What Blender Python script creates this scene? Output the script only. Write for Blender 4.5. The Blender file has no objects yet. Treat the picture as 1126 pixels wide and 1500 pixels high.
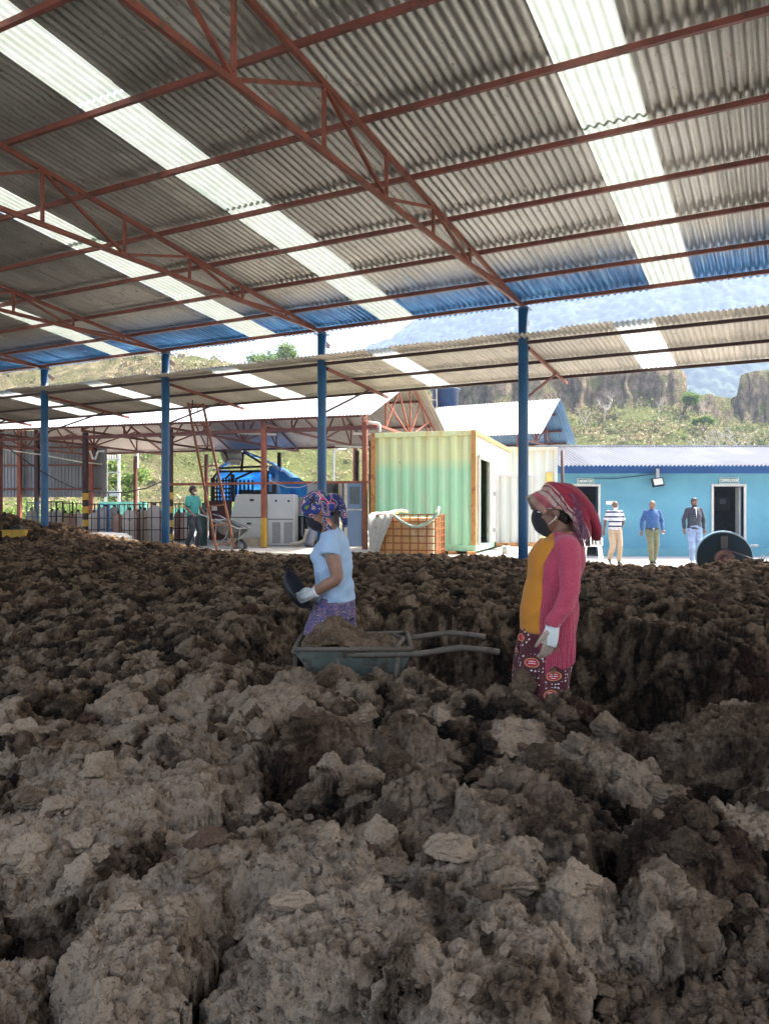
import bpy, bmesh, math, random
import numpy as np
from mathutils import Vector, Matrix, noise as mnoise
R = math.radians
random.seed(7)
C = bpy.context.scene.collection
sc = bpy.context.scene
F = 1127.0
CZ = 1.5
def at(px, py, D):
    """photo pixel + depth -> world point"""
    return Vector(((px-563)/F*D, D, CZ-(py-750)/F*D))
def xa(px, D): return (px-563)/F*D
def za(py, D): return CZ-(py-750)/F*D

# ---------------------------------------------------------------- materials
def new_mat(name):
    m = bpy.data.materials.new(name); m.use_nodes = True
    nt = m.node_tree
    b = nt.nodes['Principled BSDF']
    return m, nt, b
def nd(nt, typ, **kw):
    n = nt.nodes.new(typ)
    for k, v in kw.items():
        if k.startswith('i_'):
            n.inputs[k[2:].replace('_', ' ')].default_value = v
        else: setattr(n, k, v)
    return n
def ramp(nt, fac, stops):
    r = nt.nodes.new('ShaderNodeValToRGB')
    e = r.color_ramp.elements
    while len(e) < len(stops): e.new(0.5)
    for i, (p, c) in enumerate(stops):
        e[i].position = p; e[i].color = (c[0], c[1], c[2], 1)
    nt.links.new(fac, r.inputs['Fac'])
    return r.outputs['Color']
def coords(nt, scale=(1,1,1), rot=(0,0,0), kind='Object'):
    tc = nt.nodes.new('ShaderNodeTexCoord'); mp = nt.nodes.new('ShaderNodeMapping')
    mp.inputs['Scale'].default_value = scale; mp.inputs['Rotation'].default_value = rot
    nt.links.new(tc.outputs[kind], mp.inputs['Vector'])
    return mp.outputs['Vector']
def noise_t(nt, vec, scale, detail=4, rough=.55, dist=0):
    n = nd(nt, 'ShaderNodeTexNoise'); n.inputs['Scale'].default_value = scale
    n.inputs['Detail'].default_value = detail; n.inputs['Roughness'].default_value = rough
    n.inputs['Distortion'].default_value = dist
    nt.links.new(vec, n.inputs['Vector']); return n.outputs['Fac']
def mixc(nt, fac, a, b, mode='MIX'):
    m = nt.nodes.new('ShaderNodeMix'); m.data_type = 'RGBA'; m.blend_type = mode
    for k, v in ((0, fac), (6, a), (7, b)):
        if isinstance(v, (int, float)): m.inputs[k].default_value = v
        elif isinstance(v, tuple): m.inputs[k].default_value = (v[0], v[1], v[2], 1)
        else: nt.links.new(v, m.inputs[k])
    return m.outputs[2]
def bump(nt, b, h, strength=.3, dist=.01):
    n = nt.nodes.new('ShaderNodeBump'); n.inputs['Strength'].default_value = strength
    n.inputs['Distance'].default_value = dist
    nt.links.new(h, n.inputs['Height']); nt.links.new(n.outputs['Normal'], b.inputs['Normal'])
def thresh(nt, v, lo, hi):
    m = nt.nodes.new('ShaderNodeMapRange'); m.inputs['From Min'].default_value = lo; m.inputs['From Max'].default_value = hi
    nt.links.new(v, m.inputs['Value']); return m.outputs['Result']
def mat(name, col, rough=.7, metal=0, var=.25, vs=6, stain=None, st_amt=.5, st_scale=3, st_stretch=(1,1,1), bs=0, bscale=60, spec=.5):
    """base colour with a lighter/darker mottling, optional stain colour patches and a fine bump"""
    m, nt, b = new_mat(name)
    v = coords(nt)
    f = noise_t(nt, v, vs, 5)
    c = ramp(nt, f, [(.25, tuple(x*(1-var) for x in col)), (.75, tuple(min(1, x*(1+var)) for x in col))])
    if stain:
        v2 = coords(nt, st_stretch)
        f2 = noise_t(nt, v2, st_scale, 8, .65)
        lo = .72-.35*st_amt
        c = mixc(nt, thresh(nt, f2, lo, lo+.1), c, stain)
    nt.links.new(c, b.inputs['Base Color'])
    b.inputs['Roughness'].default_value = rough; b.inputs['Metallic'].default_value = metal
    b.inputs['Specular IOR Level'].default_value = spec
    if bs: bump(nt, b, noise_t(nt, v, bscale, 3), bs, .01)
    return m
M = {}
def fix(): pass

# ---------------------------------------------------------------- mesh building
class MB:
    def __init__(s): s.v = []; s.f = []; s.fm = []; s.sm = []
    def add(s, vs, fs, mi=0, smooth=False):
        o = len(s.v); s.v += [tuple(p) for p in vs]
        s.f += [tuple(i+o for i in f) for f in fs]; s.fm += [mi]*len(fs); s.sm += [smooth]*len(fs)
        return s
    def box(s, lo, hi, mi=0, bev=0):
        x0, y0, z0 = lo; x1, y1, z1 = hi
        vs = [(x0,y0,z0),(x1,y0,z0),(x1,y1,z0),(x0,y1,z0),(x0,y0,z1),(x1,y0,z1),(x1,y1,z1),(x0,y1,z1)]
        fs = [(0,3,2,1),(4,5,6,7),(0,1,5,4),(1,2,6,5),(2,3,7,6),(3,0,4,7)]
        return s.add(vs, fs, mi)
    def bar(s, a, b, w, h=None, up=(0,0,1), mi=0):
        """rectangular bar from a to b, w across, h along up"""
        h = h or w; a = Vector(a); b = Vector(b); t = (b-a).normalized(); u = Vector(up)
        l = t.cross(u)
        if l.length < 1e-4: l = t.cross(Vector((1,0,0)))
        l.normalize(); u = l.cross(t)
        vs = [p+l*(i*w/2)+u*(j*h/2) for p in (a, b) for i, j in ((-1,-1),(1,-1),(1,1),(-1,1))]
        fs = [(0,1,2,3)[::-1],(4,5,6,7),(0,1,5,4),(1,2,6,5),(2,3,7,6),(3,0,4,7)]
        return s.add(vs, fs, mi)
    def tube(s, pts, r, n=10, mi=0, cap=True, ra=None):
        pts = [Vector(p) for p in pts]; rs = r if isinstance(r, (list, tuple)) else [r]*len(pts)
        o = len(s.v); prev = None
        for i, p in enumerate(pts):
            t = (pts[min(i+1, len(pts)-1)]-pts[max(i-1, 0)]).normalized()
            if prev is None:
                l = t.cross(Vector((0,0,1)))
                if l.length < 1e-3: l = t.cross(Vector((0,1,0)))
            else: l = prev-t*prev.dot(t)
            l.normalize(); prev = l; u = t.cross(l)
            for k in range(n):
                a = 2*math.pi*k/n
                s.v.append(tuple(p+(l*math.cos(a)+u*math.sin(a))*rs[i]))
        for i in range(len(pts)-1):
            for k in range(n):
                a = o+i*n+k; b = o+i*n+(k+1)%n
                s.f.append((a, b, b+n, a+n)); s.fm.append(mi); s.sm.append(True)
        if cap:
            s.f.append(tuple(o+k for k in range(n))[::-1]); s.fm.append(mi); s.sm.append(False)
            e = o+(len(pts)-1)*n
            s.f.append(tuple(e+k for k in range(n))); s.fm.append(mi); s.sm.append(False)
        return s
    def lathe(s, prof, c=(0,0,0), n=24, axis='z', mi=0):
        """prof: list of (r, h)"""
        o = len(s.v); c = Vector(c)
        for r, h in prof:
            for k in range(n):
                a = 2*math.pi*k/n; x, y = r*math.cos(a), r*math.sin(a)
                p = {'z': (x,y,h), 'y': (x,h,y), 'x': (h,x,y)}[axis]
                s.v.append(tuple(c+Vector(p)))
        for i in range(len(prof)-1):
            for k in range(n):
                a = o+i*n+k; b = o+i*n+(k+1)%n
                s.f.append((a, b, b+n, a+n)); s.fm.append(mi); s.sm.append(True)
        return s
    def prism(s, poly, lo, hi, axis='y', mi=0):
        """poly in the two other axes, extruded lo..hi along axis"""
        def P(a, b, h): return {'y': (a,h,b), 'x': (h,a,b), 'z': (a,b,h)}[axis]
        n = len(poly)
        vs = [P(a, b, lo) for a, b in poly]+[P(a, b, hi) for a, b in poly]
        fs = [tuple(range(n)), tuple(range(n, 2*n))[::-1]]+[(i, i+n, (i+1)%n+n, (i+1)%n) for i in range(n)]
        return s.add(vs, fs, mi)
    def xform(s, m, start=0):
        for i in range(start, len(s.v)): s.v[i] = tuple(m @ Vector(s.v[i]))
        return s
    def build(s, name, mats, parent=None, bevel=0, smooth=None, recalc=True):
        me = bpy.data.meshes.new(name); me.from_pydata(s.v, [], s.f)
        if not isinstance(mats, (list, tuple)): mats = [mats]
        for m in mats: me.materials.append(m)
        me.polygons.foreach_set('material_index', s.fm)
        me.polygons.foreach_set('use_smooth', s.sm if smooth is None else [smooth]*len(s.f))
        if recalc or bevel:
            bm = bmesh.new(); bm.from_mesh(me)
            bmesh.ops.recalc_face_normals(bm, faces=bm.faces)
            if bevel:
                es = [e for e in bm.edges if len(e.link_faces) == 2 and e.calc_face_angle(0) > .7]
                bmesh.ops.bevel(bm, geom=es, offset=bevel, segments=2, affect='EDGES', profile=.6, clamp_overlap=True)
            bm.to_mesh(me); bm.free()
        o = bpy.data.objects.new(name, me); C.objects.link(o); o.parent = parent
        return o
def tag(o, label=None, cat=None, group=None, kind=None):
    if label: o['label'] = label
    if cat: o['category'] = cat
    if group: o['group'] = group
    if kind: o['kind'] = kind
    return o
def thing(name, label, cat, loc=(0,0,0), rz=0, group=None, scale=1):
    o = bpy.data.objects.new(name, None); C.objects.link(o)
    o.location = loc; o.rotation_euler = (0,0,rz); o.empty_display_size = .2
    return tag(o, label, cat, group)
def copy_tree(o, parent=None):
    c = o.copy(); C.objects.link(c); c.parent = parent
    for ch in list(o.children): copy_tree(ch, c)
    return c
def np_mesh(name, V, Fc, mats, parent=None, smooth=True):
    me = bpy.data.meshes.new(name)
    V = np.asarray(V, dtype=np.float32); Fc = np.asarray(Fc, dtype=np.int32)
    n = Fc.shape[1]
    me.vertices.add(len(V)); me.vertices.foreach_set('co', V.ravel())
    me.loops.add(Fc.size); me.loops.foreach_set('vertex_index', Fc.ravel())
    me.polygons.add(len(Fc))
    me.polygons.foreach_set('loop_start', np.arange(0, Fc.size, n, dtype=np.int32))
    me.polygons.foreach_set('loop_total', np.full(len(Fc), n, dtype=np.int32))
    me.polygons.foreach_set('use_smooth', np.full(len(Fc), smooth))
    me.update(calc_edges=True)
    for m in (mats if isinstance(mats, (list, tuple)) else [mats]): me.materials.append(m)
    o = bpy.data.objects.new(name, me); C.objects.link(o); o.parent = parent
    return o
def grid_faces(nr, nc):
    i = np.arange(nr-1)[:, None]*nc+np.arange(nc-1)[None, :]
    return np.stack([i, i+1, i+nc+1, i+nc], -1).reshape(-1, 4)
# corrugated sheet panel collected as numpy grids
class Corr:
    def __init__(s): s.V = []; s.F = []; s.n = 0
    def sheet(s, x0, x1, y0, y1, zf, pitch=.1, amp=.013, seg=8, ny=4, thick=0, trap=False):
        """ribs run along y; zf(x,y) gives the mean height (arrays)"""
        nx = max(2, int((x1-x0)/pitch*seg)+1)
        x = np.linspace(x0, x1, nx); y = np.linspace(y0, y1, ny)
        X, Y = np.meshgrid(x, y)
        ph = 2*np.pi*X/pitch
        w = np.cos(ph) if not trap else np.clip(np.cos(ph)*2.2, -1, 1)
        Z = zf(X, Y)+amp*w
        s.V.append(np.stack([X, Y, Z], -1).reshape(-1, 3)); s.F.append(grid_faces(ny, nx)+s.n); s.n += X.size
    def build(s, name, m, parent=None, smooth=True):
        return np_mesh(name, np.concatenate(s.V), np.concatenate(s.F), m, parent, smooth)
# ---- vector noise for numpy arrays
_rng = np.random.RandomState(11)
_perm = _rng.permutation(4096).astype(np.int64)
def h2(ix, iy, k=0):
    return _perm[(_perm[(ix+k*131) & 4095]+iy*1) & 4095]
def rnd(ix, iy, k=0): return h2(ix, iy, k)/4096.0
def vnoise(x, y, k=0):
    ix = np.floor(x).astype(np.int64); iy = np.floor(y).astype(np.int64)
    fx = x-ix; fy = y-iy; fx = fx*fx*fx*(fx*(fx*6-15)+10); fy = fy*fy*fy*(fy*(fy*6-15)+10)
    a = rnd(ix, iy, k); b = rnd(ix+1, iy, k); c = rnd(ix, iy+1, k); d = rnd(ix+1, iy+1, k)
    return (a*(1-fx)+b*fx)*(1-fy)+(c*(1-fx)+d*fx)*fy-.5
def fbm(x, y, oct=4, k=0, gain=.5):
    s = 0; a = 1.0; t = 0
    for o in range(oct):
        s = s+a*vnoise(x*2**o+o*17.3, y*2**o-o*9.1, k+o); t += a; a *= gain
    return s/t*2      # about -1..1
def domes(x, y, cell, k, tilt=.5, power=3, hvar=.6, rmin=.62, rmax=.95):
    """union of tilted rounded clods, heights in units of cell; also returns id noise"""
    gx = x/cell; gy = y/cell
    ix = np.floor(gx).astype(np.int64); iy = np.floor(gy).astype(np.int64)
    best = np.full(x.shape, -9.0); cid = np.zeros(x.shape)
    for dx in (-1, 0, 1):
        for dy in (-1, 0, 1):
            cx = ix+dx; cy = iy+dy
            px = cx+.5+(rnd(cx, cy, k)-.5)*.9; py = cy+.5+(rnd(cx, cy, k+1)-.5)*.9
            ux = gx-px; uy = gy-py
            r = rmin+(rmax-rmin)*rnd(cx, cy, k+2)
            th = rnd(cx, cy, k+5)*6.283; st = 1+.45*rnd(cx, cy, k+7)
            ax = (ux*np.cos(th)+uy*np.sin(th))*st; ay = (-ux*np.sin(th)+uy*np.cos(th))/st
            d = np.sqrt(ax*ax+ay*ay)/r
            z = (rnd(cx, cy, k+3)-.5)*hvar+tilt*((rnd(cx, cy, k+4)-.5)*2*ux+(rnd(cx, cy, k+6)-.5)*2*uy)-.55*d**power
            m = z > best
            best = np.where(m, z, best); cid = np.where(m, rnd(cx, cy, k+9), cid)
    return np.maximum(best, -1.0), cid
def poly(x, y, cell, k, tilt=.6, hvar=.5, steep=1.8, r0=.34, r1=.62, ns=5):
    """union of angular broken clods (a tilted top plane cut by steep side planes); height in cells, id, how much it is top"""
    gx = x/cell; gy = y/cell
    ix = np.floor(gx).astype(np.int64); iy = np.floor(gy).astype(np.int64)
    best = np.full(x.shape, -9.0); cid = np.zeros(x.shape); top_ = np.zeros(x.shape)
    for dx in (-1, 0, 1):
        for dy in (-1, 0, 1):
            cx = ix+dx; cy = iy+dy
            ux = gx-(cx+.5+(rnd(cx, cy, k)-.5)*.9); uy = gy-(cy+.5+(rnd(cx, cy, k+1)-.5)*.9)
            h = (rnd(cx, cy, k+3)-.5)*hvar
            top = h+tilt*((rnd(cx, cy, k+4)-.5)*2*ux+((rnd(cx, cy, k+6)-.5)*2)*uy)
            th = rnd(cx, cy, k+5)*6.283; side = np.full(x.shape, 9.0)
            for j in range(ns):
                a = th+j*6.283/ns+(rnd(cx, cy, k+10+j)-.5)*.7; r = r0+(r1-r0)*rnd(cx, cy, k+20+j)
                side = np.minimum(side, steep*(r-ux*np.cos(a)-uy*np.sin(a)))
            z = np.minimum(top, h+side)
            m = z > best
            best = np.where(m, z, best); cid = np.where(m, rnd(cx, cy, k+9), cid); top_ = np.where(m, np.clip((h+side-top)*5, 0, 1), top_)
    return np.maximum(best, -1.0), cid, top_
def sstep(a, b, x):
    t = np.clip((x-a)/(b-a), 0, 1); return t*t*(3-2*t)
# ---------------------------------------------------------------- world, light, camera
w = bpy.data.worlds.new("World"); sc.world = w; w.use_nodes = True
nt = w.node_tree; bg = nt.nodes['Background']
sky = nt.nodes.new('ShaderNodeTexSky'); sky.sky_type = 'NISHITA'; sky.sun_disc = False
SUN_AZ = R(58); SUN_EL = R(56)       # azimuth clockwise from +Y
sky.sun_elevation = SUN_EL; sky.sun_rotation = SUN_AZ
sky.dust_density = 7.0; sky.air_density = 1.0; sky.ozone_density = .6
nt.links.new(sky.outputs['Color'], bg.inputs['Color']); bg.inputs['Strength'].default_value = .15
sl = bpy.data.lights.new('sun', 'SUN'); sl.energy = 3.2; sl.angle = R(.5); sl.color = (1, .94, .85)
so = bpy.data.objects.new('sun', sl); C.objects.link(so)
d = Vector((math.sin(SUN_AZ)*math.cos(SUN_EL), math.cos(SUN_AZ)*math.cos(SUN_EL), math.sin(SUN_EL)))
so.rotation_euler = (-d).to_track_quat('-Z', 'Y').to_euler(); so.location = (20, 20, 40)
cam = bpy.data.cameras.new('camera'); co = bpy.data.objects.new('camera', cam); C.objects.link(co)
co.location = (0, 0, CZ); co.rotation_euler = (R(90), 0, 0)
cam.sensor_fit = 'VERTICAL'; cam.sensor_height = 36; cam.lens = 36*F/1500
cam.clip_start = .05; cam.clip_end = 6000
sc.camera = co
sc.view_settings.view_transform = 'Standard'; sc.view_settings.look = 'None'
sc.view_settings.exposure = EXPO = 2.45; sc.view_settings.gamma = 1
sc.cycles.max_bounces = 6; sc.cycles.diffuse_bounces = 4; sc.cycles.glossy_bounces = 2
sc.cycles.transmission_bounces = 4; sc.cycles.volume_bounces = 0; sc.cycles.transparent_max_bounces = 8
sc.cycles.use_denoising = True; sc.cycles.sample_clamp_indirect = 8
# ---------------------------------------------------------------- shared materials
def corr_mat(name, base, var=.35, blue=None, metal=.55, rough=.42, sheetw=.66, dirt=(.05,.045,.035)):
    m, nt, b = new_mat(name)
    v = coords(nt, (1, .08, .08)); f = noise_t(nt, v, 14, 5, .6)
    v3 = coords(nt, (1, 1, 1)); f3 = noise_t(nt, v3, 1.1, 6, .65)
    c = ramp(nt, f, [(.25, tuple(x*(1-var) for x in base)), (.7, tuple(x*(1+var) for x in base))])
    c = mixc(nt, thresh(nt, f3, .5, .8), c, tuple(x*.6 for x in base))
    # every sheet has weathered a little differently
    v4 = coords(nt, (1/sheetw, .45, 0))
    wn = nt.nodes.new('ShaderNodeTexVoronoi'); wn.feature = 'F1'; wn.inputs['Scale'].default_value = 1; wn.inputs['Randomness'].default_value = .15
    nt.links.new(v4, wn.inputs['Vector'])
    sepc = nt.nodes.new('ShaderNodeSeparateColor'); nt.links.new(wn.outputs['Color'], sepc.inputs[0])
    c = mixc(nt, thresh(nt, sepc.outputs[0], 0, 1.6), c, tuple(x*.55 for x in base))
    f5 = noise_t(nt, coords(nt, (1, .3, 1)), 30, 3, .7)
    c = mixc(nt, thresh(nt, f5, .62, .75), c, dirt)
    f6 = noise_t(nt, coords(nt, (1, .35, 1)), 17, 5, .8)
    c = mixc(nt, thresh(nt, f6, .63, .68), c, (.2, .075, .03))
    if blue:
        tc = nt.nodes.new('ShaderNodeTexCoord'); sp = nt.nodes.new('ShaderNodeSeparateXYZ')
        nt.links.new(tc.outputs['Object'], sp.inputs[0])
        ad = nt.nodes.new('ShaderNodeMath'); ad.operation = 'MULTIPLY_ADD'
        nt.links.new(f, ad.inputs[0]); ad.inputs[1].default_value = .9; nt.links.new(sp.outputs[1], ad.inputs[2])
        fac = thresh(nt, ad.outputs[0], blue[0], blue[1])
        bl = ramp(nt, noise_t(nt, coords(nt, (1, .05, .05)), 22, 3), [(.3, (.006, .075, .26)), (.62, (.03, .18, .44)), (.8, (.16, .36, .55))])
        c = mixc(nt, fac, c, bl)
    nt.links.new(c, b.inputs['Base Color']); b.inputs['Metallic'].default_value = metal
    nt.links.new(ramp(nt, f, [(.3, (rough-.08,)*3), (.7, (rough+.12,)*3)]), b.inputs['Roughness'])
    return m
def skylight_mat(name, tint=(.86, .9, .84), green=.5):
    m, nt, b = new_mat(name)
    out = nt.nodes['Material Output']
    f = noise_t(nt, coords(nt, (1, .35, 1)), 9, 6, .7)
    c = ramp(nt, f, [(.3, (tint[0]*.78, tint[1]*.84, tint[2]*.70)), (.62, tint)])
    f2 = noise_t(nt, coords(nt), 1.3, 4, .6)
    c = mixc(nt, thresh(nt, f2, .55, .75), c, (tint[0]*.62, tint[1]*.78, tint[2]*.66))
    tr = nt.nodes.new('ShaderNodeBsdfTranslucent'); nt.links.new(c, tr.inputs['Color'])
    tp = nt.nodes.new('ShaderNodeBsdfTransparent'); tp.inputs['Color'].default_value = (tint[0], tint[1], tint[2], 1)
    nt.links.new(c, b.inputs['Base Color']); b.inputs['Roughness'].default_value = .5
    m1 = nt.nodes.new('ShaderNodeMixShader'); m1.inputs[0].default_value = .10
    nt.links.new(tr.outputs[0], m1.inputs[1]); nt.links.new(tp.outputs[0], m1.inputs[2])
    m2 = nt.nodes.new('ShaderNodeMixShader'); m2.inputs[0].default_value = .14
    nt.links.new(m1.outputs[0], m2.inputs[1]); nt.links.new(b.outputs[0], m2.inputs[2])
    nt.links.new(m2.outputs[0], out.inputs['Surface'])
    return m
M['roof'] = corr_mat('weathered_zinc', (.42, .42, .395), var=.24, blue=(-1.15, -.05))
M['awn'] = corr_mat('beige_zinc', (.50, .475, .41), var=.18, metal=.25, rough=.5)
M['tin_white'] = corr_mat('bright_zinc', (.42, .44, .46), var=.15, metal=.2, rough=.45)
M['tin_lab'] = corr_mat('dull_zinc', (.20, .21, .225), var=.15, metal=.1, rough=.5)
M['tin_under'] = corr_mat('pinkish_zinc', (.5, .44, .4), var=.2, metal=.3, rough=.5)
M['tin_blue'] = corr_mat('blue_zinc', (.10, .22, .36), var=.25, metal=.3, rough=.45)
M['tin_grey'] = corr_mat('grey_cladding', (.26, .27, .29), var=.12, metal=.2, rough=.5)
M['skylight'] = skylight_mat('skylight_sheet', (.235, .245, .22))
M['skylight_white'] = skylight_mat('clear_skylight_sheet', (.40, .415, .42))
M['red_steel'] = mat('red_oxide_steel', (.17, .050, .034), .55, .1, .3, 5, (.10, .05, .035), .55, 9, bs=.15)
M['purlin'] = mat('dark_red_oxide', (.14, .042, .032), .55, .1, .3, 4, (.06, .03, .025), .5, 6)
M['orange_steel'] = mat('faded_red_steel', (.27, .085, .048), .6, .1, .3, 5, (.25, .06, .03), .6, 4, (1, 1, .3))
M['dark_steel'] = mat('dark_steel', (.045, .02, .018), .55, .2, .3, 6)
M['black_steel'] = mat('black_steel', (.018, .018, .022), .5, .4, .3, 8)
M['blue_paint'] = mat('blue_column_paint', (.022, .105, .235), .42, .0, .18, 3, (.30, .33, .33), .16, 22, (1, 1, .5), bs=.08, bscale=40)
M['grey_metal'] = mat('grey_metal', (.35, .36, .36), .45, .6, .15, 6)
M['white_plastic'] = mat('white_plastic', (.78, .77, .72), .4, 0, .06, 5)
M['concrete'] = mat('concrete', (.42, .40, .36), .9, 0, .18, 2.5, (.25, .23, .2), .5, 2, bs=.3, bscale=40)
M['yard'] = mat('dusty_yard', (.44, .42, .39), .95, 0, .12, .8, (.36, .33, .29), .5, .7, bs=.3, bscale=30)
M['stone'] = mat('tan_stone', (.38, .31, .22), .9, 0, .3, 5, (.2, .16, .11), .5, 4, bs=.6, bscale=20)
M['black'] = mat('black_rubber', (.015, .015, .017), .5, 0, .3, 8)
M['dark_interior'] = mat('dark_interior', (.03, .032, .035), .8, 0, .2, 3)
M['white_paint'] = mat('white_door_paint', (.50, .49, .46), .5, 0, .1, 6, (.45, .40, .34), .25, 9)
M['sack'] = mat('woven_sack', (.62, .62, .58), .7, 0, .12, 12, (.40, .38, .33), .4, 5, bs=.6, bscale=18)
M['green_print'] = mat('green_print', (.05, .32, .18), .6)
M['yellow'] = mat('yellow_paint', (.55, .33, .04), .6, 0, .2, 6, (.12, .1, .07), .3, 6)

# ---------------------------------------------------------------- main open shed
TH = R(-27.74)
shed = thing('open_shed', 'large open shed over the heap with red trusses, blue columns and skylight strips', 'shed', (2.161, 12, 0), TH)
EH = 4.69; T = .11
def roofz(x, y): return EH+.12-T*y
XL, XR, YB = -22.0, 12.0, -13.4
SKY = [(1.84, 2.50), (-2.56, -1.9), (-5.36, -4.72), (-9.0, -8.36), (-13.4, -12.76), (-17.3, -16.7), (6.2, 6.85)]
rr = random.Random(3)
cg, cs = Corr(), {}
rows = [(.26, -2.05), (-1.93, -4.15), (-4.0, -6.4), (-6.25, -8.7), (-8.5, -11.2), (-11.0, -13.4)]
def strips():
    xs = XL
    sk = sorted(SKY)
    out = []
    for a, b in sk+[(XR, None)]:
        n = max(1, round((a-xs)/.62)); wd = (a-xs)/n
        for i in range(n): out.append((xs+i*wd-.02, xs+(i+1)*wd+.03, False))
        if b: out.append((a, b, True)); xs = b
    return out
AMP, PIT = .0165, .0925
for si, (x0, x1, sk) in enumerate(strips()):
    jit = rr.uniform(-.05, .05)
    for ri, (ya, yb) in enumerate(rows):
        if sk: yb = rows[ri+1][0]+(.07 if ri % 2 else .11) if ri < len(rows)-1 else yb
        lift = .007*(ri % 2)+(.004 if si % 2 else 0)+(.012 if sk else 0)
        j = jit+rr.uniform(-.03, .03)
        (cs.setdefault(si, Corr()) if sk else cg).sheet(x0, x1, ya+(j if ri else rr.uniform(-.02,.02)), yb-.12+j, lambda X, Y, l=lift, r2=rr.uniform(-.004,.004): roofz(X, Y)+l+r2*np.sin(Y*5), PIT, AMP, 8, 5)
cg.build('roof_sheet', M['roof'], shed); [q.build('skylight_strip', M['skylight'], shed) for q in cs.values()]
PUR = [0, .93, 1.93, 2.93, 3.97, 5.09, 6.23, 7.41, 8.6, 9.75, 10.95, 12.1, 13.2]
for s in PUR:
    z = roofz(0, -s)-AMP-.012
    MB().box((XL, -s-.022, z-.055), (XR, -s+.022, z)).build('purlin', M['purlin'], shed)
# ridge: other side of the gable behind the camera is left open
def truss(x):
    t = thing('truss', None, None); t.parent = shed; t.location = (x, 0, 0)
    BH = EH+.04
    def top(s): return EH+.0+T*s-.09+.07
    m = MB(); m.bar((0, .12, BH-.02), (0, -13.3, BH-.02), .042, .055)
    m.build('bottom_chord', M['red_steel'], t)
    m = MB(); m.bar((0, .1, top(0)+.01), (0, -13.3, top(13.3)+.01), .042, .055)
    m.build('top_chord', M['red_steel'], t)
    ns = [1.1, 2.25, 3.42, 4.6, 5.8, 7.06, 8.35, 9.6, 10.9, 12.2, 13.1]
    for i, s in enumerate(ns):
        MB().bar((0, -s, BH), (0, -s, top(s)), .033, .033, (1,0,0)).build('web_post', M['red_steel'], t)
        if i+1 < len(ns):
            a, b = (s, ns[i+1])
            if i % 2 == 1: p, q = (0, -a, BH+.0), (0, -b, top(b))   # placeholder direction below
            za_, zb_ = (BH, top(b)) if i % 2 == 1 else (top(a), BH)
            if i % 2 == 0: za_, zb_ = top(a), BH
            MB().bar((.0, -a, za_), (.0, -b, zb_), .032, .034, (1,0,0)).build('web_diagonal', M['red_steel'], t)
    return t
COLX = [0, -3.70, -7.40, -10.97, -14.6, -18.2, 3.7, 7.4]
for x in COLX: truss(x)
col_base = {}
for i, x in enumerate(COLX):
    m = MB(); m.tube([(x, 0, -.1), (x, 0, 1.4), (x, 0, 3), (x, 0, EH-.03)], .079, 28)
    m.box((x-.11, -.11, EH-.035), (x+.11, .11, EH-.02))
    c = m.build('column', M['blue_paint'], shed)
    if i < 4:
        m = MB()
        m.bar((x, .02, EH-.12), (x+.0, .24, EH-.2), .04, .07); m.build('bracket', M['dark_steel'], shed)
# awning beyond the columns
AH = 4.16; TA = .088
def awz(x, y): return AH-TA*y
ASK = [(1.40, 2.0), (-2.66, -2.15), (-6.15, -5.5), (-9.5, -8.95), (-12.5, -11.75), (-15.8, -15.2), (5.1, 5.7)]
ca = Corr()
xs = XL
for a, b in sorted(ASK)+[(9.5, None)]:
    n = max(1, round((a-xs)/.75)); wd = (a-xs)/n
    for i in range(n):
        e = rr.uniform(-.10, .02)
        ca.sheet(xs+i*wd-.02, xs+(i+1)*wd+.02, -.30+e, 1.3, lambda X, Y, l=rr.uniform(0, .006): awz(X, Y)+l+.03, .078, .0145, 8, 3)
        ca.sheet(xs+i*wd-.02, xs+(i+1)*wd+.02, 1.18, 2.3, lambda X, Y, l=rr.uniform(0, .006): awz(X, Y)+l+.022, .078, .0145, 8, 3)
    if b:
        cw = Corr(); cw.sheet(a-.02, b+.02, -.32, 2.3, lambda X, Y: awz(X, Y)+.034, .078, .014, 8, 3); cw.build('awning_skylight', M['skylight_white'], shed); xs = b
ca.build('awning_sheet', M['awn'], shed)
for y in (-.02, 1.1, 2.18):
    z = awz(0, y)-.005
    MB().box((XL, y-.022, z-.05), (9.5, y+.022, z)).build('awning_purlin', M['dark_steel'], shed)
for x in COLX:
    MB().bar((x+.06, .08, awz(0,.08)-.09), (x+.06, 2.42, awz(0,2.42)-.09), .04, .055).build('awning_rafter', M['red_steel'], shed)
    MB().bar((x+.06, .02, 3.28), (x+.06, 1.64, awz(0,1.64)-.11), .032, .032).build('awning_strut', M['dark_steel'] if x else M['red_steel'], shed)
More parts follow.
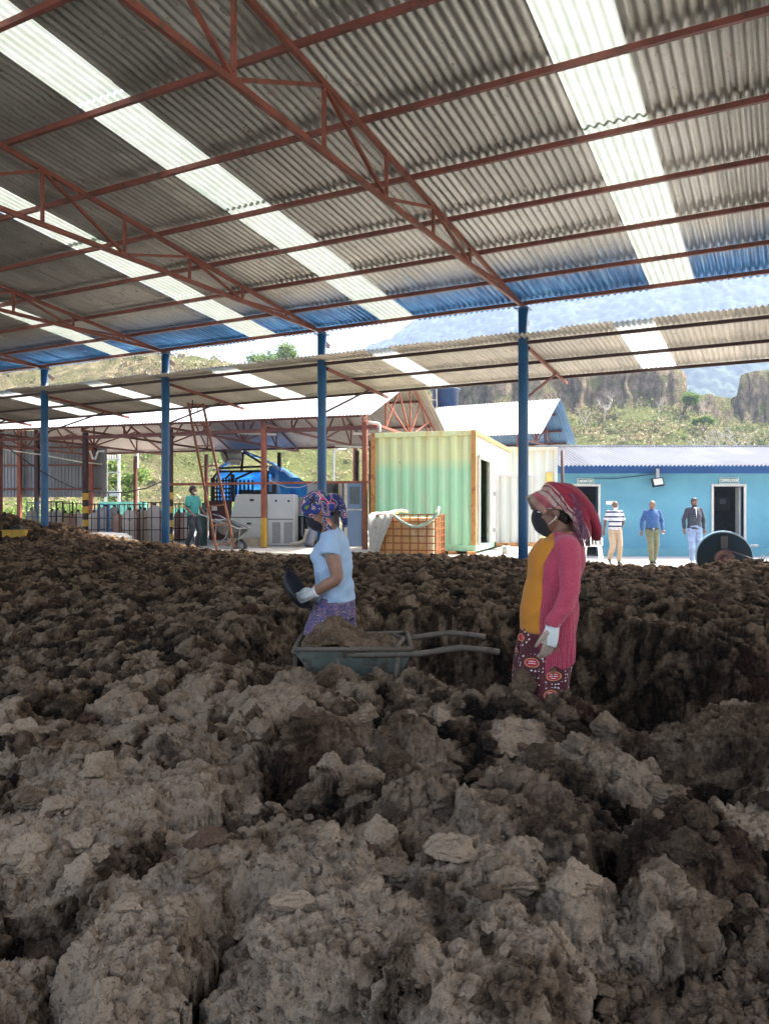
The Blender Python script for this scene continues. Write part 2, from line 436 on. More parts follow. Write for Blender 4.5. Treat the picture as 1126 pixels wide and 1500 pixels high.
# ---------------------------------------------------------------- the heap of dark sludge soil
def seg_dist(X, Y, poly):
    """signed distance to polygon, negative inside"""
    n = len(poly); d = np.full(X.shape, 1e9); ins = np.zeros(X.shape, bool)
    for i in range(n):
        ax, ay = poly[i]; bx, by = poly[(i+1) % n]
        ex, ey = bx-ax, by-ay; wx, wy = X-ax, Y-ay
        t = np.clip((wx*ex+wy*ey)/(ex*ex+ey*ey), 0, 1)
        d = np.minimum(d, np.hypot(wx-ex*t, wy-ey*t))
        c = ((ay <= Y) & (by > Y)) | ((by <= Y) & (ay > Y))
        with np.errstate(divide='ignore', invalid='ignore'):
            xi = ax+(Y-ay)/(by-ay+1e-12)*ex
        ins ^= c & (X < xi)
    return np.where(ins, -d, d)
TRENCH = [(-1.15, 5.35), (-.85, 4.75), (-.2, 4.38), (.30, 4.30), (.62, 3.85), (1.0, 3.56), (1.35, 3.35), (1.75, 3.2), (2.6, 3.0), (3.6, 3.2),
          (3.8, 5.2), (3.2, 5.75), (2.6, 5.35), (2.05, 5.75), (1.5, 6.2), (.5, 6.1), (-.2, 6.15), (-.85, 5.95)]
# e-direction coordinate across the heap: v = distance toward the eave line
def base_h(X, Y):
    v = X*.4655+Y*.885                       # 11.63 at the column line
    z = .56+.10*sstep(4.5, 8, Y)+.03*np.sin(X*.9+1.3)+.10*fbm(X*.35, Y*.35, 3, 40)
    z = z+.13*sstep(0, -7, X)*sstep(7, 13, Y)
    z = z+.05*sstep(9.5, 11.4, v)
    # right hand near mass
    z = z+.16*np.exp(-(((X-2.0)/.55)**2+((Y-2.6)/.6)**2))-.10*np.exp(-(((X-.9)/.45)**2+((Y-2.75)/.35)**2))
    z = z-.07*np.exp(-(((X-.15)/.6)**2+((Y-4.1)/.35)**2))
    # right background shoulder
    z = z+.10*np.exp(-(((X-2.9)/1.1)**2+((Y-6.6)/.8)**2))
    # far edge falls away past the columns
    edge = 12.1+.35*fbm(X*.6, Y*.6, 3, 50)+.6*sstep(-3, -7, X)+.4*sstep(-8, -10, X)
    z = z*(1-sstep(edge-.15, edge+.75, v))+.02
    # dark mound on the far left
    z = z+(.62*np.exp(-(((X+9.0)/1.25)**2+((Y-17.4)/1.0)**4)))*(1)
    z = z+.28*np.exp(-(((X+7.2)/.8)**2+((Y-17.2)/.7)**2))
    return z
BIG = [  # px, py, radius, height, tiltx, tilty, tone(-1 red .. 1 pale)
 (478, 1090, .12, .085, .1, .6, -.35), (585, 1085, .10, .07, -.3, .35, -.3), (905, 1105, .17, .10, -.15, .8, .8), (800, 1120, .09, .08, .3, .3, 0),
 (700, 1330, .15, .13, .2, .75, .7), (850, 1370, .09, .12, -.2, .6, .8), (490, 1290, .17, .10, 0, .5, .5), (480, 1390, .14, .10, .3, .5, .6),
 (545, 1380, .12, .12, -.2, .5, .9), (200, 1400, .16, .09, .2, .4, .5), (100, 1190, .2, .08, .1, .5, .4), (620, 1470, .11, .12, .1, .6, .7),
 (740, 1450, .12, .11, .1, .6, .6), (980, 1360, .10, .10, -.3, .5, .5), (1000, 1250, .12, .12, .2, .5, -.3), (830, 1240, .08, .10, 0, .5, 0),
 (330, 1290, .15, .09, -.2, .4, .3), (240, 1160, .14, .07, .2, .5, .5), (400, 1040, .18, .06, .1, .3, .6), (1060, 1080, .22, .12, .2, .4, -.1),
 (1050, 980, .3, .16, .2, .4, 0), (960, 1030, .16, .12, 0, .4, 0), (720, 1225, .09, .10, .1, .6, .6)]
def soil_grid(nr, nc):
    D0, D1 = .8, 22.0
    # rows: mix of geometric and uniform so that the far crest stays fine
    t = np.linspace(0, 1, nr)
    D = D0*(D1/D0)**t
    a = np.linspace(-.80, .80, nc)
    Dg, Ag = np.meshgrid(D, a, indexing='ij')
    return Dg*Ag, Dg
def vnoise3(x, y, z, k=0):
    ix = np.floor(x).astype(np.int64); iy = np.floor(y).astype(np.int64); iz = np.floor(z).astype(np.int64)
    fx = x-ix; fy = y-iy; fz = z-iz
    fx = fx*fx*(3-2*fx); fy = fy*fy*(3-2*fy); fz = fz*fz*(3-2*fz)
    r = 0
    for dz in (0, 1):
        kz = _perm[(iz+dz+k*57) & 4095]
        for dy in (0, 1):
            ky = _perm[(kz+iy+dy) & 4095]
            for dx in (0, 1):
                w_ = (fx if dx else 1-fx)*(fy if dy else 1-fy)*(fz if dz else 1-fz)
                r = r+w_*_perm[(ky+ix+dx) & 4095]
    return r/4096.0-.5
def lumps3(x, y, z, k=0):
    """rounded grains meeting in sharp creases, 0..1"""
    jx = np.floor(x-.5).astype(np.int64); jy = np.floor(y-.5).astype(np.int64); jz = np.floor(z-.5).astype(np.int64)
    best = np.full(x.shape, 9.0)
    for dz in (0, 1):
        for dy in (0, 1):
            for dx in (0, 1):
                a = _perm[(_perm[(_perm[(jx+dx+k*31) & 4095]+jy+dy) & 4095]+jz+dz) & 4095]
                b = _perm[a]; c_ = _perm[b]
                ex = x-(jx+dx+.5+(a/4096.-.5)*.8); ey = y-(jy+dy+.5+(b/4096.-.5)*.8); ez = z-(jz+dz+.5+(c_/4096.-.5)*.8)
                d = (ex*ex+ey*ey+ez*ez)*(.7+.9*_perm[c_]/4096.)
                best = np.minimum(best, d)
    return 1-np.minimum(best, 1.0)
def soil_height(X, Y):
    wx = X+.12*fbm(X*3.1, Y*3.1, 3, 60)+.035*fbm(X*13, Y*13, 2, 61); wy = Y+.12*fbm(X*3.1+9, Y*3.1, 3, 62)+.035*fbm(X*13, Y*13+4, 2, 63)
    zb = base_h(X, Y)
    near = 1-sstep(3.0, 5.0, Y)
    mid = 1-near
    fx_ = X+.05*fbm(X*3.1, Y*3.1, 2, 60)+.012*fbm(X*19, Y*19, 3, 61); fy_ = Y+.05*fbm(X*3.1+9, Y*3.1, 2, 62)+.012*fbm(X*19, Y*19+4, 3, 63)
    a, ida, ta = poly(fx_, fy_, .29, 3, .60, .50, 2.3, .36, .57)
    b, idb, tb = poly(fx_*1.02+.3, fy_, .135, 33, .9, .6, 2.0, .36, .62)
    c, idc, tc_ = poly(fx_+.1, fy_+.7, .052, 63, .9, .8, 1.5, .36, .70, 4)
    coarse = fbm(X*1.7, Y*1.7, 3, 80)
    # broken-up zones (fresh crumbly soil) versus big plates
    brk = np.clip(mid+sstep(-.1, .35, coarse+.35*sstep(.2, 1.5, X)-.1), 0, 1)
    brk = np.clip(brk+.8*(1-ta)*near, 0, 1)
    ka = .29*(.60*near+.20*mid)*(1-.25*coarse)
    kb = .135*(.12+.50*brk)
    kc = .052*(.10+.75*brk)
    kc = kc*(.25+.75*ta*tb); kb = kb*(.55+.45*np.maximum(ta, mid))
    z = zb+ka*a+kb*b+kc*c+.016*fbm(X*7, Y*7, 3, 100)+.06*fbm(X*2.3, Y*2.3, 3, 110)
    tone = .16*(a+.2)+.22*(ta-.5)*near+.16*(tb-.5)*brk+.10*(b+.2)+.14*(idc-.5)*brk+.20*(ida-.5)*near+.30*(idb-.5)*brk-.10*brk+.03-.30*sstep(-.15, -.75, a)*near  # last term paints shade into the gaps between near clods
    rust = np.clip((fbm(X*1.9+5, Y*1.9, 3, 130)-.30)*2.4, 0, 1)*.45*brk
    for px, py, r, h, tx, ty, tn in BIG:
        D = (CZ-.62)*F/(py-750); cx = xa(px, D); cy = D
        if D > 8: continue
        q = np.hypot(X-cx, Y-cy) < r*2
        if not q.any(): continue
        qx, qy = wx[q], wy[q]
        dx = (qx-cx)/r; dy = (qy-cy)/r
        # slab with a bevelled polygonal outline
        an = (px*7+py) % 6.28
        d = np.zeros(dx.shape)
        for kk in range(5): d = np.maximum(d, dx*math.cos(an+kk*1.2566)+dy*math.sin(an+kk*1.2566))
        hh = zb[q]+.04+h*(.7+tx*dx*.5+ty*dy*.5)-h*2.2*np.clip(d-.55, 0, 9)**1.4+.012*fbm(X[q]*16, Y[q]*16, 4, 140)
        m_ = (hh > z[q]) & (d < 1.1)
        z[q] = np.where(m_, hh, z[q]); tone[q] = np.where(m_, tone[q]*.3+.20*tn, tone[q]); rust[q] = np.where(m_, max(0, -tn)*.9, rust[q])
        brk[q] = np.where(m_, .25, brk[q])
    pit, _ = domes(X+.05*fbm(X*5, Y*5, 2, 150)+3, Y, .62, 160, .2, 2, .5, .2, .42)
    pk = sstep(-.25, .2, pit)*near*sstep(.9, -.3, X)
    z = z-.20*pk; tone = tone-.2*pk  # pits are also darkened in colour, as painted shade
    wob = .22*fbm(X*2.2, Y*2.2, 2, 170)
    sd = seg_dist(X, Y, TRENCH)+wob
    deep = sstep(.14, -.42, sd)
    fl = -.02+.08*fbm(X*1.3, Y*1.3, 3, 180)+.6*kb*b+kc*c+.16*sstep(2.0, 3.2, X)
    z = np.where(deep > .02, zb+(z-zb)*(1-.7*np.clip(deep*4, 0, 1)), z); z = z*(1-deep)+fl*deep
    z = z+.02*np.exp(-(sd/.22)**2)*(1-deep)
    wet = sstep(.1, -.15, sd)
    wet = np.maximum(wet, .95*brk*near*(.50+.50*sstep(-.4, .7, X)))
    wet = np.maximum(wet, .75*sstep(5.8, 8.5, Y)*sstep(-.45, .1, fbm(X*.35, Y*.9, 3, 195)+.25*sstep(-2, 3, X)+.25*sstep(9, 11, Y)))
    wet = np.maximum(wet, .75*mid*sstep(-1.6, 1.0, X)); wet = np.maximum(wet, .5*mid)
    wet = np.maximum(wet, sstep(1.6, 1.0, np.hypot((X+9)/1.5, (Y-17.3)/1.2)))
    tone = tone+.12*sstep(.6, -.4, X)*near+.04*near
    return z, tone, rust, wet, near, brk, deep
NR, NC = (1440, 900)
SX, SY = soil_grid(NR, NC)
SZ, tone, rust, wet, near, brk, deep = soil_height(SX, SY)
# re-space the rows by true surface length so that steep faces are not stretched
def _blur(a, n, ax):
    a = np.moveaxis(a, ax, 0); p = np.concatenate([np.repeat(a[:1], n, 0), a, np.repeat(a[-1:], n, 0)], 0)
    c_ = np.cumsum(np.concatenate([np.zeros_like(p[:1]), p], 0), 0); return np.moveaxis((c_[2*n+1:]-c_[:-2*n-1])/(2*n+1), 0, ax)
_ds = np.sqrt(np.diff(SY, axis=0)**2*(1+(SX[:1]/SY[:1])**2)+(1.15*np.diff(SZ, axis=0))**2)/(.5*(SY[1:]+SY[:-1]))
for _k in range(2): _ds = _blur(_blur(_ds, 16, 1), 5, 0)
_s = np.concatenate([np.zeros((1, NC)), np.cumsum(_ds, 0)], 0); _s /= _s[-1:]
_u = np.linspace(0, 1, NR); _slope = SX[0]/SY[0]; _out = []
for arr in (SY, SZ, tone, rust, wet, near, brk, deep):
    _out.append(np.stack([np.interp(_u, _s[:, j], arr[:, j]) for j in range(NC)], 1))
SZ0, SY0 = SZ, SY
SY, SZ, tone, rust, wet, near, brk, deep = _out
SX = SY*_slope[None, :]
P3 = np.stack([SX, SY, SZ], -1)
# grains and crumbs pushed out along the surface normal, sampled in 3-D so that steep faces crumble too
def grid_normals(P):
    du = np.gradient(P, axis=1); dv = np.gradient(P, axis=0)
    n = np.cross(du, dv); n /= np.linalg.norm(n, axis=-1, keepdims=True)+1e-12
    return n
lodm = sstep(2.2, 5, SY); lodf = sstep(5, 10, SY)
wall = np.clip(4*deep*(1-deep), 0, 1)
for sc_, amp, kk in ((.15, .022, 1), (.060, .017, 2), (.024, .011, 3)):
    N_ = grid_normals(P3)
    l = lumps3(P3[..., 0]/sc_, P3[..., 1]/sc_, P3[..., 2]/sc_+SX*0, kk)
    l = l*brk+(1-brk)*np.minimum(l, .70)*1.12
    if kk == 1: am = amp*(.45+.55*brk*(.6+.4*lodm))
    elif kk == 2: am = amp*(.34+.95*brk)*(1+.5*lodf)
    else: am = amp*(.75+.6*brk)*(1+.6*lodm)*(1-.5*lodf)
    am = am*(1+.5*wall)
    P3 = P3+N_*((l-.6)*am)[..., None]
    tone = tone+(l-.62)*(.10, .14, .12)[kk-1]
g3 = 0; am_ = 1.
for o_, f_ in enumerate((26, 55, 115)):
    g3 = g3+am_*(.25-np.abs(vnoise3(P3[..., 0]*f_, P3[..., 1]*f_, P3[..., 2]*f_, 20+o_))*1.6); am_ *= .68
N_ = grid_normals(P3)
P3 = P3+N_*(g3*(.026+.008*brk)*(1+.3*wall))[..., None]
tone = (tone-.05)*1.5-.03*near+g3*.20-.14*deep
HX, HY, SZ = P3[..., 0], P3[..., 1], P3[..., 2]
def soil_z(x, y):
    i = int(np.clip(np.log(y/.8)/np.log(22/.8)*(NR-1), 0, NR-1)); j = int(np.clip((x/y+.8)/1.6*(NC-1), 0, NC-1)); return float(SZ0[i, j])
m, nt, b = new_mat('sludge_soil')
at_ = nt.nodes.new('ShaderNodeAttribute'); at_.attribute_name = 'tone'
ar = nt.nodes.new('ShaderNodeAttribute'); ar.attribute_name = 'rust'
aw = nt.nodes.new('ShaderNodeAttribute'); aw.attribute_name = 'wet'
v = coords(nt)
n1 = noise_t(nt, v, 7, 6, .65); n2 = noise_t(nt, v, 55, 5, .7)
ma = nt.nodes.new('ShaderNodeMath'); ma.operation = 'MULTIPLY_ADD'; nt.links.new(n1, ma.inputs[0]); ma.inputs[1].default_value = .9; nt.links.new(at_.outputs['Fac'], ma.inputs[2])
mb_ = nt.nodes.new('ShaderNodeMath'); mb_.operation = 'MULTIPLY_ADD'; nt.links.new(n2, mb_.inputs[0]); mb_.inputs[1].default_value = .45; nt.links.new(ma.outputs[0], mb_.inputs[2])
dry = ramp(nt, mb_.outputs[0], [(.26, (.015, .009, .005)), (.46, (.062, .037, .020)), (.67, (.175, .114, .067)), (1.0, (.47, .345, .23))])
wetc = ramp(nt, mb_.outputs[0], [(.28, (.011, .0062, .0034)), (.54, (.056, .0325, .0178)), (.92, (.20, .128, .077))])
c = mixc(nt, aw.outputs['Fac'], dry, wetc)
rc = ramp(nt, n2, [(.3, (.045, .018, .010)), (.7, (.13, .055, .03))])
c = mixc(nt, ar.outputs['Fac'], c, rc)
n3 = noise_t(nt, v, 170, 3, .7)
c = mixc(nt, thresh(nt, n3, .62, .70), c, (.24, .175, .115)); n5 = noise_t(nt, v, 120, 4, .75); c = mixc(nt, thresh(nt, n5, .40, .33), c, (.018, .011, .007))
nt.links.new(c, b.inputs['Base Color']); b.inputs['Roughness'].default_value = .95; b.inputs['Specular IOR Level'].default_value = .2
vo = nt.nodes.new('ShaderNodeTexVoronoi'); vo.inputs['Scale'].default_value = 60; nt.links.new(v, vo.inputs['Vector'])
hs = nt.nodes.new('ShaderNodeMath'); hs.operation = 'MULTIPLY_ADD'; nt.links.new(vo.outputs['Distance'], hs.inputs[0]); hs.inputs[1].default_value = -.6; nt.links.new(n2, hs.inputs[2])
h4 = nt.nodes.new('ShaderNodeMath'); h4.operation = 'MULTIPLY_ADD'; nt.links.new(n3, h4.inputs[0]); h4.inputs[1].default_value = .5; nt.links.new(hs.outputs[0], h4.inputs[2])
bump(nt, b, h4.outputs[0], 1.0, .02)
M['soil'] = m
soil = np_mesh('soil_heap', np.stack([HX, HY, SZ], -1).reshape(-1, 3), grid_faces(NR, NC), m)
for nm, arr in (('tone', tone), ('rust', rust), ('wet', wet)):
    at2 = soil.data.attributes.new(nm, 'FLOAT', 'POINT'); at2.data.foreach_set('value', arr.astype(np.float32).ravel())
tag(soil, 'broad heap of dark crumbly soil and clods with a dug trench across the middle', 'soil heap', kind='stuff')
# loose crumbs and clods lying on the heap, joined into the same kind of cover
rng = np.random.RandomState(5)
def clod_cloud(n, dmin, dmax, smin, smax, name, sub_=2, pw=1.7):
    ico = bmesh.new(); bmesh.ops.create_icosphere(ico, subdivisions=sub_, radius=1); bv = np.array([v.co[:] for v in ico.verts]); bf = np.array([[v.index for v in f.verts] for f in ico.faces]); ico.free()
    u = rng.rand(n); D = dmin*(dmax/dmin)**u; X = D*rng.uniform(-.62, .62, n)
    z, tn, ru, we, _, br, _ = soil_height(X[None, :], D[None, :]); z = z[0]
    s = smin*(smax/smin)**(rng.rand(n)**pw)*(.6+.4*np.minimum(D, 8)/4)
    ang = rng.rand(n)*6.28; VV = []; TT = []; WW = []; RR = []
    for i in range(n):
        pn_ = rng.normal(0, 1, (11, 3)); pn_ /= np.linalg.norm(pn_, axis=1, keepdims=True); dt = np.maximum(bv@pn_.T, 1e-3)
        q = bv*np.minimum((rng.uniform(.5, .95, 11)/dt).min(1), 1.25)[:, None]
        q = q*(1+.10*np.sin(bv[:, [1, 2, 0]]*7+rng.rand()*6)+.07*np.sin(bv[:, [2, 0, 1]]*15+rng.rand()*6))
        q = q*np.array([1, rng.uniform(.7, 1.1), rng.uniform(.55, .95)])*s[i]
        ca_, sa_ = math.cos(ang[i]), math.sin(ang[i])
        VV.append(np.stack([q[:, 0]*ca_-q[:, 1]*sa_+X[i], q[:, 0]*sa_+q[:, 1]*ca_+D[i], q[:, 2]+z[i]+s[i]*.25], -1))
        TT += [tn[0, i]+rng.uniform(-.15, .12)]*len(bv); WW += [we[0, i]]*len(bv); RR += [float(rng.rand() < .06)*.7]*len(bv)
    Fc = (bf[None]+(np.arange(n)*len(bv))[:, None, None]).reshape(-1, 3)
    o = np_mesh(name, np.concatenate(VV), Fc, M['soil'], smooth=False)
    for nm, arr in (('tone', TT), ('rust', RR), ('wet', WW)):
        a2 = o.data.attributes.new(nm, 'FLOAT', 'POINT'); a2.data.foreach_set('value', np.array(arr, np.float32))
    return tag(o, 'loose crumbs and small clods scattered over the dark soil heap', 'soil clods', kind='stuff')
clod_cloud(7500, 1.2, 12, .004, .03, 'soil_crumbs', 2, 1.9)
clod_cloud(700, 1.6, 9, .03, .075, 'soil_clods', 4, 1.5)
# ---------------------------------------------------------------- ground, slab, hills, mountain
YZ = .12
me = MB(); me.add([(-2500, -300, YZ-.25), (2500, -300, YZ-.25), (2500, 2500, YZ-.25), (-2500, 2500, YZ-.25)], [(0, 1, 2, 3)])
g = me.build('ground', mat('grassy_ground', (.16, .17, .07), .95, 0, .35, .3, (.26, .22, .13), .5, .15)); tag(g, kind='structure')
y = MB(); y.prism([(-60, 44.5), (-60, 60), (60, 60), (60, -18.2), (6.5, 10.0), (-8, 17.6)], YZ-.24, YZ, 'z')
yo = y.build('yard', M['yard']); tag(yo, kind='structure')
yb = MB(); yb.prism([(-60, -60), (60, -60), (60, -19), (9, .2), (-9, .2), (-60, 26)], YZ-.24, YZ, 'z'); tag(yb.build('yard', M['yard']), kind='structure')  # unseen pale ground behind the camera, added to bounce light onto the near soil
# raised concrete platform on the left and under the green container
sl_ = MB()
poly = [(-30, 21.8), (-6.2, 18.3), (-2.6, 17.2), (-.6, 16.0), (.6, 15.5), (2.55, 15.3), (2.95, 17.2), (3.9, 18.4), (5.0, 21.5), (5.2, 23.5), (5.2, 34), (-30, 40)]
sl_.prism(poly, YZ+.004, .60, 'z')
slab = sl_.build('platform', M['concrete'], bevel=.02); tag(slab, kind='structure')
st = MB(); st.prism([(2.1, 15.15), (3.0, 15.0), (3.3, 15.6), (3.0, 15.28), (2.2, 15.5)], YZ+.004, .47, 'z')

def interp(tab, x):
    return np.interp(x, [a for a, _ in tab], [b for _, b in tab])
# hillside: columns by direction, rows by distance
nc, nr = 760, 260
pxs = np.linspace(-420, 1560, nc); ds = 40*(175/40)**np.linspace(0, 1, nr)
PX, DD = np.meshgrid(pxs, ds); A = (PX-563)/F; HXw = A*DD
crest_y = interp([(-420, 500), (0, 533), (60, 528), (150, 520), (230, 516), (290, 522), (350, 531), (425, 537), (470, 552), (520, 560), (640, 562), (720, 560), (1126, 560), (1560, 540)], PX)
crestD = interp([(-420, 88), (350, 84), (520, 90), (700, 105), (1126, 110), (1560, 110)], PX)
footD = interp([(-420, 55), (500, 58), (800, 62), (1560, 60)], PX)
toe = YZ-.2
topz = CZ+(750-crest_y)/F*crestD
tt = np.clip((DD-footD)/(crestD-footD), 0, 1)
prof = .75*tt+.25*sstep(.3, 1, tt)
HZ = toe+(topz-toe)*prof
# right-hand part: green slope up to y~595, then a cliff, then plateau
right = sstep(600, 660, PX)
cl_y = interp([(600, 600), (700, 605), (800, 606), (900, 604), (960, 596), (1010, 598), (1060, 618), (1126, 620), (1560, 600)], PX)
slopeTop = CZ+(750-cl_y)/F*100
cliffTopY = interp([(560, 556), (700, 552), (900, 545), (1000, 548), (1006, 584), (1082, 584), (1088, 552), (1105, 545), (1200, 540), (1560, 530)], PX)
cliffTop = CZ+(750-cliffTopY)/F*106
wig = 2.0*fbm(HXw*.12, DD*.0+3, 4, 300)+1.0*fbm(HXw*.5, DD*0, 3, 301)
tr = np.clip((DD-60)/(100-60), 0, 1)
cf = sstep(101, 104.5, DD+wig)
ZR = toe+(slopeTop-toe)*(.9*tr+.1*tr**2)+(cliffTop-slopeTop)*cf
ZR = ZR+1.2*fbm(HXw*.07, DD*.07, 4, 302)*sstep(60, 75, DD)*(1-cf)
HZ = HZ*(1-right)+ZR*right
HZ = HZ+(1.1*fbm(HXw*.06, DD*.06, 5, 303)+.5*fbm(HXw*.25, DD*.25, 4, 304)+.22*fbm(HXw*.9, DD*.9, 3, 305))*sstep(footD-4, footD+10, DD)
HZ = np.where(DD > 150, HZ-(DD-150)*.5, HZ)
HXw2 = HXw+.9*fbm(HZ*.6, HXw*.5, 4, 306)*sstep(80, 100, DD); DD2 = DD+1.0*fbm(HXw*.6, HZ*.5, 4, 307)*sstep(80, 100, DD)
m, nt, b = new_mat('dry_grass_hill')
v = coords(nt)
geo = nt.nodes.new('ShaderNodeNewGeometry'); sp = nt.nodes.new('ShaderNodeSeparateXYZ'); nt.links.new(geo.outputs['True Normal'], sp.inputs[0])
n1 = noise_t(nt, v, .09, 7, .65); n2 = noise_t(nt, v, .9, 6, .7); n3 = noise_t(nt, v, 4, 4, .7)
c = ramp(nt, n2, [(.3, (.075, .070, .036)), (.5, (.20, .170, .092)), (.7, (.34, .285, .17))])
gr = ramp(nt, n3, [(.3, (.05, .065, .02)), (.55, (.13, .145, .05)), (.75, (.23, .235, .09))])
sx = nt.nodes.new('ShaderNodeSeparateXYZ'); nt.links.new(v, sx.inputs[0])
gx = thresh(nt, sx.outputs[0], -38, 25)
add = nt.nodes.new('ShaderNodeMath'); add.operation = 'MULTIPLY_ADD'; nt.links.new(gx, add.inputs[0]); add.inputs[1].default_value = .2; nt.links.new(n1, add.inputs[2])
c = mixc(nt, thresh(nt, add.outputs[0], .50, .66), c, gr)
vs_ = coords(nt, (1, 1, .55)); n4 = noise_t(nt, vs_, 1.0, 8, .75)
cl = ramp(nt, n4, [(.32, (.06, .046, .03)), (.5, (.20, .155, .10)), (.68, (.42, .33, .22))])
c = mixc(nt, thresh(nt, sp.outputs[2], .62, .40), c, cl)
nt.links.new(c, b.inputs['Base Color']); b.inputs['Roughness'].default_value = 1; b.inputs['Specular IOR Level'].default_value = .1
bump(nt, b, n3, 1, .5)
hill = np_mesh('hillside', np.stack([HXw2, DD2, HZ], -1).reshape(-1, 3), grid_faces(nr, nc), m); tag(hill, kind='structure')
def hill_z(px, D):
    i = np.argmin(abs(pxs-px)); j = np.argmin(abs(ds-D)); return float(HZ[j, i])
# far forested mountain
nc, nr = 900, 300
pxs2 = np.linspace(-500, 1700, nc); ds2 = np.linspace(420, 1100, nr)
PX, DD = np.meshgrid(pxs2, ds2); A = (PX-563)/F; MX = A*DD
ridge = interp([(-500, 640), (300, 610), (430, 545), (480, 522), (560, 488), (640, 440), (740, 385), (900, 330), (1126, 240), (1700, 150)], PX)
D1 = 1000; tz = CZ+(750-ridge)/F*D1
t2 = np.clip((DD-430)/(D1-430), 0, 1)
MZ = -3+(tz+3)*(t2**1.15)
MZ = MZ-18*np.abs(fbm(MX*.006, DD*.003, 4, 310))*t2*2+10*fbm(MX*.01, DD*.01, 4, 311)*t2
cr, cid = domes(MX+4*fbm(MX*.05, DD*.05, 2, 312), DD*.9, 7, 313, .2, 2, .9, .4, .8)
cr2, _ = domes(MX, DD*1.1, 4.5, 330, .2, 2, .8)
MZ = MZ+3.5*cr+2.2*cr2
MZ = np.where(DD > D1, MZ-(DD-D1)*.6, MZ)
m, nt, b = new_mat('forest_canopy')
a_ = nt.nodes.new('ShaderNodeAttribute'); a_.attribute_name = 'crown'
n2 = noise_t(nt, coords(nt), .22, 5, .7)
ma = nt.nodes.new('ShaderNodeMath'); ma.operation = 'MULTIPLY_ADD'; nt.links.new(n2, ma.inputs[0]); ma.inputs[1].default_value = .6; nt.links.new(a_.outputs['Fac'], ma.inputs[2])
c = ramp(nt, ma.outputs[0], [(.3, (.010, .020, .012)), (.62, (.026, .046, .024)), (.95, (.075, .105, .06))])
nt.links.new(c, b.inputs['Base Color']); b.inputs['Roughness'].default_value = 1; b.inputs['Specular IOR Level'].default_value = .1
mt = np_mesh('mountain', np.stack([MX, DD, MZ], -1).reshape(-1, 3), grid_faces(nr, nc), m); tag(mt, kind='structure')
a2 = mt.data.attributes.new('crown', 'FLOAT', 'POINT'); a2.data.foreach_set('value', (cid*.7+.25*(cr+.3)).astype(np.float32).ravel())
# air
hz = MB(); hz.box((-1500, -60, -6), (1800, 1300, 420)); ho = hz.build('haze', None) if False else None
mh = bpy.data.materials.new('haze'); mh.use_nodes = True; nt = mh.node_tree
nt.nodes.remove(nt.nodes['Principled BSDF'])
pv = nt.nodes.new('ShaderNodeVolumePrincipled'); pv.inputs['Density'].default_value = HAZE_D = .0008; pv.inputs['Color'].default_value = (.36, .47, .70, 1); pv.inputs['Anisotropy'].default_value = .25
nt.links.new(pv.outputs[0], nt.nodes['Material Output'].inputs['Volume'])
ho = hz.build('haze', mh); tag(ho, kind='stuff')

# ---------------------------------------------------------------- vegetation
def leaf_mat(name, a, bcol, cc, trans=True):
    m, nt, b = new_mat(name)
    oi = nt.nodes.new('ShaderNodeNewGeometry')
    c = ramp(nt, oi.outputs['Random Per Island'], [(.0, a), (.5, bcol), (1, cc)])
    nt.links.new(c, b.inputs['Base Color']); b.inputs['Roughness'].default_value = .7
    tr = nt.nodes.new('ShaderNodeBsdfTranslucent'); nt.links.new(c, tr.inputs['Color'])
    mx = nt.nodes.new('ShaderNodeMixShader'); mx.inputs[0].default_value = .35
    nt.links.new(b.outputs[0], mx.inputs[1]); nt.links.new(tr.outputs[0], mx.inputs[2])
    nt.links.new(mx.outputs[0], nt.nodes['Material Output'].inputs['Surface'])
    return m
M['leaf'] = leaf_mat('leaf_green', (.03, .07, .012), (.08, .16, .03), (.18, .28, .06))
M['leaf_bright'] = leaf_mat('leaf_bright', (.08, .14, .025), (.15, .23, .05), (.26, .34, .09))
M['leaf_olive'] = leaf_mat('leaf_olive', (.06, .08, .025), (.15, .17, .06), (.28, .27, .12))
M['leaf_dry'] = leaf_mat('leaf_dry', (.13, .10, .05), (.28, .23, .12), (.44, .38, .24))
M['bark'] = mat('bark', (.15, .12, .09), .9, 0, .3, 8)
M['bark_pale'] = mat('pale_bark', (.42, .38, .33), .9, 0, .2, 8)
def leaves(mb_pts, n, size, rg):
    V = []; Fc = []
    for i in range(n):
        c = mb_pts[rg.randrange(len(mb_pts))]
        p = Vector(c[:3])+Vector((rg.gauss(0, 1), rg.gauss(0, 1), rg.gauss(0, .8)))*c[3]*.5
        s = size*rg.uniform(.6, 1.4)
        a = Vector((rg.gauss(0, 1), rg.gauss(0, 1), rg.gauss(0, .6))).normalized(); bb = a.cross(Vector((rg.gauss(0, 1), rg.gauss(0, 1), rg.gauss(0, 1)))).normalized()
        k = len(V); V += [p-a*s, p+bb*s*.45, p+a*s, p-bb*s*.45]; Fc.append((k, k+1, k+2, k+3))
    return V, Fc
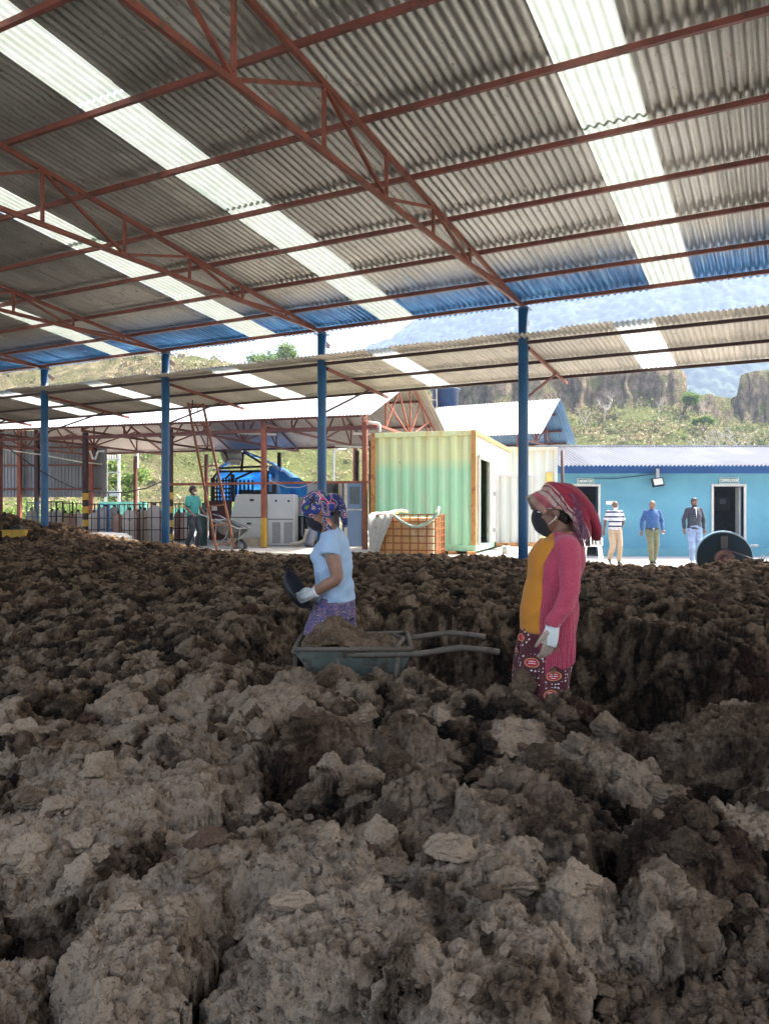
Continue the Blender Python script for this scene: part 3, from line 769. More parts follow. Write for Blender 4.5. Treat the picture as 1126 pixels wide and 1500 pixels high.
def tree(name, label, cat, loc, h, spread, trunk_r, nleaf, lsize, lm, bm_, seed, group=None, bare=False, low=.35, clump=.28):
    rg = random.Random(seed)
    t = thing(name, label, cat, loc, rg.uniform(0, 6), group)
    m = MB(); tips = []
    def grow(p, d, L, r, lev):
        pts = [p]; q = Vector(p); dd = Vector(d)
        for i in range(3):
            dd = (dd+Vector((rg.gauss(0, .16), rg.gauss(0, .16), rg.gauss(0, .08)+.03))).normalized(); q = q+dd*L/3; pts.append(q.copy())
        m.tube(pts, [r, r*.85, r*.7, r*.5], 6 if lev else 8, cap=False)
        if lev >= (3 if bare else 2): tips.append((q.x, q.y, q.z, spread*clump)); return
        for k in range(rg.randint(3, 4)):
            a = rg.uniform(0, 6.28); up = rg.uniform(.35, .9)
            nd_ = Vector((math.cos(a), math.sin(a), up)).normalized()
            grow(pts[rg.choice([2, 3, 3])], (dd*.5+nd_).normalized(), L*rg.uniform(.55, .8), r*.5, lev+1)
    th_ = h*low
    grow(Vector((0, 0, -.3)), Vector((rg.gauss(0, .1), rg.gauss(0, .1), 1)), th_, trunk_r, 0)
    zmax = max(p[2] for p in tips) if tips else h; k = h*.92/zmax; rmax = max(math.hypot(p[0], p[1]) for p in tips); kr = spread/max(rmax, .1)
    m.v = [(x*kr if z > th_*.5 else x, y_*kr if z > th_*.5 else y_, z*k) for x, y_, z in m.v]
    tips = [(p[0]*kr, p[1]*kr, p[2]*k, p[3]) for p in tips]
    m.build('trunk', bm_, t, recalc=False)
    if not bare or nleaf:
        V, Fc = leaves(tips, nleaf, lsize, rg); me2 = MB().add(V, Fc); me2.build('crown', lm, t, recalc=False)
    return t
# pixel spots on the hill
def hp(px, D): return (xa(px, D), D, hill_z(px, D)-.1)
tree('tree', 'airy leafy tree alone on the brown ridge beneath the roof edge', 'tree', hp(405, 83), 4.4, 2.9, .16, 3300, .17, M['leaf_bright'], M['bark'], 4)
tree('tree', 'bright green tree on the slope behind the white electric poles', 'tree', (xa(187, 48), 48, 0), 4.7, 1.9, .14, 3000, .14, M['leaf_bright'], M['bark'], 9)
tree('tree', 'small bright green tree at the corner of the pale cliff', 'tree', hp(1000, 97), 3.1, 1.7, .12, 1800, .16, M['leaf_bright'], M['bark'], 12)
tree('tree', 'yellow green sapling on the slope below the gap in the cliff', 'tree', hp(1026, 90), 2.6, 1.3, .1, 1200, .15, M['leaf_bright'], M['bark'], 14)
for i, (px, D, hh, sprd, lb) in enumerate([(792, 92, 4.2, 2.4, 'bare pale tree on the slope right of the tallest blue column'), (884, 96, 4.6, 2.3, 'bare grey tree against the middle of the cliff'),
        (962, 94, 3.6, 1.6, 'thin bare tree near the right end of the cliff'), (1018, 75, 3.6, 2.6, 'wide leafless tree just above the right part of the laboratory roof'), (1080, 74, 4.6, 3.4, 'leafless spreading tree under the brown rock pillar'),
        (858, 93, 3.4, 1.6, 'slim bare tree left of the bare grey cliff tree'), (1032, 100, 4.2, 1.9, 'pale dry tree standing in the gap between cliff and pillar')]):
    tree('bare_tree', lb, 'tree', hp(px, D), hh, sprd, .10, 0, .1, M['leaf_dry'], M['bark_pale'], 30+i, 'bare trees on the hillside', bare=True)
for i, (px, D, hh, lb) in enumerate([(8, 34, 2.0, 'leafy green bush at the far left edge behind the heap'), (72, 36, 1.9, 'leafy green bush between the pink post and the blue column'), (160, 44, 1.3, 'green bush low under the grey clad wall corner'), (300, 50, 2.2, 'pale green bush behind the man in the teal shirt'), (438, 60, 3.6, 'light green bush on the slope above the blue tarpaulin')]):
    tree('bush', lb, 'bush', (xa(px, D), D, YZ-.3 if px != 438 else hill_z(px, D)), hh, hh*.75, .05, 2200, .10 if D < 50 else .15, M['leaf_bright'], M['bark'], 60+i, 'bushes behind the sheds', low=.18, clump=.42)
# scrub over the hillside
rg = np.random.RandomState(3)
def scrub(n, name, m, lab, size, right_bias=0):
    V = []; Fc = []
    for i in range(n):
        px = rg.uniform(-60, 1190) if rg.rand() > right_bias else rg.uniform(620, 1190)
        D = rg.uniform(60, 100); z = hill_z(px, D); X0 = xa(px, D)
        g1 = fbm(np.array([X0*.09]), np.array([D*.09]), 3, 400)[0]
        if g1 < -.05 and rg.rand() < .75: continue
        s = size*rg.uniform(.5, 1.5)
        for k in range(26):
            p = np.array([X0, D, z])+rg.normal(0, 1, 3)*np.array([s, s, s*.55])+np.array([0, 0, s*.4])
            a = rg.normal(0, 1, 3); a /= np.linalg.norm(a); b2 = np.cross(a, rg.normal(0, 1, 3)); b2 /= np.linalg.norm(b2)+1e-6; w_ = rg.uniform(.10, .24)
            j = len(V); V += [p-a*w_, p+b2*w_*.6, p+a*w_, p-b2*w_*.6]; Fc.append((j, j+1, j+2, j+3))
    o = np_mesh(name, np.array(V), np.array(Fc), m, smooth=False); tag(o, lab, 'scrub', kind='stuff')
scrub(1500, 'scrub', M['leaf_olive'], 'olive scrub and grass tufts covering the hillside', .55, .5)
scrub(260, 'green_scrub', M['leaf_bright'], 'fresh green scrub patches on the hillside', .5, .35)
scrub(1500, 'dry_scrub', M['leaf_dry'], 'straw coloured dry grass and brush on the hillside', .5, .1)
# ---------------------------------------------------------------- other roofs and buildings
TB = R(-17.5)
def gable(root, x0, x1, w, ze, zr, over, mats, pitch=.09, amp=.012, ridge_at=.5):
    """local x along ridge, y across 0..w; near slope and far slope as separate roof sheets"""
    m1, m2 = mats; yr = w*ridge_at
    s1 = (zr-ze)/yr; s2 = (zr-ze)/(w-yr)
    a = Corr(); a.sheet(x0, x1, -over, yr, lambda X, Y: ze+s1*Y, pitch, amp, 6, 4); a.build('roof_sheet', m1, root)
    a = Corr(); a.sheet(x0, x1, yr, w+over, lambda X, Y: ze+s2*(w-Y), pitch, amp, 6, 4); a.build('roof_sheet', m2, root)
    for yy, zz in ((.05, ze+s1*.05), (yr*.5, ze+s1*yr*.5), (yr+(w-yr)*.3, ze+s2*(w-yr)*.7), (yr+(w-yr)*.68, ze+s2*(w-yr)*.32), (w-.05, ze+s2*.05)):
        MB().box((x0+.3, yy-.03, zz-.10), (x1-.35, yy+.03, zz-.03)).build('purlin', M['purlin'], root)
def simple_truss(root, x, w, ze, zr, m, ridge_at=.5, r=.05):
    t = thing('truss', None, None); t.parent = root; t.location = (x, 0, 0)
    yr = w*ridge_at; b_ = ze-.16; tp = lambda yy: (ze+(zr-ze)*yy/yr if yy < yr else ze+(zr-ze)*(w-yy)/(w-yr))-.13
    MB().bar((0, 0, b_), (0, w, b_), r, r*1.3).build('bottom_chord', m, t)
    MB().bar((0, 0, tp(0)), (0, yr, tp(yr)), r, r*1.2).build('top_chord', m, t)
    MB().bar((0, yr, tp(yr)), (0, w, tp(w)), r, r*1.2).build('top_chord', m, t)
    MB().bar((0, yr, b_), (0, yr, tp(yr)), r*.8, r*.8, (1, 0, 0)).build('web_post', m, t)
    for a_, c_ in ((.22, .22), (.22, .5), (.36, .5), (.78, .78), (.78, .5), (.64, .5), (.36, .22), (.64, .78)):
        MB().bar((0, w*c_, b_), (0, w*a_, tp(w*a_)), r*.75, r*.75, (1, 0, 0)).build('web_diagonal', m, t)
    return t
# shed B : machine shelter
PB = (-.26, 18.3)
sb = thing('machine_shelter', 'open machine shelter with sunlit roof and rusty red posts left of the green container', 'shed', (PB[0], PB[1], 0), TB)
ZE, ZRr, WB = 3.86, 5.42, 8.4
gable(sb, -15.5, 0, WB, ZE, ZRr, .12, (M['tin_white'], M['tin_under']))
UF = [.27, 2.95, 5.65, 8.3, 11.2]; UR = [.5, 3.3, 6.3, 9.3, 12.4]
for i, u in enumerate(UF):
    mm = MB(); mm.box((-u-.055, .1, .585 if 1 else 0), (-u+.055, .21, ZE-.2))
    if i in (2, 3):
        p = mm.build('post', M['dark_steel'], sb)
        for k in range(4):
            MB().box((-u-.058, .097, .75+k*.36), (-u+.058, .213, .75+k*.36+.18)).build('yellow_band', M['yellow'], p)
    else:
        p = mm.build('post', M['orange_steel'] if i < 2 else M['red_steel'], sb)
        if i == 1: MB().box((-u-.058, .097, .62), (-u+.058, .213, 1.35)).build('yellow_band', M['yellow'], p)
for i, u in enumerate(UR):
    MB().box((-u-.055, WB-.3, .55), (-u+.055, WB-.19, ZE-.2)).build('post', M['dark_steel'] if i < 3 else M['red_steel'], sb)
for u in (.27, 2.95, 5.65, 8.3, 11.2, 14): simple_truss(sb, -u, WB, ZE, ZRr, M['orange_steel'] if u < 1 else M['red_steel'])
MB().box((-15, .12, ZE-.36), (.05, .18, ZE-.28)).build('eave_beam', M['purlin'], sb)
MB().bar((-5.7, .07, 2.22), (.5, .07, 2.22), .05, .06).build('cross_rail', M['orange_steel'], sb)
for (u, yy, zz, l) in ((1.3, 2.2, 3.62, 1.1), (4.4, 1.5, 3.66, 1.1), (3.1, 5.5, 3.6, 1.1)):
    MB().bar((-u, yy, zz), (-u+l, yy+.1, zz-.06), .05, .06).build('tube_light', M['white_plastic'], sb)
# grey clad wall behind, with its own frame
D = 30
gw = thing('clad_wall', 'grey ribbed sheet metal wall high behind the left blue column', 'wall', (xa(157, D), D, 0), R(-6))
cw_ = Corr(); Hh = 3.0; c0 = za(728, D); c1 = za(630, D)
n = 40; xsn = np.linspace(-7.5, 0, 901); zz = np.linspace(c0, c1, 3)
Xg, Zg = np.meshgrid(xsn, zz); Yg = .012*np.clip(np.cos(2*np.pi*Xg/.14)*3, -1, 1)
np_mesh('cladding', np.stack([Xg, Yg, Zg], -1).reshape(-1, 3), grid_faces(3, 901), M['tin_grey'], gw)
for z in (za(655, D), za(681, D), za(716, D)): MB().box((-7.5, -.1, z-.035), (-.2, -.03, z+.035)).build('rail', M['red_steel'], gw)
for px in (26, 53, 136): MB().box((xa(px, D)-xa(157, D)-.07, -.26, .1), (xa(px, D)-xa(157, D)+.07, -.12, c1+.2)).build('post', M['orange_steel'] if px != 53 else M['dark_steel'], gw)
ca = Corr(); ca.sheet(-8.2, .6, -3.2, .4, lambda X, Y: c1+.25+.06*Y, .1, .012, 6, 3); ca.build('roof_sheet', M['tin_under'], gw)
for x in (-7, -4.6, -2.2, .2):
    MB().bar((x, .3, c1+.12), (x, -3.0, c1-.1), .06, .08).build('rafter', M['red_steel'], gw)
# shed C
sc_ = thing('storage_shed', 'white roofed shed with blue sheet inside its gable, behind the containers', 'shed', (5.35, 26, 0), TH)
gable(sc_, -8.2, 0, 4.5, 4.22, 5.62, .1, (M['tin_white'], M['tin_blue']), .12, .014)
simple_truss(sc_, -.9, 4.5, 4.22, 5.62, M['red_steel']); simple_truss(sc_, -4.2, 4.5, 4.22, 5.62, M['red_steel'])
for x in (-.9, -4.2, -7.4):
    for yy in (.1, 4.3): MB().box((x-.06, yy, YZ), (x+.06, yy+.12, 4.1)).build('post', M['red_steel'], sc_)
# water tank behind with a bamboo ladder
tk = thing('water_tank', 'dark blue black drum tank standing high behind the shelter gable', 'tank', (xa(652, 31), 31, 0))
m = MB(); r_ = .52; zt = za(571, 31); zb = za(610, 31); m.lathe([(0, zb), (r_, zb), (r_, zt-.06), (r_+.08, zt-.04), (r_+.08, zt+.02), (0, zt+.1)], n=24); m.build('tank_body', mat('tank', (.03, .05, .10), .5, 0, .3, 3), tk)
m = MB()
for a in (0, 1, 2, 3): m.bar((.42*math.cos(a*1.57+.7), .42*math.sin(a*1.57+.7), YZ-.2), (.42*math.cos(a*1.57+.7), .42*math.sin(a*1.57+.7), zb), .09)
m.build('stand', M['blue_paint'], tk)
ld = thing('wooden_ladder', 'pale wooden ladder beside the dark tank above the shelter roof', 'ladder', (xa(634, 30), 30, 0), R(8))
for sx_ in (-.2, .2): MB().bar((sx_, -.3, .1), (sx_, .3, za(566, 30)), .05).build('rail', M['stone'], ld)
for k in range(18): MB().bar((-.2, -.3+.6*k/18, .3+k*.33), (.2, -.3+.6*k/18, .3+k*.33), .035).build('rung', M['stone'], ld)

# laboratory building
LY = 24.0; lx0 = xa(817, LY); lx1 = 24
lab = thing('laboratory_building', 'long low turquoise building with white corrugated roof and dark blue band under the eave', 'building', (0, LY, 0))
m_teal, nt, b = new_mat('turquoise_wall')
v = coords(nt); f = noise_t(nt, v, .9, 6, .6)
c = ramp(nt, f, [(.3, (.085, .255, .34)), (.7, (.125, .33, .42))])
f2 = noise_t(nt, coords(nt, (1, 1, .25)), 2.2, 6, .7)
c = mixc(nt, thresh(nt, f2, .60, .8), c, (.20, .38, .42))
nt.links.new(c, b.inputs['Base Color']); b.inputs['Roughness'].default_value = .8; bump(nt, b, noise_t(nt, v, 30, 4), .15, .01)
M['teal'] = m_teal
M['teal_low'] = mat('turquoise_skirting', (.13, .32, .37), .8, 0, .12, 2, (.25, .33, .32), .4, 3)
ZTOP = 3.05; zt2 = za(682, LY)
d1 = (xa(842, LY), xa(875, LY)); d2 = (xa(1044, LY), xa(1088, LY)); dz = za(712.5, LY)
segs = [(lx0, d1[0]), (d1[1], d2[0]), (d2[1], lx1)]
m = MB()
for a_, b_ in segs: m.box((a_, 0, .36), (b_, .2, ZTOP))
m.box((d1[0], 0, dz), (d1[1], .2, ZTOP)); m.box((d2[0], 0, dz), (d2[1], .2, ZTOP))
m.box((lx0, .2, YZ), (lx0+.2, 5, ZTOP)); m.box((lx0, 5, YZ), (lx1, 5.2, 1.0)); m.box((lx0, 5, 2.2), (lx1, 5.2, ZTOP)); m.box((lx0, 5, 1.0), (9.0, 5.2, 2.2)); m.box((12.5, 5, 1.0), (lx1, 5.2, 2.2))
m.build('wall', M['teal'], lab)
m = MB()
for a_, b_ in segs: m.box((a_, -.025, YZ), (b_, .2, .357))
m.build('skirting', M['teal_low'], lab)
m = MB(); zf = za(693.5, LY)
m.box((lx0-.02, -.03, zf), (lx1, -.004, ZTOP-.02)); m.build('blue_band', mat('band_blue', (.018, .09, .30), .7, 0, .12, 2), lab)
m = MB(); m.box((lx0+.2, 4.6, YZ), (lx1-.2, 4.62, 2.9)); m.box((d1[1]+1.2, .2, YZ), (d1[1]+1.25, 4.6, 2.9)); m.build('partition', mat('inner_wall', (.20, .22, .24), .8), lab)
ROOFP = (ZTOP-.05, .24)
cr_ = Corr(); cr_.sheet(lx0-.12, lx1, -.75, 2.9, lambda X, Y: za(682, LY-.75)+.24*(Y+.75), .125, .026, 8, 3); cr_.build('roof_sheet', M['tin_lab'], lab)
cr_ = Corr(); cr_.sheet(lx0-.12, lx1, 2.9, 6.2, lambda X, Y: za(682, LY-.75)+.24*(3.65)-.24*(Y-2.9), .125, .026, 8, 3); cr_.build('roof_sheet', M['tin_white'], lab)
MB().box((lx0-.15, 2.82, za(682, LY-.75)+.24*3.65+.01), (lx1, 2.98, za(682, LY-.75)+.24*3.65+.05)).build('ridge_cap', M['tin_white'], lab)
def frame(a_, b_):
    m = MB(); w_ = .075
    m.box((a_-w_, -.05, YZ), (a_, .14, dz+w_)); m.box((b_, -.05, YZ), (b_+w_, .14, dz+w_)); m.box((a_, -.05, dz), (b_, .14, dz+w_))
    return m.build('door_frame', M['white_paint'], lab, bevel=.006)
frame(*d1); frame(*d2)
MB().box((d1[0]+.02, .15, YZ+.02), (d1[0]+.06, .95, dz-.02)).build('door', M['white_paint'], lab)
MB().box((d2[1]-.06, .15, YZ+.02), (d2[1]-.02, .42, dz-.02)).build('door', M['white_paint'], lab)
# things seen inside the doors
cb = thing('control_cabinet', 'grey electrical box on the back wall inside the control room door', 'cabinet', (xa(1057, 27.5), 27.5, 0))
MB().box((-.28, 0, za(748, 27.5)), (.28, .18, za(728, 27.5))).build('box_body', M['grey_metal'], cb, bevel=.01)
MB().box((-.09, -.012, za(738, 27.5)), (.12, 0, za(731, 27.5))).build('display', mat('label_white', (.7, .72, .8), .5), cb)
pi_ = MB(); pi_.box((-.1, 0, -.18), (.1, .02, .18)); pi_.box((-.07, -.01, -.14), (.07, 0, .02), 0)
tag(pi_.build('wall_panel', mat('brown_panel', (.25, .19, .10), .6)), 'small brown switch panel on the dark wall inside the laboratory door', 'panel').location = (xa(861, 28.3), 28.3, za(732, 28.3))
# far window glow comes from a real opening: pale ground behind the building shows through
def text_obj(s, size, m, parent, loc, name='lettering', extr=.004, bold=.0, sx=1):
    cu = bpy.data.curves.new(name, 'FONT'); cu.body = s; cu.size = size; cu.align_x = 'CENTER'; cu.align_y = 'CENTER'; cu.extrude = extr; cu.offset = bold
    o = bpy.data.objects.new(name, cu); C.objects.link(o)
    bpy.context.view_layer.update()
    dg = bpy.context.evaluated_depsgraph_get(); me = bpy.data.meshes.new_from_object(o.evaluated_get(dg)); bpy.data.objects.remove(o)
    me.materials.clear(); me.materials.append(m)
    o = bpy.data.objects.new(name, me); C.objects.link(o); o.parent = parent; o.location = loc; o.rotation_euler = (R(90), 0, 0); o.scale = (sx, 1, 1)
    return o
M['sign_green'] = mat('sign_green', (.012, .13, .09), .5, 0, .05)
M['sign_white'] = mat('sign_white', (.85, .85, .85), .5, 0, .02)
for (a_, b_, t_, lb, tp) in ((845.5, 868, 'LABORATORY', 'green sign reading LABORATORY above the left door', 705), (1053, 1079.5, 'CONTROL ROOM', 'green sign reading CONTROL ROOM above the right door', 704)):
    s = thing('door_sign', lb, 'sign', (xa((a_+b_)/2, LY), LY-.04, za(tp, LY)), 0)
    wd = (b_-a_)/F*LY/2
    MB().box((-wd-.012, 0, -.087), (wd+.012, .02, .087)).build('sign_border', M['sign_white'], s)
    MB().box((-wd, -.004, -.077), (wd, .016, .077)).build('sign_board', M['sign_green'], s)
    o = text_obj(t_, .125, M['sign_white'], s, (0, -.008, 0), bold=.002)
    wx_ = max(v.co.x for v in o.data.vertices)-min(v.co.x for v in o.data.vertices); o.scale = (wd*1.86/wx_, 1, 1)
fl = thing('floodlight', 'square black floodlight hanging from the eave of the turquoise wall', 'floodlight', (xa(962.5, LY-.3), LY-.3, za(706.5, LY-.3)), 0)
m = MB(); m.box((-.17, -.06, -.13), (.17, .06, .13)); o = m.build('housing', M['black'], fl, bevel=.01); o.rotation_euler = (R(-15), R(-8), 0)
m = MB(); m.box((-.135, -.07, -.095), (.135, -.061, .095)); o = m.build('lens', mat('lens', (.75, .72, .6), .3), fl); o.rotation_euler = (R(-15), R(-8), 0)
MB().box((-.05, -.02, .12), (.05, .03, .42)).build('bracket', M['grey_metal'], fl)
sw = MB(); sw.box((-.14, -.012, -.055), (.14, .01, .055)); sw.box((-.11, -.02, -.03), (-.03, -.012, .03)); sw.box((.02, -.02, -.03), (.1, -.012, .03))
tag(sw.build('switch_plate', M['white_plastic']), 'small white switch plate on the turquoise wall left of the striped shirt man', 'switch plate').location = (xa(893.5, LY), LY-.012, za(736.5, LY))
# white plastic chair by the laboratory door
D = 22.0
ch = thing('plastic_chair', 'cream plastic garden chair standing in front of the laboratory door', 'chair', (xa(867, D), D, YZ), R(155))
m = MB(); m.box((-.22, -.22, .40), (.22, .22, .43)); m.build('seat', M['white_plastic'], ch, bevel=.012)
for a_, b_ in ((-1, -1), (1, -1), (-1, 1), (1, 1)):
    MB().bar((a_*.20, b_*.20, .42), (a_*.25, b_*.25, 0), .045, .035).build('leg', M['white_plastic'], ch)
m = MB()
for k in (-.18, -.09, 0, .09, .18): m.bar((k, .2, .42), (k*1.05, .33, .82), .05 if abs(k) > .1 else .035, .02, (0, 1, 0))
m.bar((-.21, .335, .83), (.21, .335, .83), .03, .07); m.build('backrest', M['white_plastic'], ch)
for a_ in (-1, 1):
    m = MB(); m.tube([(a_*.23, .27, .63), (a_*.25, .0, .64), (a_*.25, -.17, .62), (a_*.24, -.21, .42)], .022, 8); m.build('armrest', M['white_plastic'], ch)
# ---------------------------------------------------------------- containers and yard things
def container_mat(name, low, high, zs, rust=(.30, .10, .03)):
    m, nt, b = new_mat(name)
    v = coords(nt); tc = nt.nodes.new('ShaderNodeTexCoord'); sp = nt.nodes.new('ShaderNodeSeparateXYZ'); nt.links.new(tc.outputs['Object'], sp.inputs[0])
    f = noise_t(nt, coords(nt, (1, 1, .3)), 5, 5, .6)
    j = nt.nodes.new('ShaderNodeMath'); j.operation = 'MULTIPLY_ADD'; nt.links.new(f, j.inputs[0]); j.inputs[1].default_value = .12; nt.links.new(sp.outputs[2], j.inputs[2])
    c = mixc(nt, thresh(nt, j.outputs[0], zs-.08, zs+.22), low, high)
    c = mixc(nt, thresh(nt, f, .35, 1.3), c, (.6, .62, .5))
    # rust runs down from the roof rail and flecks
    g1 = noise_t(nt, coords(nt, (1, 1, .06)), 7, 5, .7)
    hh = thresh(nt, sp.outputs[2], 1.0, 2.6)
    k = nt.nodes.new('ShaderNodeMath'); k.operation = 'MULTIPLY'; nt.links.new(g1, k.inputs[0]); nt.links.new(hh, k.inputs[1])
    c = mixc(nt, thresh(nt, k.outputs[0], .42, .72), c, (.60, .42, .13))
    g2 = noise_t(nt, coords(nt, (1, 1, .5)), 9, 6, .75)
    c = mixc(nt, thresh(nt, g2, .66, .70), c, rust)
    nt.links.new(c, b.inputs['Base Color']); b.inputs['Roughness'].default_value = .55
    return m
M['cont_green'] = container_mat('container_green', (.32, .70, .46), (.62, .72, .36), 1.86)
M['cont_rust'] = mat('container_rusty_edge', (.50, .25, .09), .7, 0, .4, 6, (.28, .10, .04), .6, 6)
M['cont_white'] = container_mat('container_white', (.46, .48, .45), (.50, .50, .44), 1.5)
def trap_panel(name, x0, x1, z0, z1, m, parent, pitch=.28, amp=.018, axis='x', off=0):
    n = int((x1-x0)/pitch*16)+1; xs_ = np.linspace(x0, x1, n); X, Z = np.meshgrid(xs_, np.linspace(z0, z1, 8))
    Yv = off+amp*np.clip(np.cos(2*np.pi*(X-x0)/pitch)*1.9, -1, 1)
    P = np.stack([X, Yv, Z], -1) if axis == 'x' else np.stack([Yv, X, Z], -1)
    return np_mesh(name, P.reshape(-1, 3), grid_faces(8, n), m, parent)
W2 = 2.36; L2 = 5.2; HC = 2.59; zc = .66
ct = thing('shipping_container', 'green shipping container, yellowish at the top with rusty edges, closed end facing the heap', 'container', (1.95, 16.4, zc), TB)
# local origin = near right bottom corner ; body extends -x and +y
trap_panel('end_wall', -W2+.1, -.1, .12, HC-.1, M['cont_green'], ct, .27, .02)
m = MB(); m.box((-W2+.09, .03, .11), (-.09, .06, HC-.09)); m.build('end_lining', M['dark_interior'], ct)
MB().box((-W2, -.03, 0), (0, .08, .13)).build('end_rail', M['cont_green'], ct, bevel=.008)
MB().box((-W2+.1, -.03, HC-.11), (-.1, .08, HC)).build('end_rail', M['cont_green'], ct, bevel=.008)
for x in (-W2, -.1): MB().box((x, -.033, .132), (x+.1, .09, HC)).build('corner_post', M['cont_rust'], ct, bevel=.006)
for x in (-.08, -W2): MB().box((x, .09, HC-.1), (x+.08, L2, HC)).build('top_rail', M['cont_rust'], ct); MB().box((x, .09, 0), (x+.08, L2, .12)).build('bottom_rail', M['cont_green'], ct)
m = MB(); m.box((-.07, 1.66, .12), (-.03, L2, HC-.1)); m.box((-.07, .09, 2.02), (-.03, 1.66, HC-.1)); m.box((-.07, .09, .12), (-.03, .3, 2.02)); m.build('side_wall', M['cont_white'], ct)
m = MB(); m.box((-W2+.03, .09, .12), (-W2+.07, L2, HC-.1)); m.box((-W2, L2-.08, .1), (-.0, L2, HC-.1)); m.box((-W2+.04, .05, HC-.05), (-.04, L2, HC-.02)); m.build('shell', M['cont_green'], ct)
m = MB(); m.box((-W2+.08, .1, .1), (-.09, L2-.1, .14)); m.build('container_floor', M['dark_interior'], ct)
m = MB(); m.box((-.02, .27, .12), (.035, .34, 2.06)); m.box((-.02, 1.6, .12), (.035, 1.68, 2.06)); m.box((-.02, .27, 2.0), (.035, 1.68, 2.08)); m.build('door_frame', M['cont_white'], ct)
m = MB()
for k, (a_, b_) in enumerate(((-2.1, .4), (-1.1, 1.4))): m.box((-.9, .4+k*.02, .9+.0*k), (-.3, 1.5, .93))
m = MB(); m.box((-1.0, .35, 1.35), (-.25, 1.55, 1.39)); m.box((-1.0, .4, .16), (-.5, 1.5, 1.0)); m.build('workbench', M['black_steel'], ct)
dm = thing('drum_machine', 'round dark machine drum seen inside the open side door of the green container', 'machine', (0, 0, 0)); dm.matrix_world = Matrix.Translation((1.95, 16.4, zc)) @ Matrix.Rotation(TB, 4, 'Z') @ Matrix.Translation((-.33, .9, .68))
m = MB(); m.lathe([(0, .1), (.32, .1), (.36, .06), (.36, -.1), (.30, -.12), (.28, 0), (0, 0)], n=32, axis='x'); m.build('drum', M['black'], dm)
m = MB(); m.lathe([(.33, .11), (.38, .11), (.38, .13), (.33, .13), (.33, .11)], n=32, axis='x'); m.build('rim', M['grey_metal'], dm)
MB().box((-.2, -.36, -.52), (.1, .36, -.37)).build('machine_base', M['dark_steel'], dm)
# blocks the container sits on
for k, x in enumerate((1.35, 1.78)):
    pass
# open door panel
D = 18.7
dp = thing('container_door', 'white ribbed steel container door swung open beside the tallest blue column', 'door', (xa(725, D), D, .66), R(2))
wdp = xa(787, D)-xa(725, D); hp_ = za(693, D)-.66
trap_panel('ribbed_panel', .07, wdp-.07, .1, hp_-.07, M['cont_white'], dp, .24, .018)
m = MB(); m.box((0, -.03, 0), (.08, .04, hp_)); m.box((wdp-.08, -.03, 0), (wdp, .04, hp_)); m.box((.08, -.03, hp_-.09), (wdp-.08, .04, hp_)); m.build('door_border', M['white_paint'], dp, bevel=.006)
m = MB(); m.box((.0, -.05, -.005), (wdp, .05, .1)); m.build('door_sill', M['cont_rust'], dp, bevel=.01)
m = MB()
for z in (.35, hp_-.55): MB().box((-.14, -.02, z), (0, .02, z+.1)).build('hinge', M['grey_metal'], dp)
# second container
D = 22.2; x0, x1 = xa(757, D)-.9, xa(816, D)
c2 = thing('shipping_container', 'whitish weathered shipping container standing behind the open white door', 'container', (x0, D, .64), 0)
hc2 = za(655, D)-.64
trap_panel('end_wall', .1, x1-x0-.1, .1, hc2-.1, M['cont_white'], c2, .3, .012)
m = MB()
for a_ in (0, x1-x0-.1): m.box((a_, -.03, 0), (a_+.1, .08, hc2))
m.box((.1, -.03, 0), (x1-x0-.1, .08, .12)); m.box((.1, -.03, hc2-.1), (x1-x0-.1, .08, hc2)); m.build('frame', M['cont_white'], c2, bevel=.006)
m = MB(); m.box((0, .08, .02), (x1-x0, 5.5, hc2-.02)); m.build('shell', M['cont_white'], c2)
m = MB(); m.box((x1-x0-.34, -.07, .3), (x1-x0-.16, -.035, 2.0)); m.build('locking_gear', mat('yellow_rust', (.60, .36, .08), .6, 0, .4, 4), c2)
m = MB(); m.tube([(x1-x0+.12, -.1, -.5), (x1-x0+.12, -.1, hc2-.1)], .05, 8); tag(m.build('pole', M['dark_steel']), 'dark upright pole between the white container and the turquoise building', 'pole').location = (x0, D, .64)

# IBC tank on a pallet frame
D = 14.9
ib = thing('liquid_tank', 'square yellowed plastic liquid tank in a rusty wire cage in front of the green container', 'tank', (xa(555, D)+.62, D, .52), R(-14))
wi, di, hi = 1.12, .95, za(753, D)-.52
m = MB(); n0 = 0; m.box((-wi/2+.03, -di/2+.03, .12), (wi/2-.03, di/2-.03, hi-.06))
o = m.build('tank_body', None or mat('aged_plastic', (.70, .43, .17), .45, 0, .14, 2.5, (.80, .66, .42), .55, 2.5, (1, 1, .3)), ib, bevel=.06)
m = MB(); zl = [.13+(hi-.14)*k/6 for k in range(7)]; mv = .016
for z in zl:
    for a_, b_ in (((-wi/2, -di/2), (wi/2, -di/2)), ((wi/2, -di/2), (wi/2, di/2)), ((wi/2, di/2), (-wi/2, di/2)), ((-wi/2, di/2), (-wi/2, -di/2))):
        m.bar((a_[0], a_[1], z), (b_[0], b_[1], z), .02)
for k in range(8):
    x = -wi/2+wi*k/7
    for yy in (-di/2-.01, di/2+.01): m.bar((x, yy, .1), (x, yy, hi), .02)
for k in range(6):
    yy = -di/2+di*k/5
    for x in (-wi/2-.01, wi/2+.01): m.bar((x, yy, .1), (x, yy, hi), .02)
m.build('cage', mat('rusty_wire', (.36, .13, .05), .6, .2, .3, 8), ib)
m = MB(); m.box((-wi/2-.02, -di/2-.02, .05), (wi/2+.02, di/2+.02, .12)); m.box((-wi/2+.1, -di/2-.02, -.08), (-wi/2+.25, di/2, .05)); m.box((wi/2-.3, -di/2-.02, -.08), (wi/2-.15, di/2, .05)); m.build('pallet', M['orange_steel'], ib)
ho = MB(); pts = []
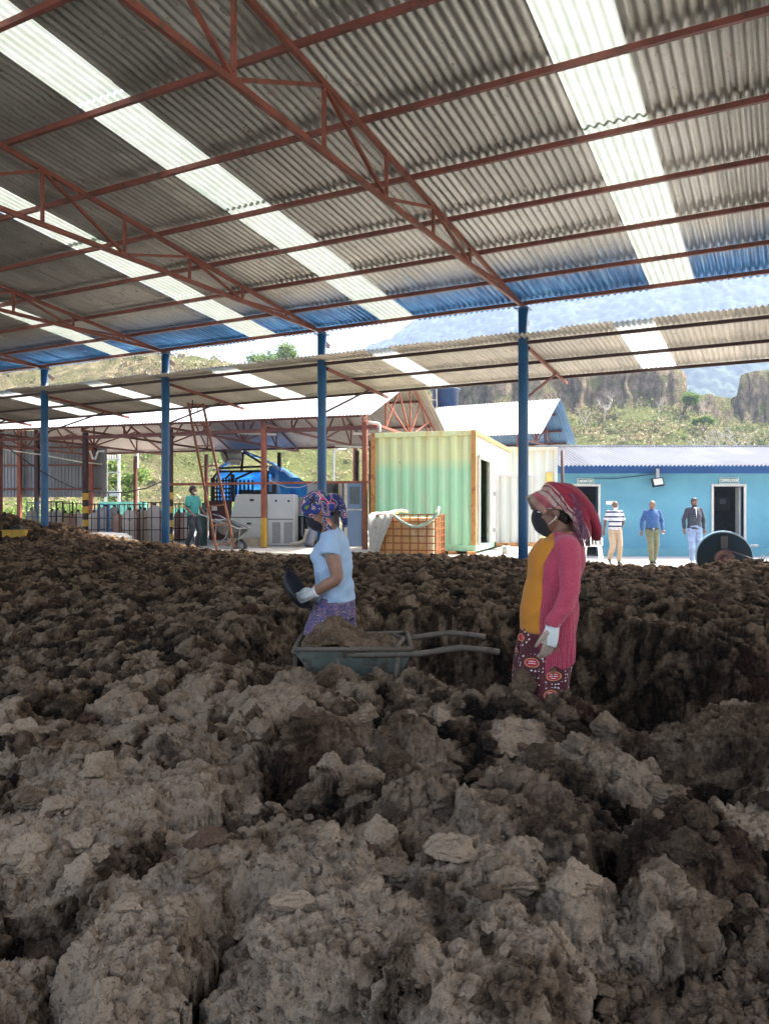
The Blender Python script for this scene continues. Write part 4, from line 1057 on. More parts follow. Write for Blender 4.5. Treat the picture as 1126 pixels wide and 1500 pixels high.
for k in range(15):
    t_ = k/14; pts.append((-.22+.84*t_, -di/2-.07+.04*math.sin(t_*3), hi+.0-.30*math.sin(math.pi*(t_*.86+.02))*1.0+.12*t_))
ho.tube(pts+[(wi/2+.05, -di/2+.1, hi+.12), (wi/2-.02, -di/2+.3, hi+.05)], .028, 10)
tag(ho.build('hose', mat('pale_green_hose', (.42, .58, .50), .4, 0, .08, 5)), 'thick pale green hose looped over the front of the caged tank', 'hose').matrix_world = ib.matrix_basis
def cloth_strip(name, pts, wv, m, seed, parent=None, n=14, thick=.012, fold=.05):
    """draped fabric: centre line with widths, folds across"""
    rg_ = random.Random(seed); V = []; Fc = []; nn = len(pts)
    for i, (p, w_, ax) in enumerate(zip(pts, wv[0], wv[1])):
        p = Vector(p); ax = Vector(ax).normalized(); t = Vector(pts[min(i+1, nn-1)])-Vector(pts[max(i-1, 0)]); nrm = ax.cross(t).normalized()
        for k in range(n):
            s = k/(n-1)-.5
            V.append(p+ax*s*w_*(1+.1*math.sin(i*1.7+seed))+nrm*fold*math.sin(k*1.5+seed+i*.3+math.sin(i*.9+k)*.6)+Vector((0, 0, fold*.4*math.sin(k*2.1+i*2+seed))))
    for i in range(nn-1):
        for k in range(n-1): a = i*n+k; Fc.append((a, a+1, a+n+1, a+n))
    mb = MB().add(V, Fc, 0, True); o = mb.build(name, m, parent)
    sd = o.modifiers.new('s', 'SOLIDIFY'); sd.thickness = thick; sb_ = o.modifiers.new('b', 'SUBSURF'); sb_.levels = 1; sb_.render_levels = 1
    return o
ibm = ib.matrix_basis
cl = [(-.32, .1, hi+.03), (-.42, -.2, hi+.05), (-.46, -.5, hi+.02), (-.50, -.57, hi-.2), (-.53, -.58, hi-.45), (-.58, -.6, hi-.7), (-.60, -.62, hi-.95)]
o = cloth_strip('draped_sack', cl, ([.55, .6, .55, .42, .30, .22, .16], [(1, -.1, .1)]*7), M['sack'], 3, fold=.035); o.matrix_world = ibm
tag(o, 'empty whitish woven sacks draped over the left corner of the caged tank', 'sack', kind=None)
def sack(name, lab, loc, size, rz, seed, m=None, group=None, printed=True, lean=0):
    rg_ = random.Random(seed); t = thing(name, lab, 'sack', loc, rz, group)
    bm = bmesh.new(); bmesh.ops.create_icosphere(bm, subdivisions=4, radius=1)
    for v_ in bm.verts:
        x, y_, z_ = v_.co; sq = lambda q: math.copysign(abs(q)**.6, q)
        f_ = 1+.10*mnoise.noise(Vector((x*2, y_*2, z_*2+seed)))+.06*mnoise.noise(Vector((x*6, y_*6, z_*6+seed)))
        v_.co = (sq(x)*size[0]*f_, sq(y_)*size[1]*f_, (sq(z_)*size[2]+size[2]*.85)*f_)
        v_.co.x += lean*v_.co.z
    me = bpy.data.meshes.new('bag'); bm.to_mesh(me); bm.free(); me.materials.append(m or M['sack'])
    for p in me.polygons: p.use_smooth = True
    o = bpy.data.objects.new('bag', me); C.objects.link(o); o.parent = t
    if printed:
        MB().box((-size[0]*.55, -size[1]*1.04, size[2]*.35), (-size[0]*.15, -size[1]*.9, size[2]*1.3)).build('print', M['green_print'], t)
    return t
sack('sack', 'upright white sack with green print leaning by the rusty post', (xa(553, 15.3), 15.3, .55), (.13, .1, .26), .2, 2, lean=.15)
sack('sack', 'flat white sack with green print lying right of the caged tank', (xa(658, 15.2), 15.2, .36), (.34, .2, .11), .5, 5)
sack('sack', 'crumpled white sack on the soil left of the caged tank', (xa(536, 14.4), 14.4, .58), (.22, .15, .05), .1, 7)
sack('sack', 'large pile of translucent white sacks in front of the gas cylinders', (xa(150, 19.4), 19.4, .62), (.72, .4, .19), -.1, 9, printed=False)
# paint can
pc = thing('paint_can', 'small paint splashed can on the platform before the open door', 'can', (xa(707+34, 16.6), 16.6, .6))
m = MB(); m.lathe([(0, 0), (.085, 0), (.085, .17), (.078, .17), (.078, .02)], n=20); m.build('can_body', mat('can_paint', (.55, .55, .5), .5, .3, .2, 9, (.15, .35, .3), .5, 14), pc)
m = MB(); m.tube([(-.085, 0, .16), (-.05, 0, .25), (.05, 0, .25), (.085, 0, .16)], .005, 6); m.build('handle', M['grey_metal'], pc)
m = MB(); m.lathe([(0, 0), (.06, 0), (.09, .02), (.1, .2), (.06, .3), (.03, .33), (.03, .42), (0, .42)], n=20)
tag(m.build('bottle', mat('greenish_jar', (.45, .48, .22), .3)), 'yellow green jar standing right of the blue column', 'jar').location = (xa(795, 19.5), 19.5, .6)
# curb pieces in front of the container
for (a_, b_, y0, y1, z0, z1, nm, lb) in ((668, 729, 15.35, 15.9, .60, .70, 'concrete_block', 'long rough concrete block lying below the green container'),):
    m = MB(); m.box((xa(a_, 15.2), y0-.9, .2), (xa(b_, 15.2), y1-.9, .62)); o = m.build(nm, M['stone'], bevel=.03); tag(o, lb, 'block')
# rollers under the container
for k, px in enumerate((663, 690)):
    m = MB(); m.box((-.09, -.06, 0), (.09, .2, .065)); o = m.build('timber_block', M['cont_rust'], bevel=.008); o.location = (xa(px, 16.25), 16.25+(.12 if k == 0 else 0), .598); tag(o, ('timber block under the middle of the green container end', 'timber block under the right corner of the green container end')[k], 'block', 'blocks under the container')

# red ladder leaning to the awning
A0, A1 = at(329, 806, 17.7), at(275.5, 590, 16.7); B0, B1 = at(342+1, 803, 17.9), at(297, 591, 16.9)
A0, B0 = at(318, 808, 17.6), at(344, 804, 17.75)
M['ladder'] = mat('rusty_ladder', (.19, .085, .05), .7, .1, .3, 6)
la = thing('steel_ladder', 'tall rusty red steel ladder leaning up against the lower awning', 'ladder', (A0.x, A0.y, A0.z)); off = Vector(A0)
for a_, b_ in ((A0, A1), (B0, B1)): MB().bar(a_-off, b_-off, .05, .04, (0, 1, 0)).build('rail', M['ladder'], la)
for k in range(8):
    t_ = .045+k*.135
    MB().bar(A0.lerp(A1, t_)-off, B0.lerp(B1, t_)-off, .03, .03).build('rung', M['ladder'], la)
m = MB(); q = A1.lerp(B1, .3)-off; m.tube([q+Vector((0, 0, .06)), q+Vector((.02, -.05, -.02)), q+Vector((0, -.1, -.2)), q+Vector((-.05, -.1, -.22))], .012, 6); q = A1.lerp(B1, .8)-off
m.tube([q+Vector((-.1, 0, -.05)), q+Vector((-.03, -.1, -.08)), q+Vector((0, -.1, -.26)), q+Vector((.04, -.1, -.24))], .012, 6); m.build('hook', M['dark_steel'], la)

# grey machine cabinets
D = 20.2; zb_ = za(795, D)
mc = thing('grey_machine', 'large grey steel machine cabinet with sloping left side in the shelter', 'machine', (xa(337, D), D, 0), R(0))
X = lambda px: xa(px, D)-xa(337, D); Z = lambda py: za(py, D)
m = MB(); m.prism([(X(337), Z(788)), (X(337), Z(763)), (X(346), Z(724)), (X(391), Z(724)), (X(391), Z(788))], 0, 1.0, 'y'); m.build('cabinet', mat('machine_grey', (.50, .51, .48), .5, .1, .1, 2, (.40, .36, .26), .25, 4, (1, 1, .2)), mc, bevel=.012)
m = MB(); m.box((X(392), -.02, Z(799)), (X(430.5), 1.0, Z(724))); m.build('cabinet', mat('machine_pale', (.56, .58, .58), .5, .1, .08, 2), mc, bevel=.012)
m = MB()
for a_, b_, c_, d_ in ((366, 372, 734, 731), (362, 368, 768, 765.5), (403, 406, 735, 732), (421.5, 424.5, 735.5, 732.5)): m.box((X(a_), -.03, Z(c_)), (X(b_), .01, Z(d_)))
m.build('recess_handle', M['black'], mc)
m = MB(); m.box((X(339), -.008, Z(758.6)), (X(390), .0, Z(757.4))); m.box((X(393), -.028, Z(761)), (X(430), -.02, Z(760))); m.build('panel_seam', M['dark_steel'], mc)
m = MB(); m.box((X(399), -.03, Z(796)), (X(411), -.021, Z(765))); m.box((X(416), -.03, Z(796)), (X(429), -.021, Z(765))); m.build('mesh_vent', mat('mesh_grey', (.30, .31, .32), .6, .2, .3, 60), mc)
m = MB(); m.bar((X(350), .3, Z(723)), (X(400), .4, Z(721.5)), .3, .05); m.box((X(372), .3, Z(723)), (X(384), .6, Z(718))); m.box((X(396), .3, Z(723)), (X(402), .5, Z(709))); m.build('top_fittings', M['black_steel'], mc)
m = MB(); m.box((X(336), -.25, .45), (X(392), .9, Z(788)-.005)); o = m.build('stone_ledge', M['stone'], bevel=.03); o.location = (xa(337, D), D, 0); tag(o, 'rough tan stone ledge beneath the sloping grey machine', 'ledge')
# second machine behind with ducts
D = 21.5; X = lambda px: xa(px, D)-xa(430, D)
m2_ = thing('duct_machine', 'grey machine head with dark curved ducts right of the pale cabinet', 'machine', (xa(430, D), D, 0))
m = MB(); m.box((X(431), 0, za(755, D)), (X(470), .8, za(728, D))); m.build('cabinet', mat('machine_dk', (.36, .38, .38), .5, .1, .1, 3), m2_, bevel=.012)
m = MB(); m.box((X(432), .3, .6), (X(462), .8, za(755, D)-.01)); m.build('base_frame', M['black_steel'], m2_)
for k, px in enumerate((437, 442)):
    z0 = za(757, D); m = MB(); m.tube([(X(px), .1, z0), (X(px), .1, za(782+k*3, D)), (X(px+3), .1, za(787+k*2, D)), (X(px+8), .1, za(787+k*2, D)), (X(px+11-k*2), .1, za(780, D)), (X(px+11-k*2), .1, za(768, D))], .045, 10); m.build('duct', M['grey_metal'] if k else M['black'], m2_)
m = MB(); m.tube([at(452, 800, 19.6), at(462, 770, 19.8)], .12, 16); tag(m.build('pipe_piece', mat('pale_blue_pipe', (.20, .22, .28), .4)), 'thick pale blue pipe leaning beside the ducts, half hidden by the woman in light blue', 'pipe')
m = MB(); m.tube([at(425, 797, 20), at(438, 796, 20), at(446, 792, 20), at(449, 782, 20), at(450, 775, 20)], .06, 10); tag(m.build('elbow_pipe', mat('cream_pipe', (.55, .50, .40), .5)), 'cream bent pipe on the floor before the duct machine', 'pipe')
# blue door cabinet
D = 20.0; X = lambda px: xa(px, D)-xa(505, D)
cbn = thing('tall_cabinet', 'tall cream framed cabinet with a blue grey door and window in the shelter', 'cabinet', (xa(505, D), D, 0))
m = MB(); m.box((X(501), .04, .6), (X(533), .9, za(707, D))); m.build('cabinet_body', mat('cabinet_blue_dark', (.06, .09, .14), .5, .1, .2, 2), cbn)
m = MB(); m.box((X(504), .0, .6), (X(508.5), .05, za(706, D))); m.box((X(508.5), 0, za(747.5, D)), (X(530), .036, za(745.5, D))); m.build('frame', mat('cream', (.62, .56, .42), .6), cbn)
m = MB(); m.box((X(508.5), .01, .62), (X(529.5), .038, za(707.5, D))); m.build('door', mat('blue_grey_door', (.17, .25, .40), .4, .1, .15, 2), cbn)
m = MB(); m.box((X(512), .0, za(738, D)), (X(526.5), .012, za(713, D))); m.build('window', mat('door_window', (.10, .13, .15), .2, .2), cbn, bevel=.004)
D = 21.2
m = MB(); m.box((xa(475, D), D, .6), (xa(488, D), D+.5, za(707, D))); m.box((xa(488.3, D), D+.3, .6), (xa(496, D), D+.5, za(707, D))); tag(m.build('locker', mat('locker_dark', (.10, .095, .09), .6, .1, .4, 3)), 'dark locker behind the head of the woman in light blue', 'locker')
m = MB(); m.box((xa(496.5, D), D-.3, za(746, D)), (xa(503.5, D), D+.5, za(707, D))); tag(m.build('cream_board', mat('cream_board', (.55, .48, .33), .6)), 'narrow cream board standing left of the tall cabinet', 'board')
D = 21.8
m = MB(); m.box((xa(450, D), D, .6), (xa(468, D), D+.3, za(708, D))); m.box((xa(457, D), D-.02, za(716, D)), (xa(460, D), D, za(710, D)), 0); tag(m.build('switchboard', M['grey_metal']), 'grey switchboard box between the blue tarpaulin and the third blue column', 'switchboard')

# blue tarpaulin shelter
D = 25
tp = thing('tarp_shelter', 'dark framed cabin covered with a bright blue tarpaulin behind the grey machines', 'shelter', (xa(380, D), D, 0), R(0))
P = lambda px, py, dy=0: at(px, py, D+dy)-Vector((xa(380, D), D, 0))
m = MB()
rowsT = [[P(314, 687, 0), P(357, 661, 0), P(392, 686, 0), P(410, 700, 0), P(432, 706, 0)],
         [P(320, 686, 2.4), P(362, 662, 2.4), P(405, 684, 2.2), P(430, 698, 2.0), P(452, 712, 2.0)],
         [P(322, 690, 4.5), P(366, 670, 4.5), P(412, 690, 4.2), P(440, 702, 4), P(458, 716, 4)]]
# roof slopes, fine grid with sag
def patch(c00, c10, c01, c11, n, sag, seed):
    V = []; Fc = []
    for i in range(n+1):
        for j in range(n+1):
            a_, b_ = i/n, j/n
            p = (c00*(1-a_)+c10*a_)*(1-b_)+(c01*(1-a_)+c11*a_)*b_
            w_ = sag*(mnoise.noise(Vector((a_*4+seed, b_*5, seed)))+.5*mnoise.noise(Vector((a_*11+seed, b_*7, 3))))
            V.append(p+Vector((w_*.5, w_, w_)))
    for i in range(n):
        for j in range(n): k = i*(n+1)+j; Fc.append((k, k+1, k+n+2, k+n+1))
    return V, Fc
for c4, sd_ in (((P(314, 688), P(357, 660), P(322, 688, 4.5), P(364, 664, 4.5)), 1), ((P(357, 660), P(391, 676), P(364, 664, 4.5), P(405, 680, 4.5)), 2), ((P(391, 676), P(420, 700), P(405, 680, 4.5), P(440, 700, 4.5)), 3), ((P(408, 690), P(456, 709), P(412, 745), P(462, 745)), 4)):
    V, Fc = patch(*c4, 18, .07, sd_); m.add(V, Fc, 0, True)
V, Fc = patch(P(318, 735, 4.4), P(318, 690, 4.4), P(400, 735, 4.4), P(400, 690, 4.4), 14, .12, 6); m.add(V, Fc, 0, True)
V, Fc = patch(P(395, 735, 0), P(395, 680, 0), P(415, 735, 2), P(415, 690, 2), 14, .15, 7); m.add(V, Fc, 0, True)
mt_, nt, b = new_mat('blue_tarpaulin')
f = noise_t(nt, coords(nt, (1, 1, .4)), 1.4, 5, .6); c = ramp(nt, f, [(.3, (.008, .10, .40)), (.6, (.03, .22, .56)), (.75, (.40, .58, .72))])
tr = nt.nodes.new('ShaderNodeBsdfTranslucent'); nt.links.new(c, tr.inputs['Color']); nt.links.new(c, b.inputs['Base Color']); b.inputs['Roughness'].default_value = .4
mx = nt.nodes.new('ShaderNodeMixShader'); mx.inputs[0].default_value = .5; nt.links.new(b.outputs[0], mx.inputs[1]); nt.links.new(tr.outputs[0], mx.inputs[2]); nt.links.new(mx.outputs[0], nt.nodes['Material Output'].inputs['Surface'])
m.build('tarpaulin', mt_, tp, recalc=False)
def bars(lst, w_, name, mm, root):
    q = MB()
    for a_, b_ in lst: q.bar(a_, b_, w_)
    return q.build(name, mm, root)
for a_, b_ in ((P(312, 700, -.05), P(312, 745, -.05)), (P(341, 695, -.05), P(341, 735, -.05)), (P(391, 690, -.05), P(391, 740, -.05)), (P(356, 663, -.05), P(354, 690, -.05)),
             (P(318, 686, -.05), P(392, 683, -.05)), (P(318, 691, -.05), P(392, 690, -.05)), (P(357, 662, -.05), P(392, 684, -.05)), (P(330, 702, -.05), P(341, 691, -.05)), (P(345, 702, -.05), P(372, 690, -.05)), (P(310, 704, -.03), P(322, 688, -.03))):
    MB().bar(a_, b_, .07 if a_.x != b_.x else .12).build('frame_bar', M['black_steel'], tp)
g = MB()
for k in range(5): g.bar(P(318+k*4.5, 700, 0), P(318+k*4.5, 735, 0), .05)
for k in range(6): g.bar(P(315, 704+k*6, 0), P(338, 704+k*6, 0), .05)
for k in range(5): g.bar(P(346+k*6, 703, .3), P(346+k*6, 728, .3), .06)
g.build('grille', M['black_steel'], tp)
m = MB(); m.box((P(345, 0).x, .5, .6), (P(392, 0).x, 1.6, P(0, 717).z)); m.build('engine_block', mat('engine', (.02, .06, .12), .5, .2, .5, 6), tp)
m = MB(); m.box((P(309, 0).x, -.3, .55), (P(338, 0).x, .2, P(0, 734).z)); m.build('maroon_tank', mat('maroon', (.10, .03, .03), .6, 0, .2, 3), tp)
m = MB(); m.box((P(313.5, 0).x, -.33, P(0, 748).z), (P(321, 0).x, -.3, P(0, 742).z)); m.build('notice_plate', M['white_plastic'], tp)
fanm = thing('ventilation_motor', 'grey blower motor perched on top of the blue tarpaulin ridge', 'motor', at(342, 667, D-.2)-Vector((0, 0, .12)))
m = MB(); m.tube([(-.2, 0, .1), (.25, .1, .14)], .19, 16); m.build('motor_body', M['grey_metal'], fanm)
m = MB(); m.tube([(-.3, -.05, .06), (-.22, 0, .1)], [.2, .14], 16); m.build('fan_mouth', M['black'], fanm)
m = MB(); m.box((-.1, -.1, -.18), (.2, .1, -.02)); m.build('bracket', M['grey_metal'], fanm)
# tank left of the shelter (dark green barrel)
m = MB(); m.lathe([(0, 0), (.09, 0), (.1, .05), (.1, .95), (.08, 1.0), (.04, 1.04), (.03, 1.15), (0, 1.15)], n=20)
o = m.build('green_cylinder', mat('dark_green', (.02, .06, .05), .5, .1, .2, 4)); o.location = (xa(298, 20.6), 20.6, .6); tag(o, 'dark green cylinder just right of the man in the teal shirt', 'cylinder')

# gas cylinders and their cages
def cyl(D, px, r, h, col, lab, grp='gas cylinders on the platform'):
    t = thing('gas_cylinder', lab, 'gas cylinder', (xa(px, D), D, .605), 0, grp)
    m = MB(); m.lathe([(0, 0), (r*.85, 0), (r, .04), (r, h*.80), (r*.93, h*.88), (r*.7, h*.95), (r*.3, h), (0, h)], n=20); m.build('cylinder_body', col, t)
    m = MB(); m.lathe([(r*.28, h-.01), (r*.28, h+.07), (0, h+.07)], n=12); m.build('valve', M['dark_steel'], t)
    return t
M['cyl_white'] = mat('cyl_white', (.66, .60, .55), .6, 0, .15, 5, (.45, .32, .25), .5, 5)
M['cyl_pink'] = mat('cyl_pink', (.42, .25, .20), .6, 0, .2, 5, (.5, .42, .36), .5, 5)
M['cyl_grey'] = mat('cyl_grey', (.48, .42, .40), .6, 0, .2, 5, (.45, .38, .33), .5, 5)
M['cyl_tan'] = mat('cyl_tan', (.50, .38, .27), .6, 0, .2, 5)
specs = [(47, 22.4, .15, .95, 'cyl_tan', 'tan gas cylinder at the left end of the row, by the blue framed cage'), (77, 22.4, .14, .92, 'cyl_grey', 'dark grey gas cylinder just right of the left blue column'), (84, 23.0, .15, .95, 'cyl_white', 'pale gas cylinder behind the dark grey one in the black cage'),
  (96, 22.4, .14, .86, 'cyl_tan', 'tan gas cylinder left of the pair near the striped post'), (106, 22.4, .14, .86, 'cyl_pink', 'tan pink gas cylinder right of the pair near the striped post'), (128, 22.6, .13, .85, 'cyl_tan', 'narrow tan gas cylinder just right of the striped post'),
  (138, 21.7, .15, .88, 'cyl_white', 'whitish gas cylinder behind the left side of the sack pile'), (154, 22.4, .17, 1.05, 'cyl_white', 'tall whitish gas cylinder behind the middle of the sack pile'), (168, 22.6, .16, 1.05, 'cyl_grey', 'tall grey gas cylinder behind the right side of the sack pile'), (174, 21.5, .15, .85, 'cyl_pink', 'reddish capped gas cylinder right of the sack pile'),
  (190, 21.3, .19, .95, 'cyl_white', 'white patched gas cylinder with a red cap in the brown cage'), (202, 21.7, .14, .9, 'cyl_pink', 'red capped slim gas cylinder beside the white patched one'), (213, 21.5, .14, .95, 'cyl_tan', 'slim tan gas cylinder left of the largest one'), (226.5, 21.1, .19, 1.08, 'cyl_grey', 'largest pinkish grey gas cylinder, beside the second blue column'),
  (262, 23.5, .15, .9, 'cyl_pink', 'pink gas cylinder between the second blue column and the teal shirt man'), (270, 24.5, .15, .9, 'cyl_white', 'white gas cylinder close behind the teal shirt man'), (146, 25.5, .16, 1.0, 'cyl_white', 'white gas cylinder in the back row behind the sack pile'), (206, 25, .16, 1.0, 'cyl_white', 'white gas cylinder in the back row between two cages'), (115, 25.5, .15, .9, 'cyl_white', 'pale gas cylinder in the back row by the striped post')]
for px, D, r, h, mk, lb in specs: cyl(D, px, r, h, M[mk], lb)
def cage(p0, p1, D, ytop, m, lab, nv=3, dep=.7):
    t = thing('cylinder_cage', lab, 'cage', (xa(p0, D), D, .602), 0, 'steel cylinder cages'); w_ = xa(p1, D)-xa(p0, D); h = za(ytop, D)-.602; r = .026
    for (x, y_) in ((0, 0), (w_, 0), (0, dep), (w_, dep)): MB().bar((x, y_, 0), (x, y_, h), r).build('upright', m, t)
    for k in range(1, nv): MB().bar((w_*k/nv, 0, 0), (w_*k/nv, 0, h), r*.7).build('upright', m, t)
    for z in (.08, h*.36, h*.64, h-.02):
        q = MB(); q.bar((0, 0, z), (w_, 0, z), r*.8); q.bar((0, dep, z), (w_, dep, z), r*.8); q.bar((0, 0, z), (0, dep, z), r*.8); q.bar((w_, 0, z), (w_, dep, z), r*.8); q.build('rail', m, t)
    return t
M['cage_blue'] = mat('cage_blue', (.04, .18, .38), .5, .1, .2, 6); M['cage_brown'] = mat('cage_brown', (.07, .035, .03), .5, .2, .3, 6)
cage(40, 55, 22.0, 735, M['cage_blue'], 'light blue steel cage at the far left of the cylinder row', 2)
cage(67, 92, 21.6, 734, M['black_steel'], 'black steel cage just right of the left blue column', 3)
cage(93, 112, 22.0, 736.5, M['cage_brown'], 'faded steel cage left of the black and yellow striped post', 2)
cage(125, 144, 21.2, 737.5, M['cage_brown'], 'brown steel cage just right of the striped post', 2)
cage(146, 160, 21.4, 738, M['cage_blue'], 'blue steel cage behind the sack pile', 2)
cage(175, 205, 20.8, 738, M['cage_brown'], 'brown steel cage around the red capped cylinders', 4)
cage(210, 235, 20.6, 735, M['black_steel'], 'black steel cage around the largest cylinder', 2)
cage(252, 275, 22.5, 737, M['black_steel'], 'black steel cage behind the teal shirt man', 4)
# electric H pole
D = 42
ep = thing('electric_pole', 'white twin electric pole with crossbars and insulators before the green slope', 'pole', (xa(165, D), D, 0))
for px in (155.5, 174.5): MB().bar((xa(px, D)-xa(165, D), 0, -.1), (xa(px, D)-xa(165, D), 0, za(655 if px < 160 else 658, D)), .12).build('pole_leg', M['white_paint'], ep)
for py in (673, 692, 721): MB().bar((-.45, -.1, za(py, D)), (.5, -.1, za(py, D)), .06).build('crossbar', M['grey_metal'], ep)
for k in range(4):
    m = MB(); m.lathe([(0, 0), (.05, 0), (.02, .05), (.05, .08), (.02, .12), (.04, .16), (0, .2)], n=10); o = m.build('insulator', M['white_plastic'], ep); o.location = (-.2+k*.13, -.1, za(672, D))
MB().box((-.1, -.2, za(727, D)), (.35, .2, za(719, D))).build('transformer', M['grey_metal'], ep)
m = MB(); m.tube([(0, 0, -.1), (0, 0, za(655, 50))], .07, 8); o = m.build('thin_pole', M['white_paint']); o.location = (xa(202, 50), 50, 0); tag(o, 'thin white pole right of the bright green tree', 'pole')
# street lamps
D = 46
lp = thing('street_lamp', 'thin grey street lamp with bent arm right of the third blue column', 'street lamp', (xa(489, D), D, 0))
m = MB(); m.tube([(0, 0, -.1), (0, 0, za(664, D)), (.08, 0, za(660, D)), (.45, 0, za(657, D))], .06, 8); m.build('lamp_post', M['grey_metal'], lp)
MB().box((.4, -.1, za(658, D)), (.75, .1, za(656, D))).build('lamp_head', M['white_plastic'], lp)
m = MB(); m.tube([(0, 0, .1), (0, 0, za(646, 24.5))], .06, 10); o = m.build('dark_pole', M['dark_steel']); o.location = (xa(543, 24.5), 24.5, 0); tag(o, 'slim dark pole just left of the green container', 'pole')
wp = MB(); wp.tube([at(540, 619, 16.9), at(549, 619, 16.9), at(555.5, 621, 16.9), at(556.5, 628, 16.9), at(556.5, 633, 16.9)], .028, 10)
tag(wp.build('vent_pipe', M['white_plastic']), 'white bent pipe at the top left corner of the green container', 'pipe')
# green fence far left
D = 46
fc = thing('green_fence', 'low green fence along the foot of the hill', 'fence', (xa(130, D), D, 0))
m = MB(); m.box((0, 0, 0), (15, .03, za(744, D))); m.build('fence_sheet', mat('fence_green', (.12, .36, .26), .7, 0, .2, 2), fc)
for k in range(7): MB().bar((k*2.5, -.05, 0), (k*2.5, -.05, za(742, D)), .07).build('fence_post', M['white_paint'], fc)
gb = MB(); gb.box((0, 0, 0), (2.4, .4, za(735, 40)-0)); o = gb.build('green_cabinet', mat('cab_green', (.10, .33, .25), .6)); o.location = (xa(145, 40), 40, 0); tag(o, 'green outdoor cabinet at the foot of the twin electric pole', 'cabinet')
# yellow machine and basin on far-left mound
ym = thing('yellow_trough', 'yellow steel trough with a dark rounded lid on the far left soil mound', 'trough', at(26, 779, 16.6), R(4))
m = MB(); m.box((-.24, -.2, -.12), (.24, .3, .02)); m.prism([(-.24, .02), (.24, .02), (.26, .045), (-.26, .045)], -.22, .32, 'y'); m.build('trough_body', M['yellow'], ym, bevel=.01)
m = MB(); m.lathe([(0, .14), (.08, .135), (.13, .10), (.15, .05), (.15, .03)], n=20); m.build('lid', M['black_steel'], ym)
m = MB(); m.box((-.5, 0, -.1), (-.25, .3, .04)); m.build('side_box', M['orange_steel'], ym)
# blower with belt drive at right
D = 14.2; R_ = .475
bl = thing('belt_blower', 'large round dark blue blower drum with belt drive and electric motor at the right edge', 'blower', (xa(1060, D), D, .10), R(-20))
zc_ = za(817, D)-.10
m = MB(); m.lathe([(0, -.02), (R_*.97, -.02), (R_, .0), (R_, .34), (R_*.97, .36), (0, .36)], c=(0, 0, zc_), n=48, axis='y'); m.build('drum', mat('drum_blue', (.004, .011, .015), .7, .0, .2, 4, (.03, .012, .01), .2, 5, spec=.15), bl)
m = MB(); m.lathe([(R_*1.0, .02), (R_*1.035, .02), (R_*1.035, .36), (R_*1.0, .36)], c=(0, 0, zc_), n=48, axis='y'); m.build('rim', mat('rim_blue', (.16, .28, .35), .4, .2, .1, 3), bl)
m = MB(); m.lathe([(0, -.10), (.05, -.10), (.05, -.07), (.14, -.07), (.15, -.11), (.175, -.11), (.175, -.05), (0, -.05)], c=(0, 0, zc_-.02), n=32, axis='y'); m.build('pulley', mat('pulley', (.05, .022, .02), .5, .3, .3, 6), bl)
MB().box((-.06, -.05, zc_+.16), (.06, -.022, zc_+.40)).build('frame_plate', M['black'], bl)
mx_, mz_ = .66, zc_-.2
m = MB(); m.tube([(.02, -.09, zc_+.165), (mx_+.04, -.09, mz_+.10)], .014, 8); m.tube([(-.02, -.09, zc_-.19), (mx_-.04, -.09, mz_-.08)], .014, 8); m.build('belt', M['black'], bl)
m = MB(); m.lathe([(0, -.1), (.09, -.1), (.09, -.04), (.17, -.03), (.18, .05), (.18, .32), (.15, .36), (0, .36)], c=(mx_, 0, mz_), n=28, axis='y')
for k in range(14):
    a = k/14*6.283; m.bar((mx_+.185*math.cos(a), .03, mz_+.185*math.sin(a)), (mx_+.185*math.cos(a), .32, mz_+.185*math.sin(a)), .012, .02)
m.build('motor', mat('motor_grey', (.22, .26, .27), .45, .4, .2, 5), bl)
m = MB(); m.lathe([(.03, 0), (.045, .0), (.045, .012), (.03, .012), (.03, 0)], c=(mx_, .1, mz_+.22), n=14, axis='y'); m.build('lifting_eye', M['grey_metal'], bl)
m = MB(); m.box((-.5, .0, -.1), (.9, .36, .06)); m.build('base_frame', M['dark_steel'], bl)
for z in (.2, -.05):
    MB().box((R_*.97, .1, zc_+z), (R_*.97+.12, .2, zc_+z+.04)).build('bolt_lug', M['grey_metal'], bl)
# cables hanging across the left bay
def cable(name, lab, pts, r, m):
    q = MB(); P_ = [Vector(p) for p in pts]; out = []
    for i in range(len(P_)-1):
        for k in range(6): out.append(P_[i].lerp(P_[i+1], k/6))
    out.append(P_[-1])
    q.tube(out, r, 6); return tag(q.build(name, m), lab, 'cable')
cable('cable', 'black cable sagging from the left edge past the striped post to the second column', [at(-10, 636, 17), at(20, 662, 17), at(45, 680, 17), at(67, 694, 17), at(90, 706, 17.5), at(117, 718, 18), at(150, 722, 18), at(185, 721, 17), at(215, 715, 16.5), at(243, 703, 15.7)], .012, M['black'])
cable('pipe_line', 'long thin white pipe crossing in front of the grey clad wall', [at(-10, 656, 22), at(60, 666, 22), at(120, 677, 22), at(150, 680, 22)], .022, M['white_plastic'])
cable('cable', 'thin wire hanging below the red cross rail in front of the tarpaulin', [at(393, 702, 18.6), at(403, 708, 18.6), at(420, 714, 18.6), at(440, 714, 18.6), at(455, 709, 18.6), at(462, 705, 18.6)], .010, M['grey_metal'])
cable('cable', 'thin black wire along the top of the turquoise wall', [at(868, 700.5, 23.95), at(900, 701, 23.95), at(930, 698, 23.95), at(960, 694, 23.95)], .010, M['black'])
rp = MB(); rp.tube([at(132, 660, 21), at(136, 672, 21), at(140, 673, 21), at(144, 661, 21), at(153, 661, 21)], .03, 6); tag(rp.build('hanging_rope', M['sack']), 'pale cloth rope hanging by the corner of the grey clad wall', 'rope')
